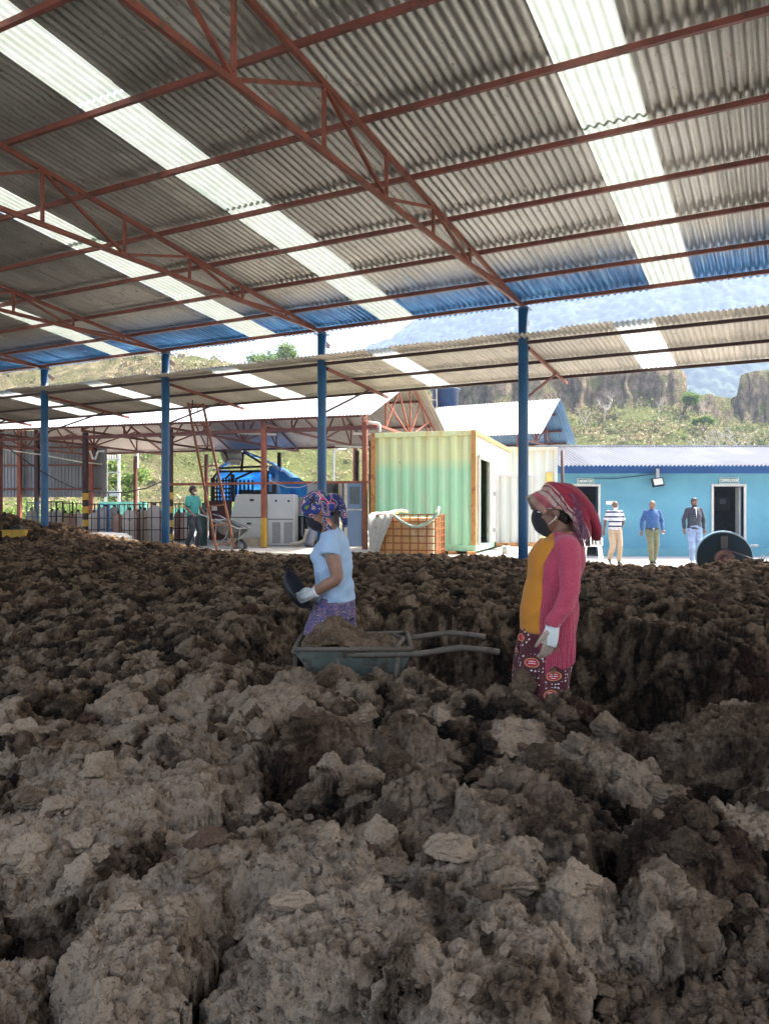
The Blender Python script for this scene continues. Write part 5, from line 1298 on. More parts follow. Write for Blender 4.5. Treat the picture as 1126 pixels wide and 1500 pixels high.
# ---------------------------------------------------------------- people
def ell(mb, pts, rad, ax=(0, 1, 0), n=20, cap=.9):
    """closed loft: centres, (ra along ax, rb across), rounded ends"""
    P = [Vector(p) for p in pts]; Rr = [r if isinstance(r, tuple) else (r, r) for r in rad]; ax = Vector(ax)
    rings = []
    def ring(c, ra, rb, t):
        a = (ax-t*ax.dot(t)); a.normalize(); b = t.cross(a)
        return [c+a*ra*math.cos(2*math.pi*k/n)+b*rb*math.sin(2*math.pi*k/n) for k in range(n)]
    T = [(P[min(i+1, len(P)-1)]-P[max(i-1, 0)]).normalized() for i in range(len(P))]
    t0, te = T[0], T[-1]; m0 = min(Rr[0])*cap; me_ = min(Rr[-1])*cap
    for q in (.98, .8, .5): rings.append(ring(P[0]-t0*m0*q, Rr[0][0]*math.sqrt(1-q*q)+1e-4, Rr[0][1]*math.sqrt(1-q*q)+1e-4, t0))
    for i in range(len(P)): rings.append(ring(P[i], Rr[i][0], Rr[i][1], T[i]))
    for q in (.5, .8, .98): rings.append(ring(P[-1]+te*me_*q, Rr[-1][0]*math.sqrt(1-q*q)+1e-4, Rr[-1][1]*math.sqrt(1-q*q)+1e-4, te))
    V = [p for r in rings for p in r]; Fc = []
    for i in range(len(rings)-1):
        for k in range(n): a = i*n+k; b = i*n+(k+1) % n; Fc.append((a, b, b+n, a+n))
    Fc.append(tuple(range(n))[::-1]); e = (len(rings)-1)*n; Fc.append(tuple(e+k for k in range(n)))
    mb.add(V, Fc, 0, True); return mb
def spline(pts, rad, k=4):
    """catmull-rom densify"""
    P = [Vector(p) for p in pts]; Rr = [r if isinstance(r, tuple) else (r, r) for r in rad]; op, orr = [], []
    for i in range(len(P)-1):
        p0, p1, p2, p3 = P[max(i-1, 0)], P[i], P[i+1], P[min(i+2, len(P)-1)]
        for j in range(k):
            t = j/k; op.append(.5*((2*p1)+(p2-p0)*t+(2*p0-5*p1+4*p2-p3)*t*t+(3*p1-p0-3*p2+p3)*t**3))
            orr.append(tuple(a*(1-t)+b*t for a, b in zip(Rr[i], Rr[i+1])))
    op.append(P[-1]); orr.append(Rr[-1]); return op, orr
def sell(mb, pts, rad, ax=(0, 1, 0), n=20, k=4, cap=.9):
    a, b = spline(pts, rad, k); return ell(mb, a, b, ax, n, cap)
def ball(mb, c, r, rot=None):
    r = r if isinstance(r, tuple) else (r, r, r); V = []; Fc = []; nu, nv = 20, 12
    for j in range(nv+1):
        ph = math.pi*j/nv
        for i in range(nu):
            th = 2*math.pi*i/nu; p = Vector((r[0]*math.sin(ph)*math.cos(th), r[1]*math.sin(ph)*math.sin(th), r[2]*math.cos(ph)))
            if rot: p = rot @ p
            V.append(p+Vector(c))
    for j in range(nv):
        for i in range(nu): Fc.append((j*nu+i, (j+1)*nu+i, (j+1)*nu+(i+1) % nu, j*nu+(i+1) % nu))
    mb.add(V, Fc, 0, True); return mb
def fuse(mb, name, mat_, parent, voxel=.01, smooth=6, disp=None):
    """one continuous skin around all the overlapping volumes"""
    o = mb.build('tmp', mat_, None)
    r = o.modifiers.new('r', 'REMESH'); r.mode = 'VOXEL'; r.voxel_size = voxel; r.use_smooth_shade = True
    s = o.modifiers.new('s', 'SMOOTH'); s.factor = .5; s.iterations = smooth
    bpy.context.view_layer.update(); dg = bpy.context.evaluated_depsgraph_get()
    me = bpy.data.meshes.new_from_object(o.evaluated_get(dg)); bpy.data.objects.remove(o); me.name = name
    me.materials.clear(); me.materials.append(mat_)
    if disp:
        n = len(me.vertices); co_ = np.empty(n*3, np.float32); no = np.empty(n*3, np.float32)
        me.vertices.foreach_get('co', co_); me.vertices.foreach_get('normal', no)
        co_ = co_.reshape(-1, 3).astype(float); no = no.reshape(-1, 3)
        co_ = co_+no*disp(co_[:, 0], co_[:, 1], co_[:, 2])[:, None]
        me.vertices.foreach_set('co', co_.astype(np.float32).ravel())
    me.polygons.foreach_set('use_smooth', [True]*len(me.polygons))
    o = bpy.data.objects.new(name, me); C.objects.link(o); o.parent = parent; return o
def folds(amp, fx, fy, fz, k=0):
    def f(x, y, z):
        return amp*(fbm(x*fx+y*fy*.7, z*fz+y*fy, 3, 500+k)+.6*(1-2*np.abs(fbm(x*fx*1.3-y*fy, z*fz*1.4, 2, 520+k))))
    return f
def skin_mat(name, col):
    m, nt, b = new_mat(name); f = noise_t(nt, coords(nt), 18, 4)
    c = ramp(nt, f, [(.3, tuple(x*.85 for x in col)), (.7, tuple(x*1.12 for x in col))]); nt.links.new(c, b.inputs['Base Color'])
    b.inputs['Roughness'].default_value = .5; b.inputs['Subsurface Weight'].default_value = .12; b.inputs['Subsurface Radius'].default_value = (.02, .008, .004); return m
def knit(name, col, var=.12, rough=.9, scale=400, extra=None):
    m, nt, b = new_mat(name); f = noise_t(nt, coords(nt), 5, 4); g = noise_t(nt, coords(nt), scale, 2)
    c = ramp(nt, f, [(.3, tuple(x*(1-var) for x in col)), (.7, tuple(min(1, x*(1+var)) for x in col))])
    c = mixc(nt, thresh(nt, noise_t(nt, coords(nt), 7, 7, .7), .55, .85), c, tuple(x*.55+.03 for x in col))
    if extra: c = mixc(nt, thresh(nt, g, .56, .66), c, extra)
    nt.links.new(c, b.inputs['Base Color']); b.inputs['Roughness'].default_value = rough; b.inputs['Sheen Weight'].default_value = .15; bump(nt, b, g, .3, .003); return m
M['skin_a'] = skin_mat('skin_brown', (.30, .155, .095)); M['skin_b'] = skin_mat('skin_dark_brown', (.20, .098, .062)); M['skin_c'] = skin_mat('skin_tan', (.18, .09, .058)); M['skin_d'] = skin_mat('skin_mid', (.14, .066, .04))
M['hair'] = mat('black_hair', (.012, .010, .010), .55, 0, .3, 30); M['eye_white'] = mat('eye_white', (.7, .68, .65), .3, 0, .02); M['iris'] = mat('iris', (.02, .012, .01), .2, 0, .1)
M['mask_black'] = knit('mask_black', (.014, .014, .017), .1); M['mask_white'] = knit('mask_white', (.75, .77, .78), .04); M['ear_loop'] = mat('ear_loop', (.8, .8, .78), .7, 0, .02)
M['glove_white'] = knit('glove_white', (.62, .64, .62), .12, .9, 260); M['glove_dirty'] = knit('glove_dirty', (.36, .27, .20), .2, .9, 260); M['glove_orange'] = knit('glove_orange', (.55, .12, .05), .2)
def head(mb, c, pitch=0, yaw=0, s=1):
    """skull, jaw, brow, nose, lips, chin, ears ; x forward, y left ; pitch>0 looks down"""
    Rm = Matrix.Rotation(yaw, 3, 'Z') @ Matrix.Rotation(pitch, 3, 'Y'); c = Vector(c)
    def at_(x, y, z): return c+Rm @ Vector((x*s, y*s, z*s))
    def b(x, y, z, r): ball(mb, at_(x, y, z), tuple(q*s for q in r), Rm)
    b(-.008, 0, .022, (.095, .076, .092)); b(.018, 0, -.035, (.068, .062, .078)); b(.040, 0, -.082, (.038, .038, .028)); b(.052, 0, -.02, (.040, .050, .060))
    b(.083, 0, -.012, (.012, .010, .026)); b(.094, 0, -.030, (.014, .013, .011)); b(.084, .012, -.034, (.010, .008, .007)); b(.084, -.012, -.034, (.010, .008, .007))
    b(.078, 0, .022, (.014, .050, .010)); b(.080, 0, -.056, (.012, .022, .006)); b(.078, 0, -.066, (.012, .020, .007)); b(.060, .036, -.030, (.022, .020, .018)); b(.060, -.036, -.030, (.022, .020, .018))
    for sy in (1, -1): b(-.006, sy*.076, -.012, (.018, .008, .030)); b(-.002, sy*.074, -.036, (.009, .008, .010))
    return at_, Rm
def eyes(parent, at_, Rm, s=1):
    for sy in (1, -1):
        m = MB(); ball(m, at_(.0735, sy*.031, .002), tuple(q*s for q in (.011, .014, .0085)), Rm); e = m.build('eye', M['eye_white'], parent)
        m = MB(); ball(m, at_(.0825, sy*.031, .002), tuple(q*s for q in (.0035, .0065, .0065)), Rm); m.build('iris', M['iris'], e)
        m = MB(); m.tube([at_(.082, sy*.013, .024), at_(.086, sy*.03, .029), at_(.078, sy*.05, .022)], .0038*s, 6); m.build('eyebrow', M['hair'], parent)
def hand(mb, w, d, n, s=1, curl=.5, side=1, spread=.0):
    """palm + five fingers. w wrist, d pointing direction, n palm normal"""
    w = Vector(w); d = Vector(d).normalized(); n = Vector(n); n = (n-d*n.dot(d)).normalized(); a = d.cross(n)*side
    sell(mb, [w-d*.012*s, w+d*.03*s, w+d*.075*s], [(.024*s, .017*s), (.036*s, .015*s), (.040*s, .013*s)], a, 14, 3, .5)
    for i, (o_, L) in enumerate(((-.030, .070), (-.010, .080), (.010, .075), (.029, .058))):
        p = w+d*.082*s+a*o_*s; dd = (d+a*(o_*spread*10)).normalized(); P = [p]
        for j, (fr, an) in enumerate(((.45, .25), (.3, .9), (.25, 1.0))):
            ang = curl*an; dd = (dd*math.cos(ang)+n*math.sin(ang)).normalized(); P.append(P[-1]+dd*L*fr*s)
        sell(mb, [w+d*.05*s+a*o_*.9*s]+P, [.010*s, .0092*s, .0088*s, .008*s, .0068*s], n, 10, 2, .9)
    t0 = w+d*.018*s-a*.028*s; td = (d*.85-a*.38+n*.35).normalized(); t1 = t0+td*.038*s; td2 = (d*.95-a*.1+n*(.2+curl*.5)).normalized(); t2 = t1+td2*.03*s; t3 = t2+td2*.022*s
    sell(mb, [t0, t1, t2, t3], [.014*s, .012*s, .010*s, .008*s], n, 10, 2, .9)
# ---- generic figure
def person(lab, loc, rz, H=1.7, lean=0, arms=None, legs=None, hd=(0, 0), skin='skin_a', top=None, bottom=None, shoe=None, hair=True, beard=False, mask=None, sleeve='long', belly=.0, female=False, group=None, hands=((.5, (1, 0, -.2)), (.5, (1, 0, -.2))), extras=None, vox=.0095, glove=None, collar=None, inner=None, belt=None):
    k = H/1.72; t = thing('person', lab, 'person', loc, rz, group)
    S = lambda p: Vector(p)*k
    sh = .185 if not female else .165
    A = arms or {1: ((-.02, .24, 1.14), (.03, .25, .90)), -1: ((-.02, -.24, 1.14), (.03, -.25, .90))}
    Lg = legs or {1: ((.02, .10, .50), (-.02, .10, .09)), -1: ((.02, -.10, .50), (-.02, -.10, .09))}
    hc = S((.02+lean, 0, 1.595))
    b = MB(); at_, Rm = head(b, hc, hd[0], hd[1], k*1.0)
    sell(b, [S((-.02+lean, 0, 1.40)), S((-.005+lean, 0, 1.47)), S((.0+lean, 0, 1.55))], [(.075*k, .065*k), (.055*k, .058*k), (.054*k, .058*k)], (0, 1, 0))
    tors = [(-.005, .98, .155, .105), (.0+belly*.4, 1.06, .150, .108+belly*.6), (.005+belly*.5, 1.16, .150, .112+belly), (0+belly*.2+lean*.5, 1.28, .165, .118+belly*.3), (-.01+lean*.8, 1.38, .165, .10), (-.02+lean, 1.44, .10, .06)]
    sell(b, [S((x, 0, z)) for x, z, _, _ in tors], [(w_*k, d_*k) for _, _, w_, d_ in tors])
    hips = {s: S((0, s*.085, .93)) for s in (1, -1)}
    for s in (1, -1):
        el, wr = A[s]; shp = (-.012+lean*.9, s*(sh-.02), 1.405)
        sell(b, [S(shp), S(Vector(shp).lerp(Vector(el), .5)+Vector((0, s*.008, 0))), S(el), S(Vector(el).lerp(Vector(wr), .35)), S(wr)], [.056*k, .047*k, .038*k, .038*k, .026*k], (0, 1, 0), 14)
        ball(b, S(shp), .056*k)
        cu, nn = hands[0 if s == 1 else 1]; d_ = (Vector(wr)-Vector(el)).normalized()
        hand(b, S(wr), d_, (nn[0], nn[1]*s, nn[2]), k, cu, s)
        kn, an = Lg[s]
        sell(b, [hips[s], S(Vector((0, s*.09, .93)).lerp(Vector(kn), .5)), S(kn), S(Vector(kn).lerp(Vector(an), .3))+Vector((-.012, 0, 0)), S(an)], [.092*k, .074*k, .055*k, .053*k, .036*k], (0, 1, 0), 14)
    body = fuse(b, 'body', M[skin], t, vox, 2)
    eyes(body, at_, Rm, k)
    # shoes
    for s in (1, -1):
        kn, an = Lg[s]; a_ = Vector(an); fd = legs.get('f%d' % s, (1, 0, 0)) if legs else (1, 0, 0); fd = Vector(fd).normalized(); m = MB()
        p0 = S(a_)+Vector((0, 0, -.015)); sole = S(a_).z-.055*k
        sell(m, [p0, p0+Vector((0, 0, -.03))], [.042*k, .045*k], (0, 1, 0)); sell(m, [p0-fd*.045*k+Vector((0, 0, -.032)), p0+fd*.05*k+Vector((0, 0, -.034)), p0+fd*.14*k+Vector((0, 0, -.045+fd.z*.0)), p0+fd*.19*k+Vector((0, 0, -.048))], [(.036*k, .034*k), (.043*k, .034*k), (.047*k, .026*k), (.034*k, .020*k)], (0, 1, 0))
        fuse(m, 'shoe', shoe, t, .008, 3)
    # trousers
    m = MB(); o_ = .012
    sell(m, [S((0, 0, 1.0)), S((0, 0, .92)), S((0, 0, .86))], [(.163*k, .118*k), (.172*k, .125*k), (.165*k, .12*k)], cap=.3)
    for s in (1, -1):
        kn, an = Lg[s]
        sell(m, [hips[s]+Vector((0, 0, -.02)), S(Vector((0, s*.09, .93)).lerp(Vector(kn), .5)), S(kn), S(Vector(kn).lerp(Vector(an), .5)), S(Vector(kn).lerp(Vector(an), .96))], [.105*k, .092*k, .078*k, .070*k, .064*k], (0, 1, 0), 16, cap=.25)
    fuse(m, 'trousers', bottom, t, vox, 3, folds(.010*k, 7, 7, 20, 3))
    # top
    m = MB(); tt = [(0, .90, .178, .130)]+[(x, z, w_+.020, d_+.020) for x, z, w_, d_ in tors[:-1]]+[(-.02+lean, 1.450, .125, .082)]
    sell(m, [S((x, 0, z)) for x, z, _, _ in tt], [(w_*k, d_*k) for _, _, w_, d_ in tt], cap=.15)
    for s in (1, -1):
        el, wr = A[s]; shp = Vector((-.012+lean*.9, s*(sh-.02), 1.405)); el = Vector(el); wr = Vector(wr)
        ball(m, S(shp)+Vector((0, 0, -.008)), .070*k)
        if sleeve == 'long': sell(m, [S(shp), S(shp.lerp(el, .5)), S(el), S(el.lerp(wr, .5)), S(el.lerp(wr, .93))], [.070*k, .062*k, .054*k, .048*k, .040*k], (0, 1, 0), 16, cap=.2)
        else: sell(m, [S(shp), S(shp.lerp(el, .45)), S(shp.lerp(el, .80))], [.072*k, .070*k, .066*k], (0, 1, 0), 16, cap=.15)
    if inner: pass
    tp_ = fuse(m, 'shirt' if sleeve == 'short' or collar else 'jacket', top, t, vox, 3, folds(.009*k, 9, 9, 14, 8))
    if collar:
        m = MB()
        for s in (1, -1): m.add([S((-.06+lean, s*.01, 1.495)), S((.045+lean, s*.055, 1.478)), S((.088+lean, s*.012, 1.435)), S((.082+lean, s*.062, 1.415)), S((-.03+lean, s*.085, 1.455)), S((-.09+lean, s*.02, 1.455))], [(0, 1, 4, 5), (1, 2, 3, 4)], 0, False)
        o = m.build('collar', collar, tp_); sd = o.modifiers.new('s', 'SOLIDIFY'); sd.thickness = .008
        m = MB(); m.bar(S((.128+belly*.3+lean*.6, 0, 1.30)), S((.092+lean, 0, 1.43)), .012, .006); m.build('placket', collar, tp_)
    if inner:
        m = MB(); sell(m, [S((.098+lean*.5, 0, 1.20)), S((.095+lean*.6, 0, 1.3)), S((.06+lean, 0, 1.40)), S((.045+lean, 0, 1.445))], [(.012*k, .045*k), (.022*k, .050*k), (.036*k, .052*k), (.050*k, .05*k)]); fuse(m, 'undershirt', inner, t, .008, 3)
    if belt:
        m = MB(); sell(m, [S((0, 0, .945)), S((0, 0, .975))], [(.181*k, .135*k)]*2, cap=.1); bt = m.build('belt', belt, t); MB().box(tuple(S((.134, -.025, .942))), tuple(S((.148, .025, .978)))).build('buckle', M['grey_metal'], bt)
    if hair:
        m = MB(); ball(m, at_(-.018, 0, .040), (.093*k, .083*k, .088*k), Rm)
        if hair == 'full': ball(m, at_(.030, 0, .082), (.055*k, .062*k, .038*k), Rm); ball(m, at_(-.03, 0, -.01), (.075*k, .082*k, .07*k), Rm)
        if hair == 'afro': ball(m, at_(-.03, 0, .05), (.10*k, .092*k, .09*k), Rm); ball(m, at_(-.05, 0, .0), (.08*k, .088*k, .08*k), Rm)
        if hair == 'bald': m = MB(); ball(m, at_(-.045, 0, .0), (.066*k, .0815*k, .055*k), Rm)
        fuse(m, 'hair', M['hair'] if hair != 'bald' else M['iris'], t, .007, 2, lambda x, y, z: .004*fbm(x*60, z*60+y*50, 2, 9))
    if beard:
        m = MB(); ball(m, at_(.030, 0, -.078), (.056*k, .058*k, .040*k), Rm); ball(m, at_(.012, 0, -.05), (.05*k, .068*k, .04*k), Rm); ball(m, at_(.082, 0, -.047), (.012*k, .026*k, .006*k), Rm); fuse(m, 'beard', M['hair'], t, .006, 2)
    if mask:
        mm, dz = mask; m = MB(); ball(m, at_(.052, 0, -.048+dz), (.050*k, .056*k, .044*k), Rm); mk = fuse(m, 'face_mask', mm, t, .006, 3)
        for s in (1, -1):
            q = MB(); q.tube([at_(.05, s*.054, -.03+dz), at_(.0, s*.080, .0)], .0022, 6); q.tube([at_(.04, s*.054, -.06+dz), at_(.0, s*.080, -.03)], .0022, 6); q.build('ear_loop', mm, mk)
    return t, tp_, at_, Rm
def striped(name, col1, col2, period, duty, z0, extra=None):
    m, nt, b = new_mat(name); tc = nt.nodes.new('ShaderNodeTexCoord'); sp = nt.nodes.new('ShaderNodeSeparateXYZ'); nt.links.new(tc.outputs['Object'], sp.inputs[0])
    def M2(op, a, bb):
        n_ = nt.nodes.new('ShaderNodeMath'); n_.operation = op
        for i, q in enumerate((a, bb)):
            if isinstance(q, (int, float)): n_.inputs[i].default_value = q
            else: nt.links.new(q, n_.inputs[i])
        return n_.outputs[0]
    fr = M2('FRACT', M2('DIVIDE', M2('ADD', sp.outputs[2], z0), period), 0)
    c = mixc(nt, M2('LESS_THAN', fr, duty), col1, col2)
    if extra: c = mixc(nt, M2('LESS_THAN', M2('ABSOLUTE', M2('SUBTRACT', fr, duty+(1-duty)*.5), 0), .05), c, extra)
    nt.links.new(c, b.inputs['Base Color']); b.inputs['Roughness'].default_value = .9; return m
def print_mat(name, kind):
    m, nt, b = new_mat(name); v = coords(nt)
    def vor(scale, feat='F1', rnd_=.6):
        n_ = nt.nodes.new('ShaderNodeTexVoronoi'); n_.feature = feat; n_.inputs['Scale'].default_value = scale; n_.inputs['Randomness'].default_value = rnd_; nt.links.new(v, n_.inputs['Vector']); return n_
    if kind == 'purple':
        a = vor(26); c = ramp(nt, a.outputs['Distance'], [(0, (.75, .75, .72)), (.10, (.75, .75, .72)), (.13, (.02, .02, .07)), (.26, (.05, .055, .20)), (.40, (.14, .11, .24)), (.48, (.24, .14, .16)), (.60, (.10, .08, .18))])
        n2 = noise_t(nt, v, 70, 3); c = mixc(nt, thresh(nt, n2, .58, .62), c, (.30, .22, .20))
        v3 = vor(75); c = mixc(nt, thresh(nt, v3.outputs['Distance'], .12, .08), c, (.30, .05, .10))
    elif kind == 'maroon':
        a = vor(7, rnd_=.5); nt.links.new(coords(nt, (1, 1, 1.7)), a.inputs['Vector']); dcol = a.outputs['Distance']
        c = ramp(nt, dcol, [(0, (.50, .02, .05)), (.24, (.50, .02, .05)), (.255, (.75, .55, .14)), (.29, (.11, .015, .02)), (.6, (.085, .012, .016))])
        wv = nt.nodes.new('ShaderNodeTexWave'); wv.bands_direction = 'Z'; wv.inputs['Scale'].default_value = 32; wv.inputs['Distortion'].default_value = 1.2; nt.links.new(v, wv.inputs['Vector'])
        mk = nt.nodes.new('ShaderNodeMath'); mk.operation = 'MULTIPLY'; nt.links.new(thresh(nt, wv.outputs['Fac'], .75, .8), mk.inputs[0]); nt.links.new(thresh(nt, dcol, .17, .15), mk.inputs[1])
        c = mixc(nt, mk.outputs[0], c, (.8, .78, .74))
        e = nt.nodes.new('ShaderNodeTexVoronoi'); e.feature = 'F1'; e.inputs['Scale'].default_value = 62; e.inputs['Randomness'].default_value = .25; nt.links.new(v, e.inputs['Vector'])
        ring_ = nt.nodes.new('ShaderNodeMath'); ring_.operation = 'COMPARE'; nt.links.new(dcol, ring_.inputs[0]); ring_.inputs[1].default_value = .47; ring_.inputs[2].default_value = .05
        mk2 = nt.nodes.new('ShaderNodeMath'); mk2.operation = 'MULTIPLY'; nt.links.new(ring_.outputs[0], mk2.inputs[0]); nt.links.new(thresh(nt, e.outputs['Distance'], .36, .32), mk2.inputs[1])
        c = mixc(nt, mk2.outputs[0], c, (.82, .80, .76))
    elif kind == 'scarf':
        n1 = noise_t(nt, v, 6.0, 1, .4, 1.2)
        r = nt.nodes.new('ShaderNodeValToRGB'); r.color_ramp.interpolation = 'CONSTANT'; e = r.color_ramp.elements
        st = [(0, (.01, .01, .03)), (.36, (.015, .02, .11)), (.43, (.012, .012, .03)), (.452, (.02, .035, .22)), (.485, (.60, .52, .32)), (.50, (.02, .02, .05)), (.525, (.50, .04, .20)), (.545, (.60, .50, .34)), (.555, (.02, .035, .20)), (.63, (.015, .015, .03)), (.66, (.08, .22, .10)), (.69, (.5, .10, .08))]
        while len(e) < len(st): e.new(.5)
        for i, (p, cc) in enumerate(st): e[i].position = p; e[i].color = (*cc, 1)
        nt.links.new(n1, r.inputs['Fac']); c = r.outputs['Color']
        n2 = noise_t(nt, v, 34, 2, .5, 2); c = mixc(nt, thresh(nt, n2, .64, .66), c, (.55, .48, .30))
    elif kind == 'crimson':
        tc = nt.nodes.new('ShaderNodeTexCoord'); sp = nt.nodes.new('ShaderNodeSeparateXYZ'); nt.links.new(tc.outputs['Object'], sp.inputs[0])
        n1 = noise_t(nt, v, 4, 3)
        ma = nt.nodes.new('ShaderNodeMath'); ma.operation = 'MULTIPLY_ADD'; nt.links.new(sp.outputs[2], ma.inputs[0]); ma.inputs[1].default_value = -.75; nt.links.new(sp.outputs[0], ma.inputs[2])
        mb2 = nt.nodes.new('ShaderNodeMath'); mb2.operation = 'MULTIPLY_ADD'; nt.links.new(n1, mb2.inputs[0]); mb2.inputs[1].default_value = .10; nt.links.new(ma.outputs[0], mb2.inputs[2])
        # along the front-top to back-low diagonal
        cr = (.26, .009, .032); crm = (.52, .42, .32); tan = (.34, .27, .18); pk = (.45, .12, .13)
        mr = nt.nodes.new('ShaderNodeMapRange'); mr.inputs['From Min'].default_value = -1.33; mr.inputs['From Max'].default_value = -.97; nt.links.new(mb2.outputs[0], mr.inputs['Value'])
        r = nt.nodes.new('ShaderNodeValToRGB'); r.color_ramp.interpolation = 'CONSTANT'; e = r.color_ramp.elements
        st = [(0, crm), (.04, cr), (.40, cr), (.50, crm), (.525, cr), (.555, crm), (.62, cr), (.64, crm), (.72, pk), (.84, tan), (.96, crm)]
        while len(e) < len(st): e.new(.5)
        for i, (p, cc) in enumerate(st): e[i].position = p; e[i].color = (*cc, 1)
        nt.links.new(mr.outputs[0], r.inputs['Fac']); c = r.outputs['Color']
        n2 = noise_t(nt, v, 16, 4); c = mixc(nt, thresh(nt, n2, .35, .9), c, (.20, .02, .03))
    nt.links.new(c, b.inputs['Base Color']); b.inputs['Roughness'].default_value = .85; b.inputs['Sheen Weight'].default_value = .1
    bump(nt, b, noise_t(nt, v, 300, 2), .25, .002); return m

# ---- woman in the red cardigan
D = 3.9
wr_ = thing('person', 'woman in a pink red cardigan, orange shirt and crimson headscarf standing in the trench', 'person', (xa(812, D), D, .0), R(180))
VX = .006
b = MB(); at_, Rm = head(b, (.012, 0, 1.505), R(6), R(-3), .98)
sell(b, [(-.035, 0, 1.36), (-.03, 0, 1.41), (-.012, 0, 1.48)], [(.075, .065), (.050, .055), (.050, .055)])
tor = [(.04, .88, .135, .10), (.05, .96, .140, .105), (.045, 1.06, .135, .10), (.03, 1.15, .130, .098), (.0, 1.25, .148, .118), (-.03, 1.33, .14, .085), (-.035, 1.37, .09, .06)]
sell(b, [(x, 0, z) for x, z, _, _ in tor], [(w_, d_) for _, _, w_, d_ in tor])
for s in (1, -1):
    wx_ = .020; sell(b, [(-.035, s*.125, 1.315), (-.035, s*.182, 1.23), (-.025, s*.20, 1.126), (.015, s*.205, 1.04), (wx_+.035, s*.20, .945)], [.040, .040, .037, .034, .024], (1, 0, 0), 14)
    sell(b, [(.03, s*.085, .86), (.05, s*.09, .66), (.06, s*.09, .45), (.03, s*.09, .28), (.02, s*.09, .09)], [.09, .075, .055, .052, .036]); sell(b, [(-.02, s*.09, .045), (.08, s*.09, .035), (.17, s*.095, .028)], [.036, .04, .026])
body = fuse(b, 'body', M['skin_b'], wr_, VX, 2); eyes(body, at_, Rm, .98)
# gloved hands
for s in (1, -1):
    g_ = MB(); hand(g_, (.057, s*.20, .935), (.22, -.02*s, -1), (.55, -s*.8, 0), .98, .42, s)
    hd_ = fuse(g_, 'hand', M['glove_dirty'], wr_, .0032, 1)
    g_ = MB(); sell(g_, [(.053, s*.20, .962), (.059, s*.20, .925), (.069, s*.20, .89), (.079, s*.198, .862)], [(.032, .031), (.036, .028), (.043, .024), (.044, .021)], (1, 0, 0), 18, cap=.15); sell(g_, [(.053, s*.20, .968), (.0535, s*.20, .952)], [(.036, .034)]*2, (1, 0, 0), 18, cap=.2)
    fuse(g_, 'glove', M['glove_white'], wr_, .0035, 2)
# orange shirt
m = MB(); tt = [(.056, .905, .160, .120), (.056, .96, .157, .120), (.050, 1.06, .148, .114), (.034, 1.15, .140, .108), (.016, 1.25, .150, .118), (-.025, 1.33, .145, .095), (-.032, 1.37, .10, .073), (-.03, 1.395, .072, .066)]
sell(m, [(x, 0, z) for x, z, _, _ in tt], [(w_, d_) for _, _, w_, d_ in tt], cap=.12)
M['orange_shirt'] = knit('orange_cotton', (.58, .22, .015), .10, .9, 300)
fuse(m, 'shirt', M['orange_shirt'], wr_, VX, 3, lambda x, y, z: .007*(.4-np.abs(fbm(x*5+z*6, z*5-y*4, 3, 530))*1.5)+.004*np.sin(z*42+x*14)*sstep(1.08, .92, z)*.6)
# baggy printed trousers
m = MB(); sell(m, [(.03, 0, .93), (.04, 0, .88), (.05, 0, .80)], [(.160, .125), (.168, .130), (.172, .135)], cap=.2)
for s in (1, -1): sell(m, [(.045, s*.075, .84), (.065, s*.085, .72), (.075, s*.085, .58), (.07, s*.088, .44), (.05, s*.088, .28), (.03, s*.09, .13)], [(.095, .122), (.098, .128), (.095, .126), (.088, .115), (.075, .09), (.05, .055)], cap=.3)
m_mar = print_mat('maroon_print', 'maroon')
def pleat(x, y, z):
    th_ = np.arctan2(y, x-.05); return .011*np.sin(th_*9+z*3+2*fbm(th_*2, z*3, 2, 540))+.005*fbm(x*12, z*5, 3, 541)
fuse(m, 'trousers', m_mar, wr_, VX, 3, pleat)
# cardigan: open-front shell with ribbed skirt
nz, nth = 120, 220; V = []; prof_c = [(1.40, -.034, .060, .074), (1.385, -.036, .086, .082), (1.36, -.037, .125, .094), (1.32, -.030, .158, .112), (1.25, -.004, .174, .138), (1.15, .014, .164, .130), (1.05, .022, .166, .128), (.95, .026, .172, .128), (.85, .030, .178, .124), (.75, .030, .184, .122), (.60, .030, .188, .124)]
zz_ = [p[0] for p in prof_c][::-1]; fn = lambda z, i: np.interp(z, zz_, [p[i] for p in prof_c][::-1])
for i in range(nz):
    v_ = i/(nz-1)
    for j in range(nth):
        u_ = j/(nth-1)*2-1; half = R(180-((50 if u_*1 < 0 else 62)+6*math.sin(v_*3))); th_ = math.pi+u_*half      # 0 = forward
        edge_ = abs(u_); zb_ = .75-.095*max(0, (edge_-.72)/.28)**1.3+.012*math.sin(th_*6)
        z = 1.40*(1-v_)+zb_*v_; c_, w_, d_ = fn(z, 1), fn(z, 2), fn(z, 3)
        low = max(0, min(1, (1.16-z)/.2)); rib = .0058*low*math.cos(u_*150)+.0012*(1-low)*math.cos(u_*260)
        fo = .012*low*math.sin(th_*5+z*4)+.004*math.sin(z*30+th_*3)
        V.append((c_+math.cos(th_)*(d_+rib+fo), math.sin(th_)*(w_+rib+fo), z))
Fc = grid_faces(nz, nth).tolist(); m = MB().add(V, Fc, 0, True)
m_card, nt, bb = new_mat('pink_red_knit'); v = coords(nt); f = noise_t(nt, v, 4, 3); g_ = noise_t(nt, v, 330, 2)
c = ramp(nt, f, [(.3, (.40, .038, .080)), (.7, (.52, .065, .115))]); c = mixc(nt, thresh(nt, g_, .60, .72), c, (.62, .26, .22)); c = mixc(nt, thresh(nt, g_, .42, .34), c, (.20, .012, .04))
nt.links.new(c, bb.inputs['Base Color']); bb.inputs['Roughness'].default_value = .95; bb.inputs['Sheen Weight'].default_value = .25; bump(nt, bb, g_, .5, .003)
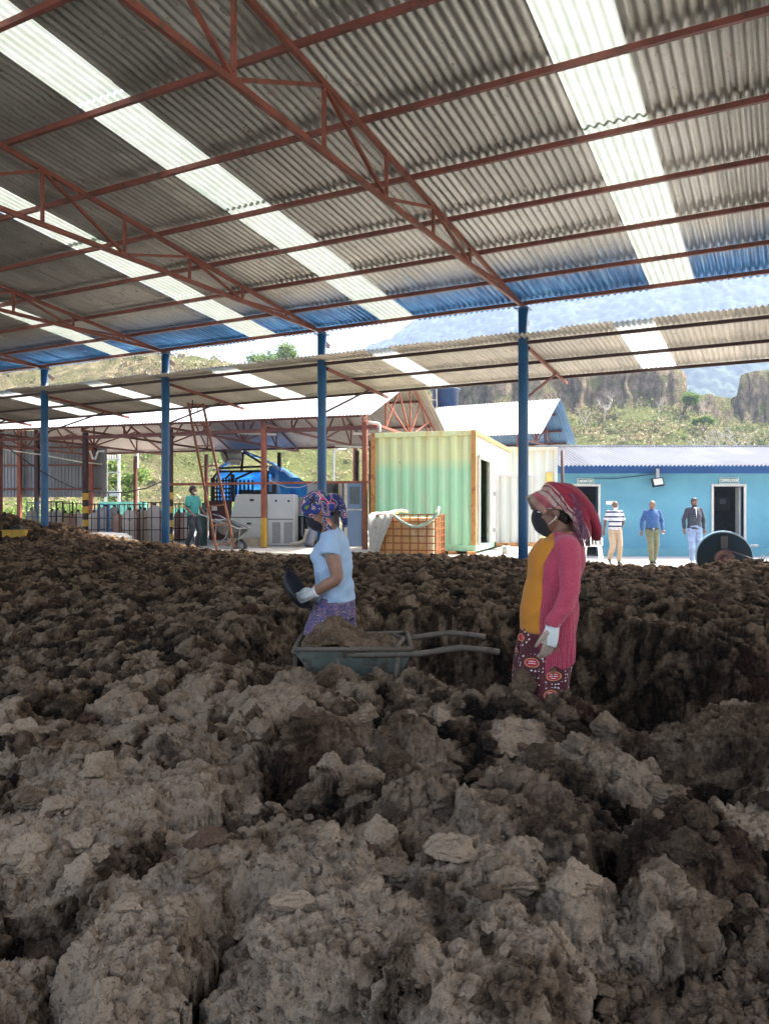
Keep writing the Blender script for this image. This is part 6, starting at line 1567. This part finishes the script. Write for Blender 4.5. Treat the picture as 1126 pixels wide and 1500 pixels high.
cg_ = m.build('cardigan', m_card, wr_, recalc=False); sd = cg_.modifiers.new('s', 'SOLIDIFY'); sd.thickness = .008; sd.offset = 0
for s in (1, -1):
    m = MB(); sell(m, [(-.030, s*.080, 1.352), (-.030, s*.128, 1.332), (-.034, s*.168, 1.26), (-.030, s*.195, 1.18), (-.022, s*.205, 1.11), (.006, s*.208, 1.04), (.046, s*.205, .975), (.051, s*.203, .955)], [(.050, .036), (.062, .056), (.056, .052), (.051, .049), (.048, .046), (.045, .043), (.041, .039), (.040, .038)], (1, 0, 0), 20, cap=.15)
    fuse(m, 'sleeve', m_card, cg_, VX, 3, lambda x, y, z: .004*np.sin(z*75+x*25+2*fbm(x*9, z*9, 2, 550))*sstep(1.18, 1.0, z)+.003*fbm(x*14, z*14, 3, 551))
# watch band on the near wrist
m = MB(); sell(m, [(.046, .203, .972), (.047, .203, .962)], [(.036, .034)]*2, (1, 0, 0), 20, cap=.1); m.build('wristband', M['grey_metal'], wr_)
# hair, mask, headscarf
m = MB(); ball(m, at_(-.02, 0, .02), (.090, .080, .088), Rm); ball(m, at_(-.052, 0, -.035), (.040, .060, .055), Rm); fuse(m, 'hair', M['hair'], wr_, .006, 2, lambda x, y, z: .002*fbm(x*90, z*90, 2, 9))
m = MB(); sell(m, [at_(.060, 0, .002), at_(.068, 0, -.03), at_(.056, 0, -.07), at_(.040, 0, -.098)], [(.042, .038), (.054, .044), (.056, .046), (.040, .034)], (0, 1, 0)); mk = fuse(m, 'face_mask', M['mask_black'], wr_, .005, 3)
for s in (1, -1):
    q = MB(); q.tube([at_(.072, s*.044, .0), at_(.03, s*.074, .018), at_(-.004, s*.082, .012)], .0024, 6); q.tube([at_(.036, s*.060, -.065), at_(.010, s*.078, -.045), at_(-.004, s*.082, -.028)], .0024, 6); q.build('ear_loop', M['ear_loop'], mk)
m = MB()
ball(m, (-.008, 0, 1.560), (.112, .096, .076)); ball(m, (.068, 0, 1.560), (.056, .078, .050))
sell(m, [(.02, 0, 1.60), (-.06, 0, 1.592), (-.12, 0, 1.545), (-.168, 0, 1.482), (-.202, 0, 1.415), (-.212, 0, 1.365)], [(.088, .052), (.092, .054), (.090, .048), (.084, .040), (.076, .030), (.062, .014)], (0, 1, 0), 24)
for s in (1, -1):
    sell(m, [(.118, 0, 1.572), (.10, s*.035, 1.560), (.078, s*.066, 1.53), (.066, s*.074, 1.50)], [(.012, .022), (.016, .03), (.012, .034), (.007, .016)], (0, s, 0), 12)
    sell(m, [(.07, s*.070, 1.56), (.02, s*.084, 1.548), (-.03, s*.088, 1.538), (-.09, s*.085, 1.50), (-.13, s*.078, 1.42), (-.145, s*.07, 1.37)], [(.012, .03), (.012, .030), (.014, .034), (.016, .044), (.014, .036), (.008, .02)], (0, s, 0), 12)
sell(m, [(.095, 0, 1.585), (.125, 0, 1.576), (.140, 0, 1.570)], [(.05, .014), (.03, .009), (.010, .004)])
m_cr = print_mat('crimson_scarf', 'crimson')
sc1 = fuse(m, 'headscarf', m_cr, wr_, .0055, 2, lambda x, y, z: .009*(.5-np.abs(fbm((x*.66-z*.75)*16+y*7, (x*.75+z*.66)*4, 2, 560))*1.6)+.003*fbm(x*16, z*16+y*10, 3, 561))
m = MB(); rg = random.Random(4)
for k in range(26):
    s = 1 if k % 4 else -1; x0 = rg.uniform(-.10, .05); z0 = 1.632-abs(x0+.0)*.25; p = Vector((x0, s*rg.uniform(.03, .06), z0)); pts = [p]
    for j in range(5): p = p+Vector((rg.uniform(-.022, .006), s*(.018 if j < 3 else .004), -.018*rg.uniform(.4, 1.4)*(1+j*.2))); p.y = s*min(abs(p.y), .104); pts.append(p.copy())
    m.tube(pts, .0016, 5)
for k in range(14):
    x0 = -.13+rg.uniform(-.01, .02); p = Vector((x0+.04, .098, 1.54)); pts = [p]
    for j in range(8): p = p+Vector((rg.uniform(-.013, .002), rg.uniform(-.002, .004), -.026)); pts.append(p.copy())
    m.tube(pts, .0024, 5)
m.build('fringe', mat('fringe_purple', (.16, .06, .10), .9, 0, .3, 40, (.35, .30, .30), .5, 40), sc1)
m = MB(); m.lathe([(.004, 0), (.0065, .0), (.0065, .004), (.004, .004), (.004, 0)], c=tuple(at_(.0, .086, -.042)), n=12, axis='y'); m.build('earring', mat('gold', (.6, .4, .12), .3, .9, .1), wr_)

# ---- the woman bending over the trench
D = 5.12
wl = thing('person', 'woman in a light blue shirt and patterned blue headscarf holding a black pan', 'person', (xa(487, D), D, .0), R(180))
b = MB(); HC_ = (.090, .005, 1.508); at_, Rm = head(b, HC_, R(36), R(14), .98)
sell(b, [(.0, 0, 1.36), (.03, 0, 1.40), (.065, 0, 1.455)], [(.07, .06), (.050, .052), (.050, .05)])
tor = [(-.02, .90, .130, .095), (-.015, .97, .130, .098), (-.01, 1.06, .135, .105), (.0, 1.15, .14, .112), (.005, 1.24, .148, .112), (.0, 1.32, .145, .09), (.01, 1.375, .10, .06)]
sell(b, [(x, 0, z) for x, z, _, _ in tor], [(w_, d_) for _, _, w_, d_ in tor])
sell(b, [(-.0, .130, 1.320), (-.015, .180, 1.22), (-.038, .20, 1.095), (.03, .195, 1.045), (.105, .170, .995)], [.044, .048, .040, .037, .026], (1, 0, 0), 16)
sell(b, [(-.0, -.130, 1.320), (.02, -.18, 1.22), (.03, -.20, 1.11), (.09, -.15, 1.02), (.15, -.08, .955)], [.056, .048, .040, .037, .026], (1, 0, 0), 16)
LL = {1: [(-.02, .08, .90), (.05, .09, .70), (.10, .10, .50), (.06, .10, .28), (.02, .10, .09)], -1: [(-.02, -.08, .90), (-.02, -.09, .70), (-.01, -.09, .48), (-.05, -.09, .28), (-.08, -.09, .09)]}
for s in (1, -1): sell(b, LL[s], [.070, .072, .055, .052, .036]); x0 = LL[s][-1][0]; sell(b, [(x0-.04, s*.09, .045), (x0+.06, s*.09, .035), (x0+.15, s*.095, .028)], [.036, .04, .026])
body = fuse(b, 'body', M['skin_a'], wl, VX, 2); eyes(body, at_, Rm, .98)
g_ = MB(); hand(g_, (.112, .168, .992), (.9, -.30, -.32), (-.1, -.9, -.2), 1.0, .75, 1); g1_ = fuse(g_, 'hand', M['glove_white'], wl, .0035, 1)
g_ = MB(); sell(g_, [(.092, .174, 1.003), (.125, .164, .987), (.160, .152, .973), (.182, .144, .966)], [(.033, .032), (.040, .030), (.044, .026), (.040, .022)], (0, 1, 0), 18, cap=.15); sell(g_, [(.088, .175, 1.004), (.098, .172, 1.0)], [(.036, .036)]*2, (0, 1, 0), 18, cap=.2); fuse(g_, 'glove', M['glove_white'], wl, .0035, 2)
g_ = MB(); hand(g_, (.152, -.078, .952), (.75, .5, -.3), (.0, .8, .6), .98, .8, -1); fuse(g_, 'glove', M['glove_orange'], wl, .0035, 1)
m = MB(); tt = [(-.018, .93, .170, .132), (-.015, .99, .160, .124), (-.012, 1.06, .152, .122), (-.002, 1.15, .153, .130), (.004, 1.22, .157, .134), (.0, 1.31, .152, .104), (.012, 1.36, .105, .075), (.022, 1.385, .075, .062)]
sell(m, [(x, 0, z) for x, z, _, _ in tt], [(w_, d_) for _, _, w_, d_ in tt], cap=.12)
for s in (1, -1): ball(m, (.085, s*.055, 1.215), (.055, .062, .060))
sell(m, [(.005, .075, 1.350), (-.0, .125, 1.335), (-.0, .165, 1.29), (.003, .188, 1.235)], [(.058, .040), (.064, .056), (.065, .058), (.066, .056)], (1, 0, 0), 20, cap=.1)
sell(m, [(-.0, -.125, 1.335), (.01, -.165, 1.29), (.016, -.188, 1.235)], [(.070, .066), (.072, .066), (.072, .060)], (1, 0, 0), 20, cap=.1)
fuse(m, 'shirt', knit('light_blue_cotton', (.36, .50, .66), .08, .9, 300), wl, VX, 3, lambda x, y, z: .008*(.4-np.abs(fbm(x*6+z*8, z*5-x*6+y*4, 3, 570))*1.5)+.006*np.sin(z*40-x*38+2.5*fbm(x*5, z*5, 2, 571))*sstep(1.12, .95, z)+.003*np.sin(z*62+x*50)*sstep(-.02, -.10, x))
m = MB(); sell(m, [(-.02, 0, .955), (-.018, 0, .92), (-.01, 0, .83)], [(.158, .118), (.166, .128), (.172, .138)], cap=.2)
sell(m, [(.0, .07, .86), (.045, .085, .73), (.085, .095, .60), (.09, .10, .46), (.06, .10, .3), (.03, .10, .15)], [(.095, .118), (.10, .122), (.098, .115), (.088, .10), (.075, .08), (.05, .055)], cap=.3)
sell(m, [(-.03, -.07, .86), (-.03, -.085, .73), (-.03, -.09, .60), (-.02, -.09, .46), (-.04, -.09, .3), (-.07, -.09, .15)], [(.095, .112), (.10, .112), (.098, .105), (.088, .095), (.075, .08), (.05, .055)], cap=.3)
fuse(m, 'trousers', print_mat('purple_print', 'purple'), wl, VX, 3, lambda x, y, z: .010*np.sin(np.arctan2(y, x)*10+z*4+2*fbm(x*3, z*3, 2, 580))*sstep(.96, .9, z)+.004*fbm(x*12, z*7, 3, 581))
m = MB(); ball(m, at_(-.02, 0, .02), (.088, .079, .088), Rm); ball(m, at_(-.05, 0, -.03), (.045, .06, .05), Rm); fuse(m, 'hair', M['hair'], wl, .006, 2)
m = MB(); sell(m, [at_(.062, 0, -.002), at_(.070, 0, -.03), at_(.058, 0, -.07), at_(.042, 0, -.098)], [(.046, .038), (.058, .044), (.058, .044), (.040, .034)], (0, 1, 0)); mk = fuse(m, 'face_mask', M['mask_black'], wl, .005, 3)
for s in (1, -1):
    q = MB(); q.tube([at_(.066, s*.052, -.005), at_(.03, s*.074, .008), at_(-.004, s*.083, .006)], .0024, 6); q.tube([at_(.036, s*.060, -.065), at_(.010, s*.078, -.045), at_(-.004, s*.083, -.03)], .0024, 6); q.build('ear_loop', M['ear_loop'], mk)
m = MB(); ball(m, at_(-.012, 0, .050), (.108, .096, .090), Rm); sell(m, [at_(.074, .0, .028), at_(.045, .062, .025), at_(-.02, .088, .025), at_(-.08, .05, .0)], [(.030, .016), (.03, .014), (.028, .014), (.03, .02)], Rm @ Vector((0, 0, 1)), 12)
sell(m, [at_(.074, .0, .028), at_(.045, -.062, .025), at_(-.02, -.088, .025), at_(-.08, -.05, .0)], [(.030, .016), (.03, .014), (.028, .014), (.03, .02)], Rm @ Vector((0, 0, 1)), 12)
sell(m, [(.02, .02, 1.60), (-.03, .02, 1.585), (-.062, .02, 1.52), (-.080, .02, 1.45), (-.086, .02, 1.415)], [(.045, .03), (.06, .036), (.055, .032), (.045, .022), (.03, .012)], (0, 1, 0), 20)
sell(m, [(.035, .085, 1.50), (.022, .088, 1.45), (.020, .086, 1.40), (.03, .082, 1.365)], [(.03, .016), (.032, .018), (.028, .014), (.018, .008)], (1, 0, 0), 14)
ball(m, (.012, .03, 1.535), (.04, .05, .035))
fuse(m, 'headscarf', print_mat('printed_scarf', 'scarf'), wl, .0055, 2, lambda x, y, z: .002*(1-2*np.abs(fbm(x*7-z*7, z*3+y*5, 1, 590)))+.001*fbm(x*16, z*16+y*12, 2, 591))
# black iron pan, seen edge on
pn = thing('iron_pan', 'shallow round black pan held by the woman in light blue', 'pan', (xa(433.5, D), D-.06, za(864, D)))
m = MB(); m.lathe([(0, 0), (.10, .0), (.122, .012), (.140, .040), (.144, .040), (.126, .008), (.104, -.006), (0, -.006)], n=40); o = m.build('pan_body', M['black'], pn)
m = MB()
for s in (1, -1): m.tube([(-.03, s*.138, .038), (-.02, s*.158, .044), (.02, s*.158, .044), (.03, s*.138, .038)], .005, 8)
m.build('handle', M['black_steel'], pn)
pn.location.y -= .08
wl.scale = (1.02, 1.02, 1.02); wl.location.z = -.035
nrm = Vector((math.cos(R(31)), -.16, math.sin(R(31)))).normalized()
pn.rotation_euler = nrm.to_track_quat('Z', 'Y').to_euler(); pn.rotation_mode = 'XYZ'

# ---- three men crossing the yard and the man in teal
def K(n, c, **k): return knit(n, c, **k)
wy = YZ
f90 = R(-90)
legsA = {1: ((.10, .10, .50), (.06, .09, .085)), -1: ((.10, -.09, .49), (-.16, -.09, .15)), 'f1': (1, 0, .0), 'f-1': (.85, 0, -.5)}
person('balding man in a navy striped white polo shirt with a mask under his chin', (xa(900, 20.4), 20.4, wy), f90+R(4), 1.68, 0,
       {1: ((-.03, .245, 1.14), (-.10, .20, .95)), -1: ((-.03, -.26, 1.15), (.0, -.30, .92))}, legsA, (R(3), R(-5)), 'skin_d',
       striped('navy_stripes', (.50, .50, .52), (.02, .024, .07), .125, .36, .02, (.35, .36, .42)), K('beige_trousers', (.38, .28, .18)), M['black'], 'bald', True, (M['mask_white'], -.045), 'short', .035,
       group=None, collar=K('white_collar', (.6, .6, .65)))
legsB = {1: ((.06, .085, .50), (-.05, .06, .10)), -1: ((.14, -.07, .50), (.12, -.05, .085))}
person('balding man in blue shirt and olive trousers walking between the other two men', (xa(954.5, 20.3), 20.3, wy), f90+R(-4), 1.69, 0,
       {1: ((-.02, .26, 1.15), (.10, .25, .93)), -1: ((-.03, -.26, 1.15), (-.02, -.27, .90))}, legsB, (R(2), R(-22)), 'skin_c',
       K('blue_shirt', (.022, .075, .20)), K('olive_trousers', (.13, .13, .065)), M['iris'], 'bald', False, None, 'long', .02, collar=K('blue_collar', (.03, .10, .28)), inner=None, belt=M['black'])
legsC = {1: ((.08, .10, .49), (-.04, .12, .10)), -1: ((.10, -.10, .50), (.10, -.10, .085)), 'f1': (1, .4, 0)}
person('bearded man with thick dark hair in a charcoal jacket and pale jeans', (xa(1016, 20.5), 20.5, wy), f90+R(2), 1.76, 0,
       {1: ((-.02, .25, 1.15), (.03, .25, .90)), -1: ((-.03, -.26, 1.15), (.02, -.27, .91))}, legsC, (R(2), R(0)), 'skin_d',
       K('charcoal_jacket', (.026, .032, .044)), K('pale_jeans', (.20, .27, .40), var=.35), M['white_plastic'], 'full', True, None, 'long', .0, inner=K('white_tee', (.7, .7, .68)))
tl = at(283, 805, 19.4)
person('slim person in teal shirt and white mask pushing a wheelbarrow beside the ladder', (tl.x, tl.y, tl.z-.0), R(-28), 1.60, .0,
       {1: ((.02, .24, 1.14), (.20, .20, 1.00)), -1: ((-.02, -.25, 1.13), (.16, -.22, .98))}, {1: ((.14, .09, .50), (.06, .09, .12)), -1: ((.05, -.09, .50), (-.14, -.09, .14))}, (R(6), R(8)), 'skin_b',
       K('teal_shirt', (.055, .30, .28)), K('dark_jeans', (.045, .055, .065), var=.3), M['black'], 'afro', False, (M['mask_white'], 0), 'short', .0, female=False)

# ---- wheelbarrows
def barrow_mesh(root, mt_tray, mt_frame, load=None, L=1.18):
    """x forward (wheel end), handles at -x. rim height about .62"""
    W_, zt, zb = .30, .64, .36
    V = []; Fc = []
    outer = [(.50, -.25, zt), (.50, .25, zt), (-.20, .31, zt+.01), (-.20, -.31, zt+.01)]; inner = [(.30, -.14, zb-.03), (.30, .14, zb-.03), (-.08, .17, zb), (-.08, -.17, zb)]
    m = MB(); m.add(outer+inner, [(0, 1, 5, 4), (1, 2, 6, 5), (2, 3, 7, 6), (3, 0, 4, 7), (4, 5, 6, 7)], 0, False); o = m.build('tray', mt_tray, root, recalc=False); sd = o.modifiers.new('s', 'SOLIDIFY'); sd.thickness = .008
    m = MB()
    for i in range(4): m.tube([outer[i], outer[(i+1) % 4]], .014, 8)
    m.build('rim', mt_frame, o)
    for s in (1, -1):
        m = MB(); m.tube([(.52, s*.16, zt-.03), (.1, s*.27, zt-.03), (-.25, s*.30, zt-.02), (-.42, s*.29, zt+.005), (-.50, s*.28, zt+.012), (-.66, s*.28, zt-.005), (-.72, s*.28, zt-.015)], .0185, 10); m.build('handle', mt_frame, root)
        m = MB(); m.tube([(.24, s*.24, zt-.05), (.20, s*.24, .30), (-.02, s*.25, .02)], .015, 8); m.tube([(-.12, s*.29, zt-.04), (-.09, s*.25, .30), (-.04, s*.25, .02)], .015, 8); m.build('leg', mt_frame, root)
    m = MB(); m.tube([(-.10, -.30, zt), (-.16, 0, zt+.02), (-.10, .30, zt)], .014, 8); m.build('crossbar', mt_frame, root)
    m = MB(); m.tube([(-.04, -.25, .05), (-.04, .25, .05)], .012, 8); m.build('crossbar', mt_frame, root)
    w_ = MB(); w_.lathe([(.12, -.03), (.165, -.035), (.18, -.02), (.18, .02), (.165, .035), (.12, .03), (.12, -.03)], c=(.52, 0, .19), n=28, axis='y'); wo = w_.build('wheel', M['black'], root)
    h_ = MB(); h_.lathe([(0, -.02), (.12, -.02), (.12, .02), (0, .02)], c=(.52, 0, .19), n=20, axis='y'); h_.bar((.52, -.16, .19), (.52, .16, .19), .02); h_.build('hub', mt_frame, wo)
    for s in (1, -1): MB().bar((.52, s*.10, .19), (.50, s*.16, zt-.05), .02).build('fork', mt_frame, root)
M['barrow'] = mat('muddy_barrow', (.15, .165, .13), .7, .1, .35, 5, (.10, .075, .05), .7, 6, bs=.4, bscale=50)
M['barrow_tube'] = mat('muddy_tube', (.16, .125, .09), .8, .1, .3, 12, (.08, .06, .045), .5, 12, bs=.5, bscale=70)
D = 4.6
wb = thing('wheelbarrow', 'muddy wheelbarrow loaded with soil standing between the two women in the trench', 'wheelbarrow', (xa(553, D), D, .115), R(181)); wb.scale = (.95, .95, .95)
barrow_mesh(wb, M['barrow'], M['barrow_tube'])
rg_ = np.random.RandomState(2); n = 90; xx = np.linspace(-.19, .47, n); yy = np.linspace(-.25, .25, n); Xg, Yg = np.meshgrid(xx, yy)
hgt = .62+.17*np.exp(-(((Xg-.27)/.16)**2+((Yg)/.22)**2))+.05*np.exp(-(((Xg+.02)/.12)**2+((Yg-.02)/.15)**2))
l1 = lumps3(Xg/.07, Yg/.07, hgt/.07, 8); l2 = lumps3(Xg/.028, Yg/.028, hgt/.028, 9)
edge = np.minimum(np.minimum(Xg+.19, .47-Xg), np.minimum(Yg+.25, .25-Yg)); hgt = hgt+.045*(l1-.5)+.016*(l2-.5)-.30*np.clip(.07-edge, 0, 1)
ld_ = np_mesh('soil_load', np.stack([Xg*1.0, Yg*(.9+Xg*-.1), hgt], -1).reshape(-1, 3), grid_faces(n, n), M['soil']); ld_.matrix_world = Matrix.Translation(wb.location) @ Matrix.Rotation(R(181), 4, 'Z') @ Matrix.Scale(.95, 4)
for nm, val in (('tone', .05+(l1-.5)*.15), ('rust', Xg*0+.15), ('wet', Xg*0+.35)):
    a2 = ld_.data.attributes.new(nm, 'FLOAT', 'POINT'); a2.data.foreach_set('value', val.astype(np.float32).ravel())
tag(ld_, 'heap of dark crumbly soil piled in the muddy wheelbarrow', 'soil load', kind='stuff')
D = 19.0
w2 = thing('wheelbarrow', 'grey wheelbarrow tipped up behind the foot of the red ladder', 'wheelbarrow', (tl.x+.80, tl.y-.35, tl.z+.08), R(-25)); w2.rotation_euler = (0, R(17), R(-25))
barrow_mesh(w2, mat('grey_tray', (.16, .155, .14), .6, .2, .3, 5), M['grey_metal']);
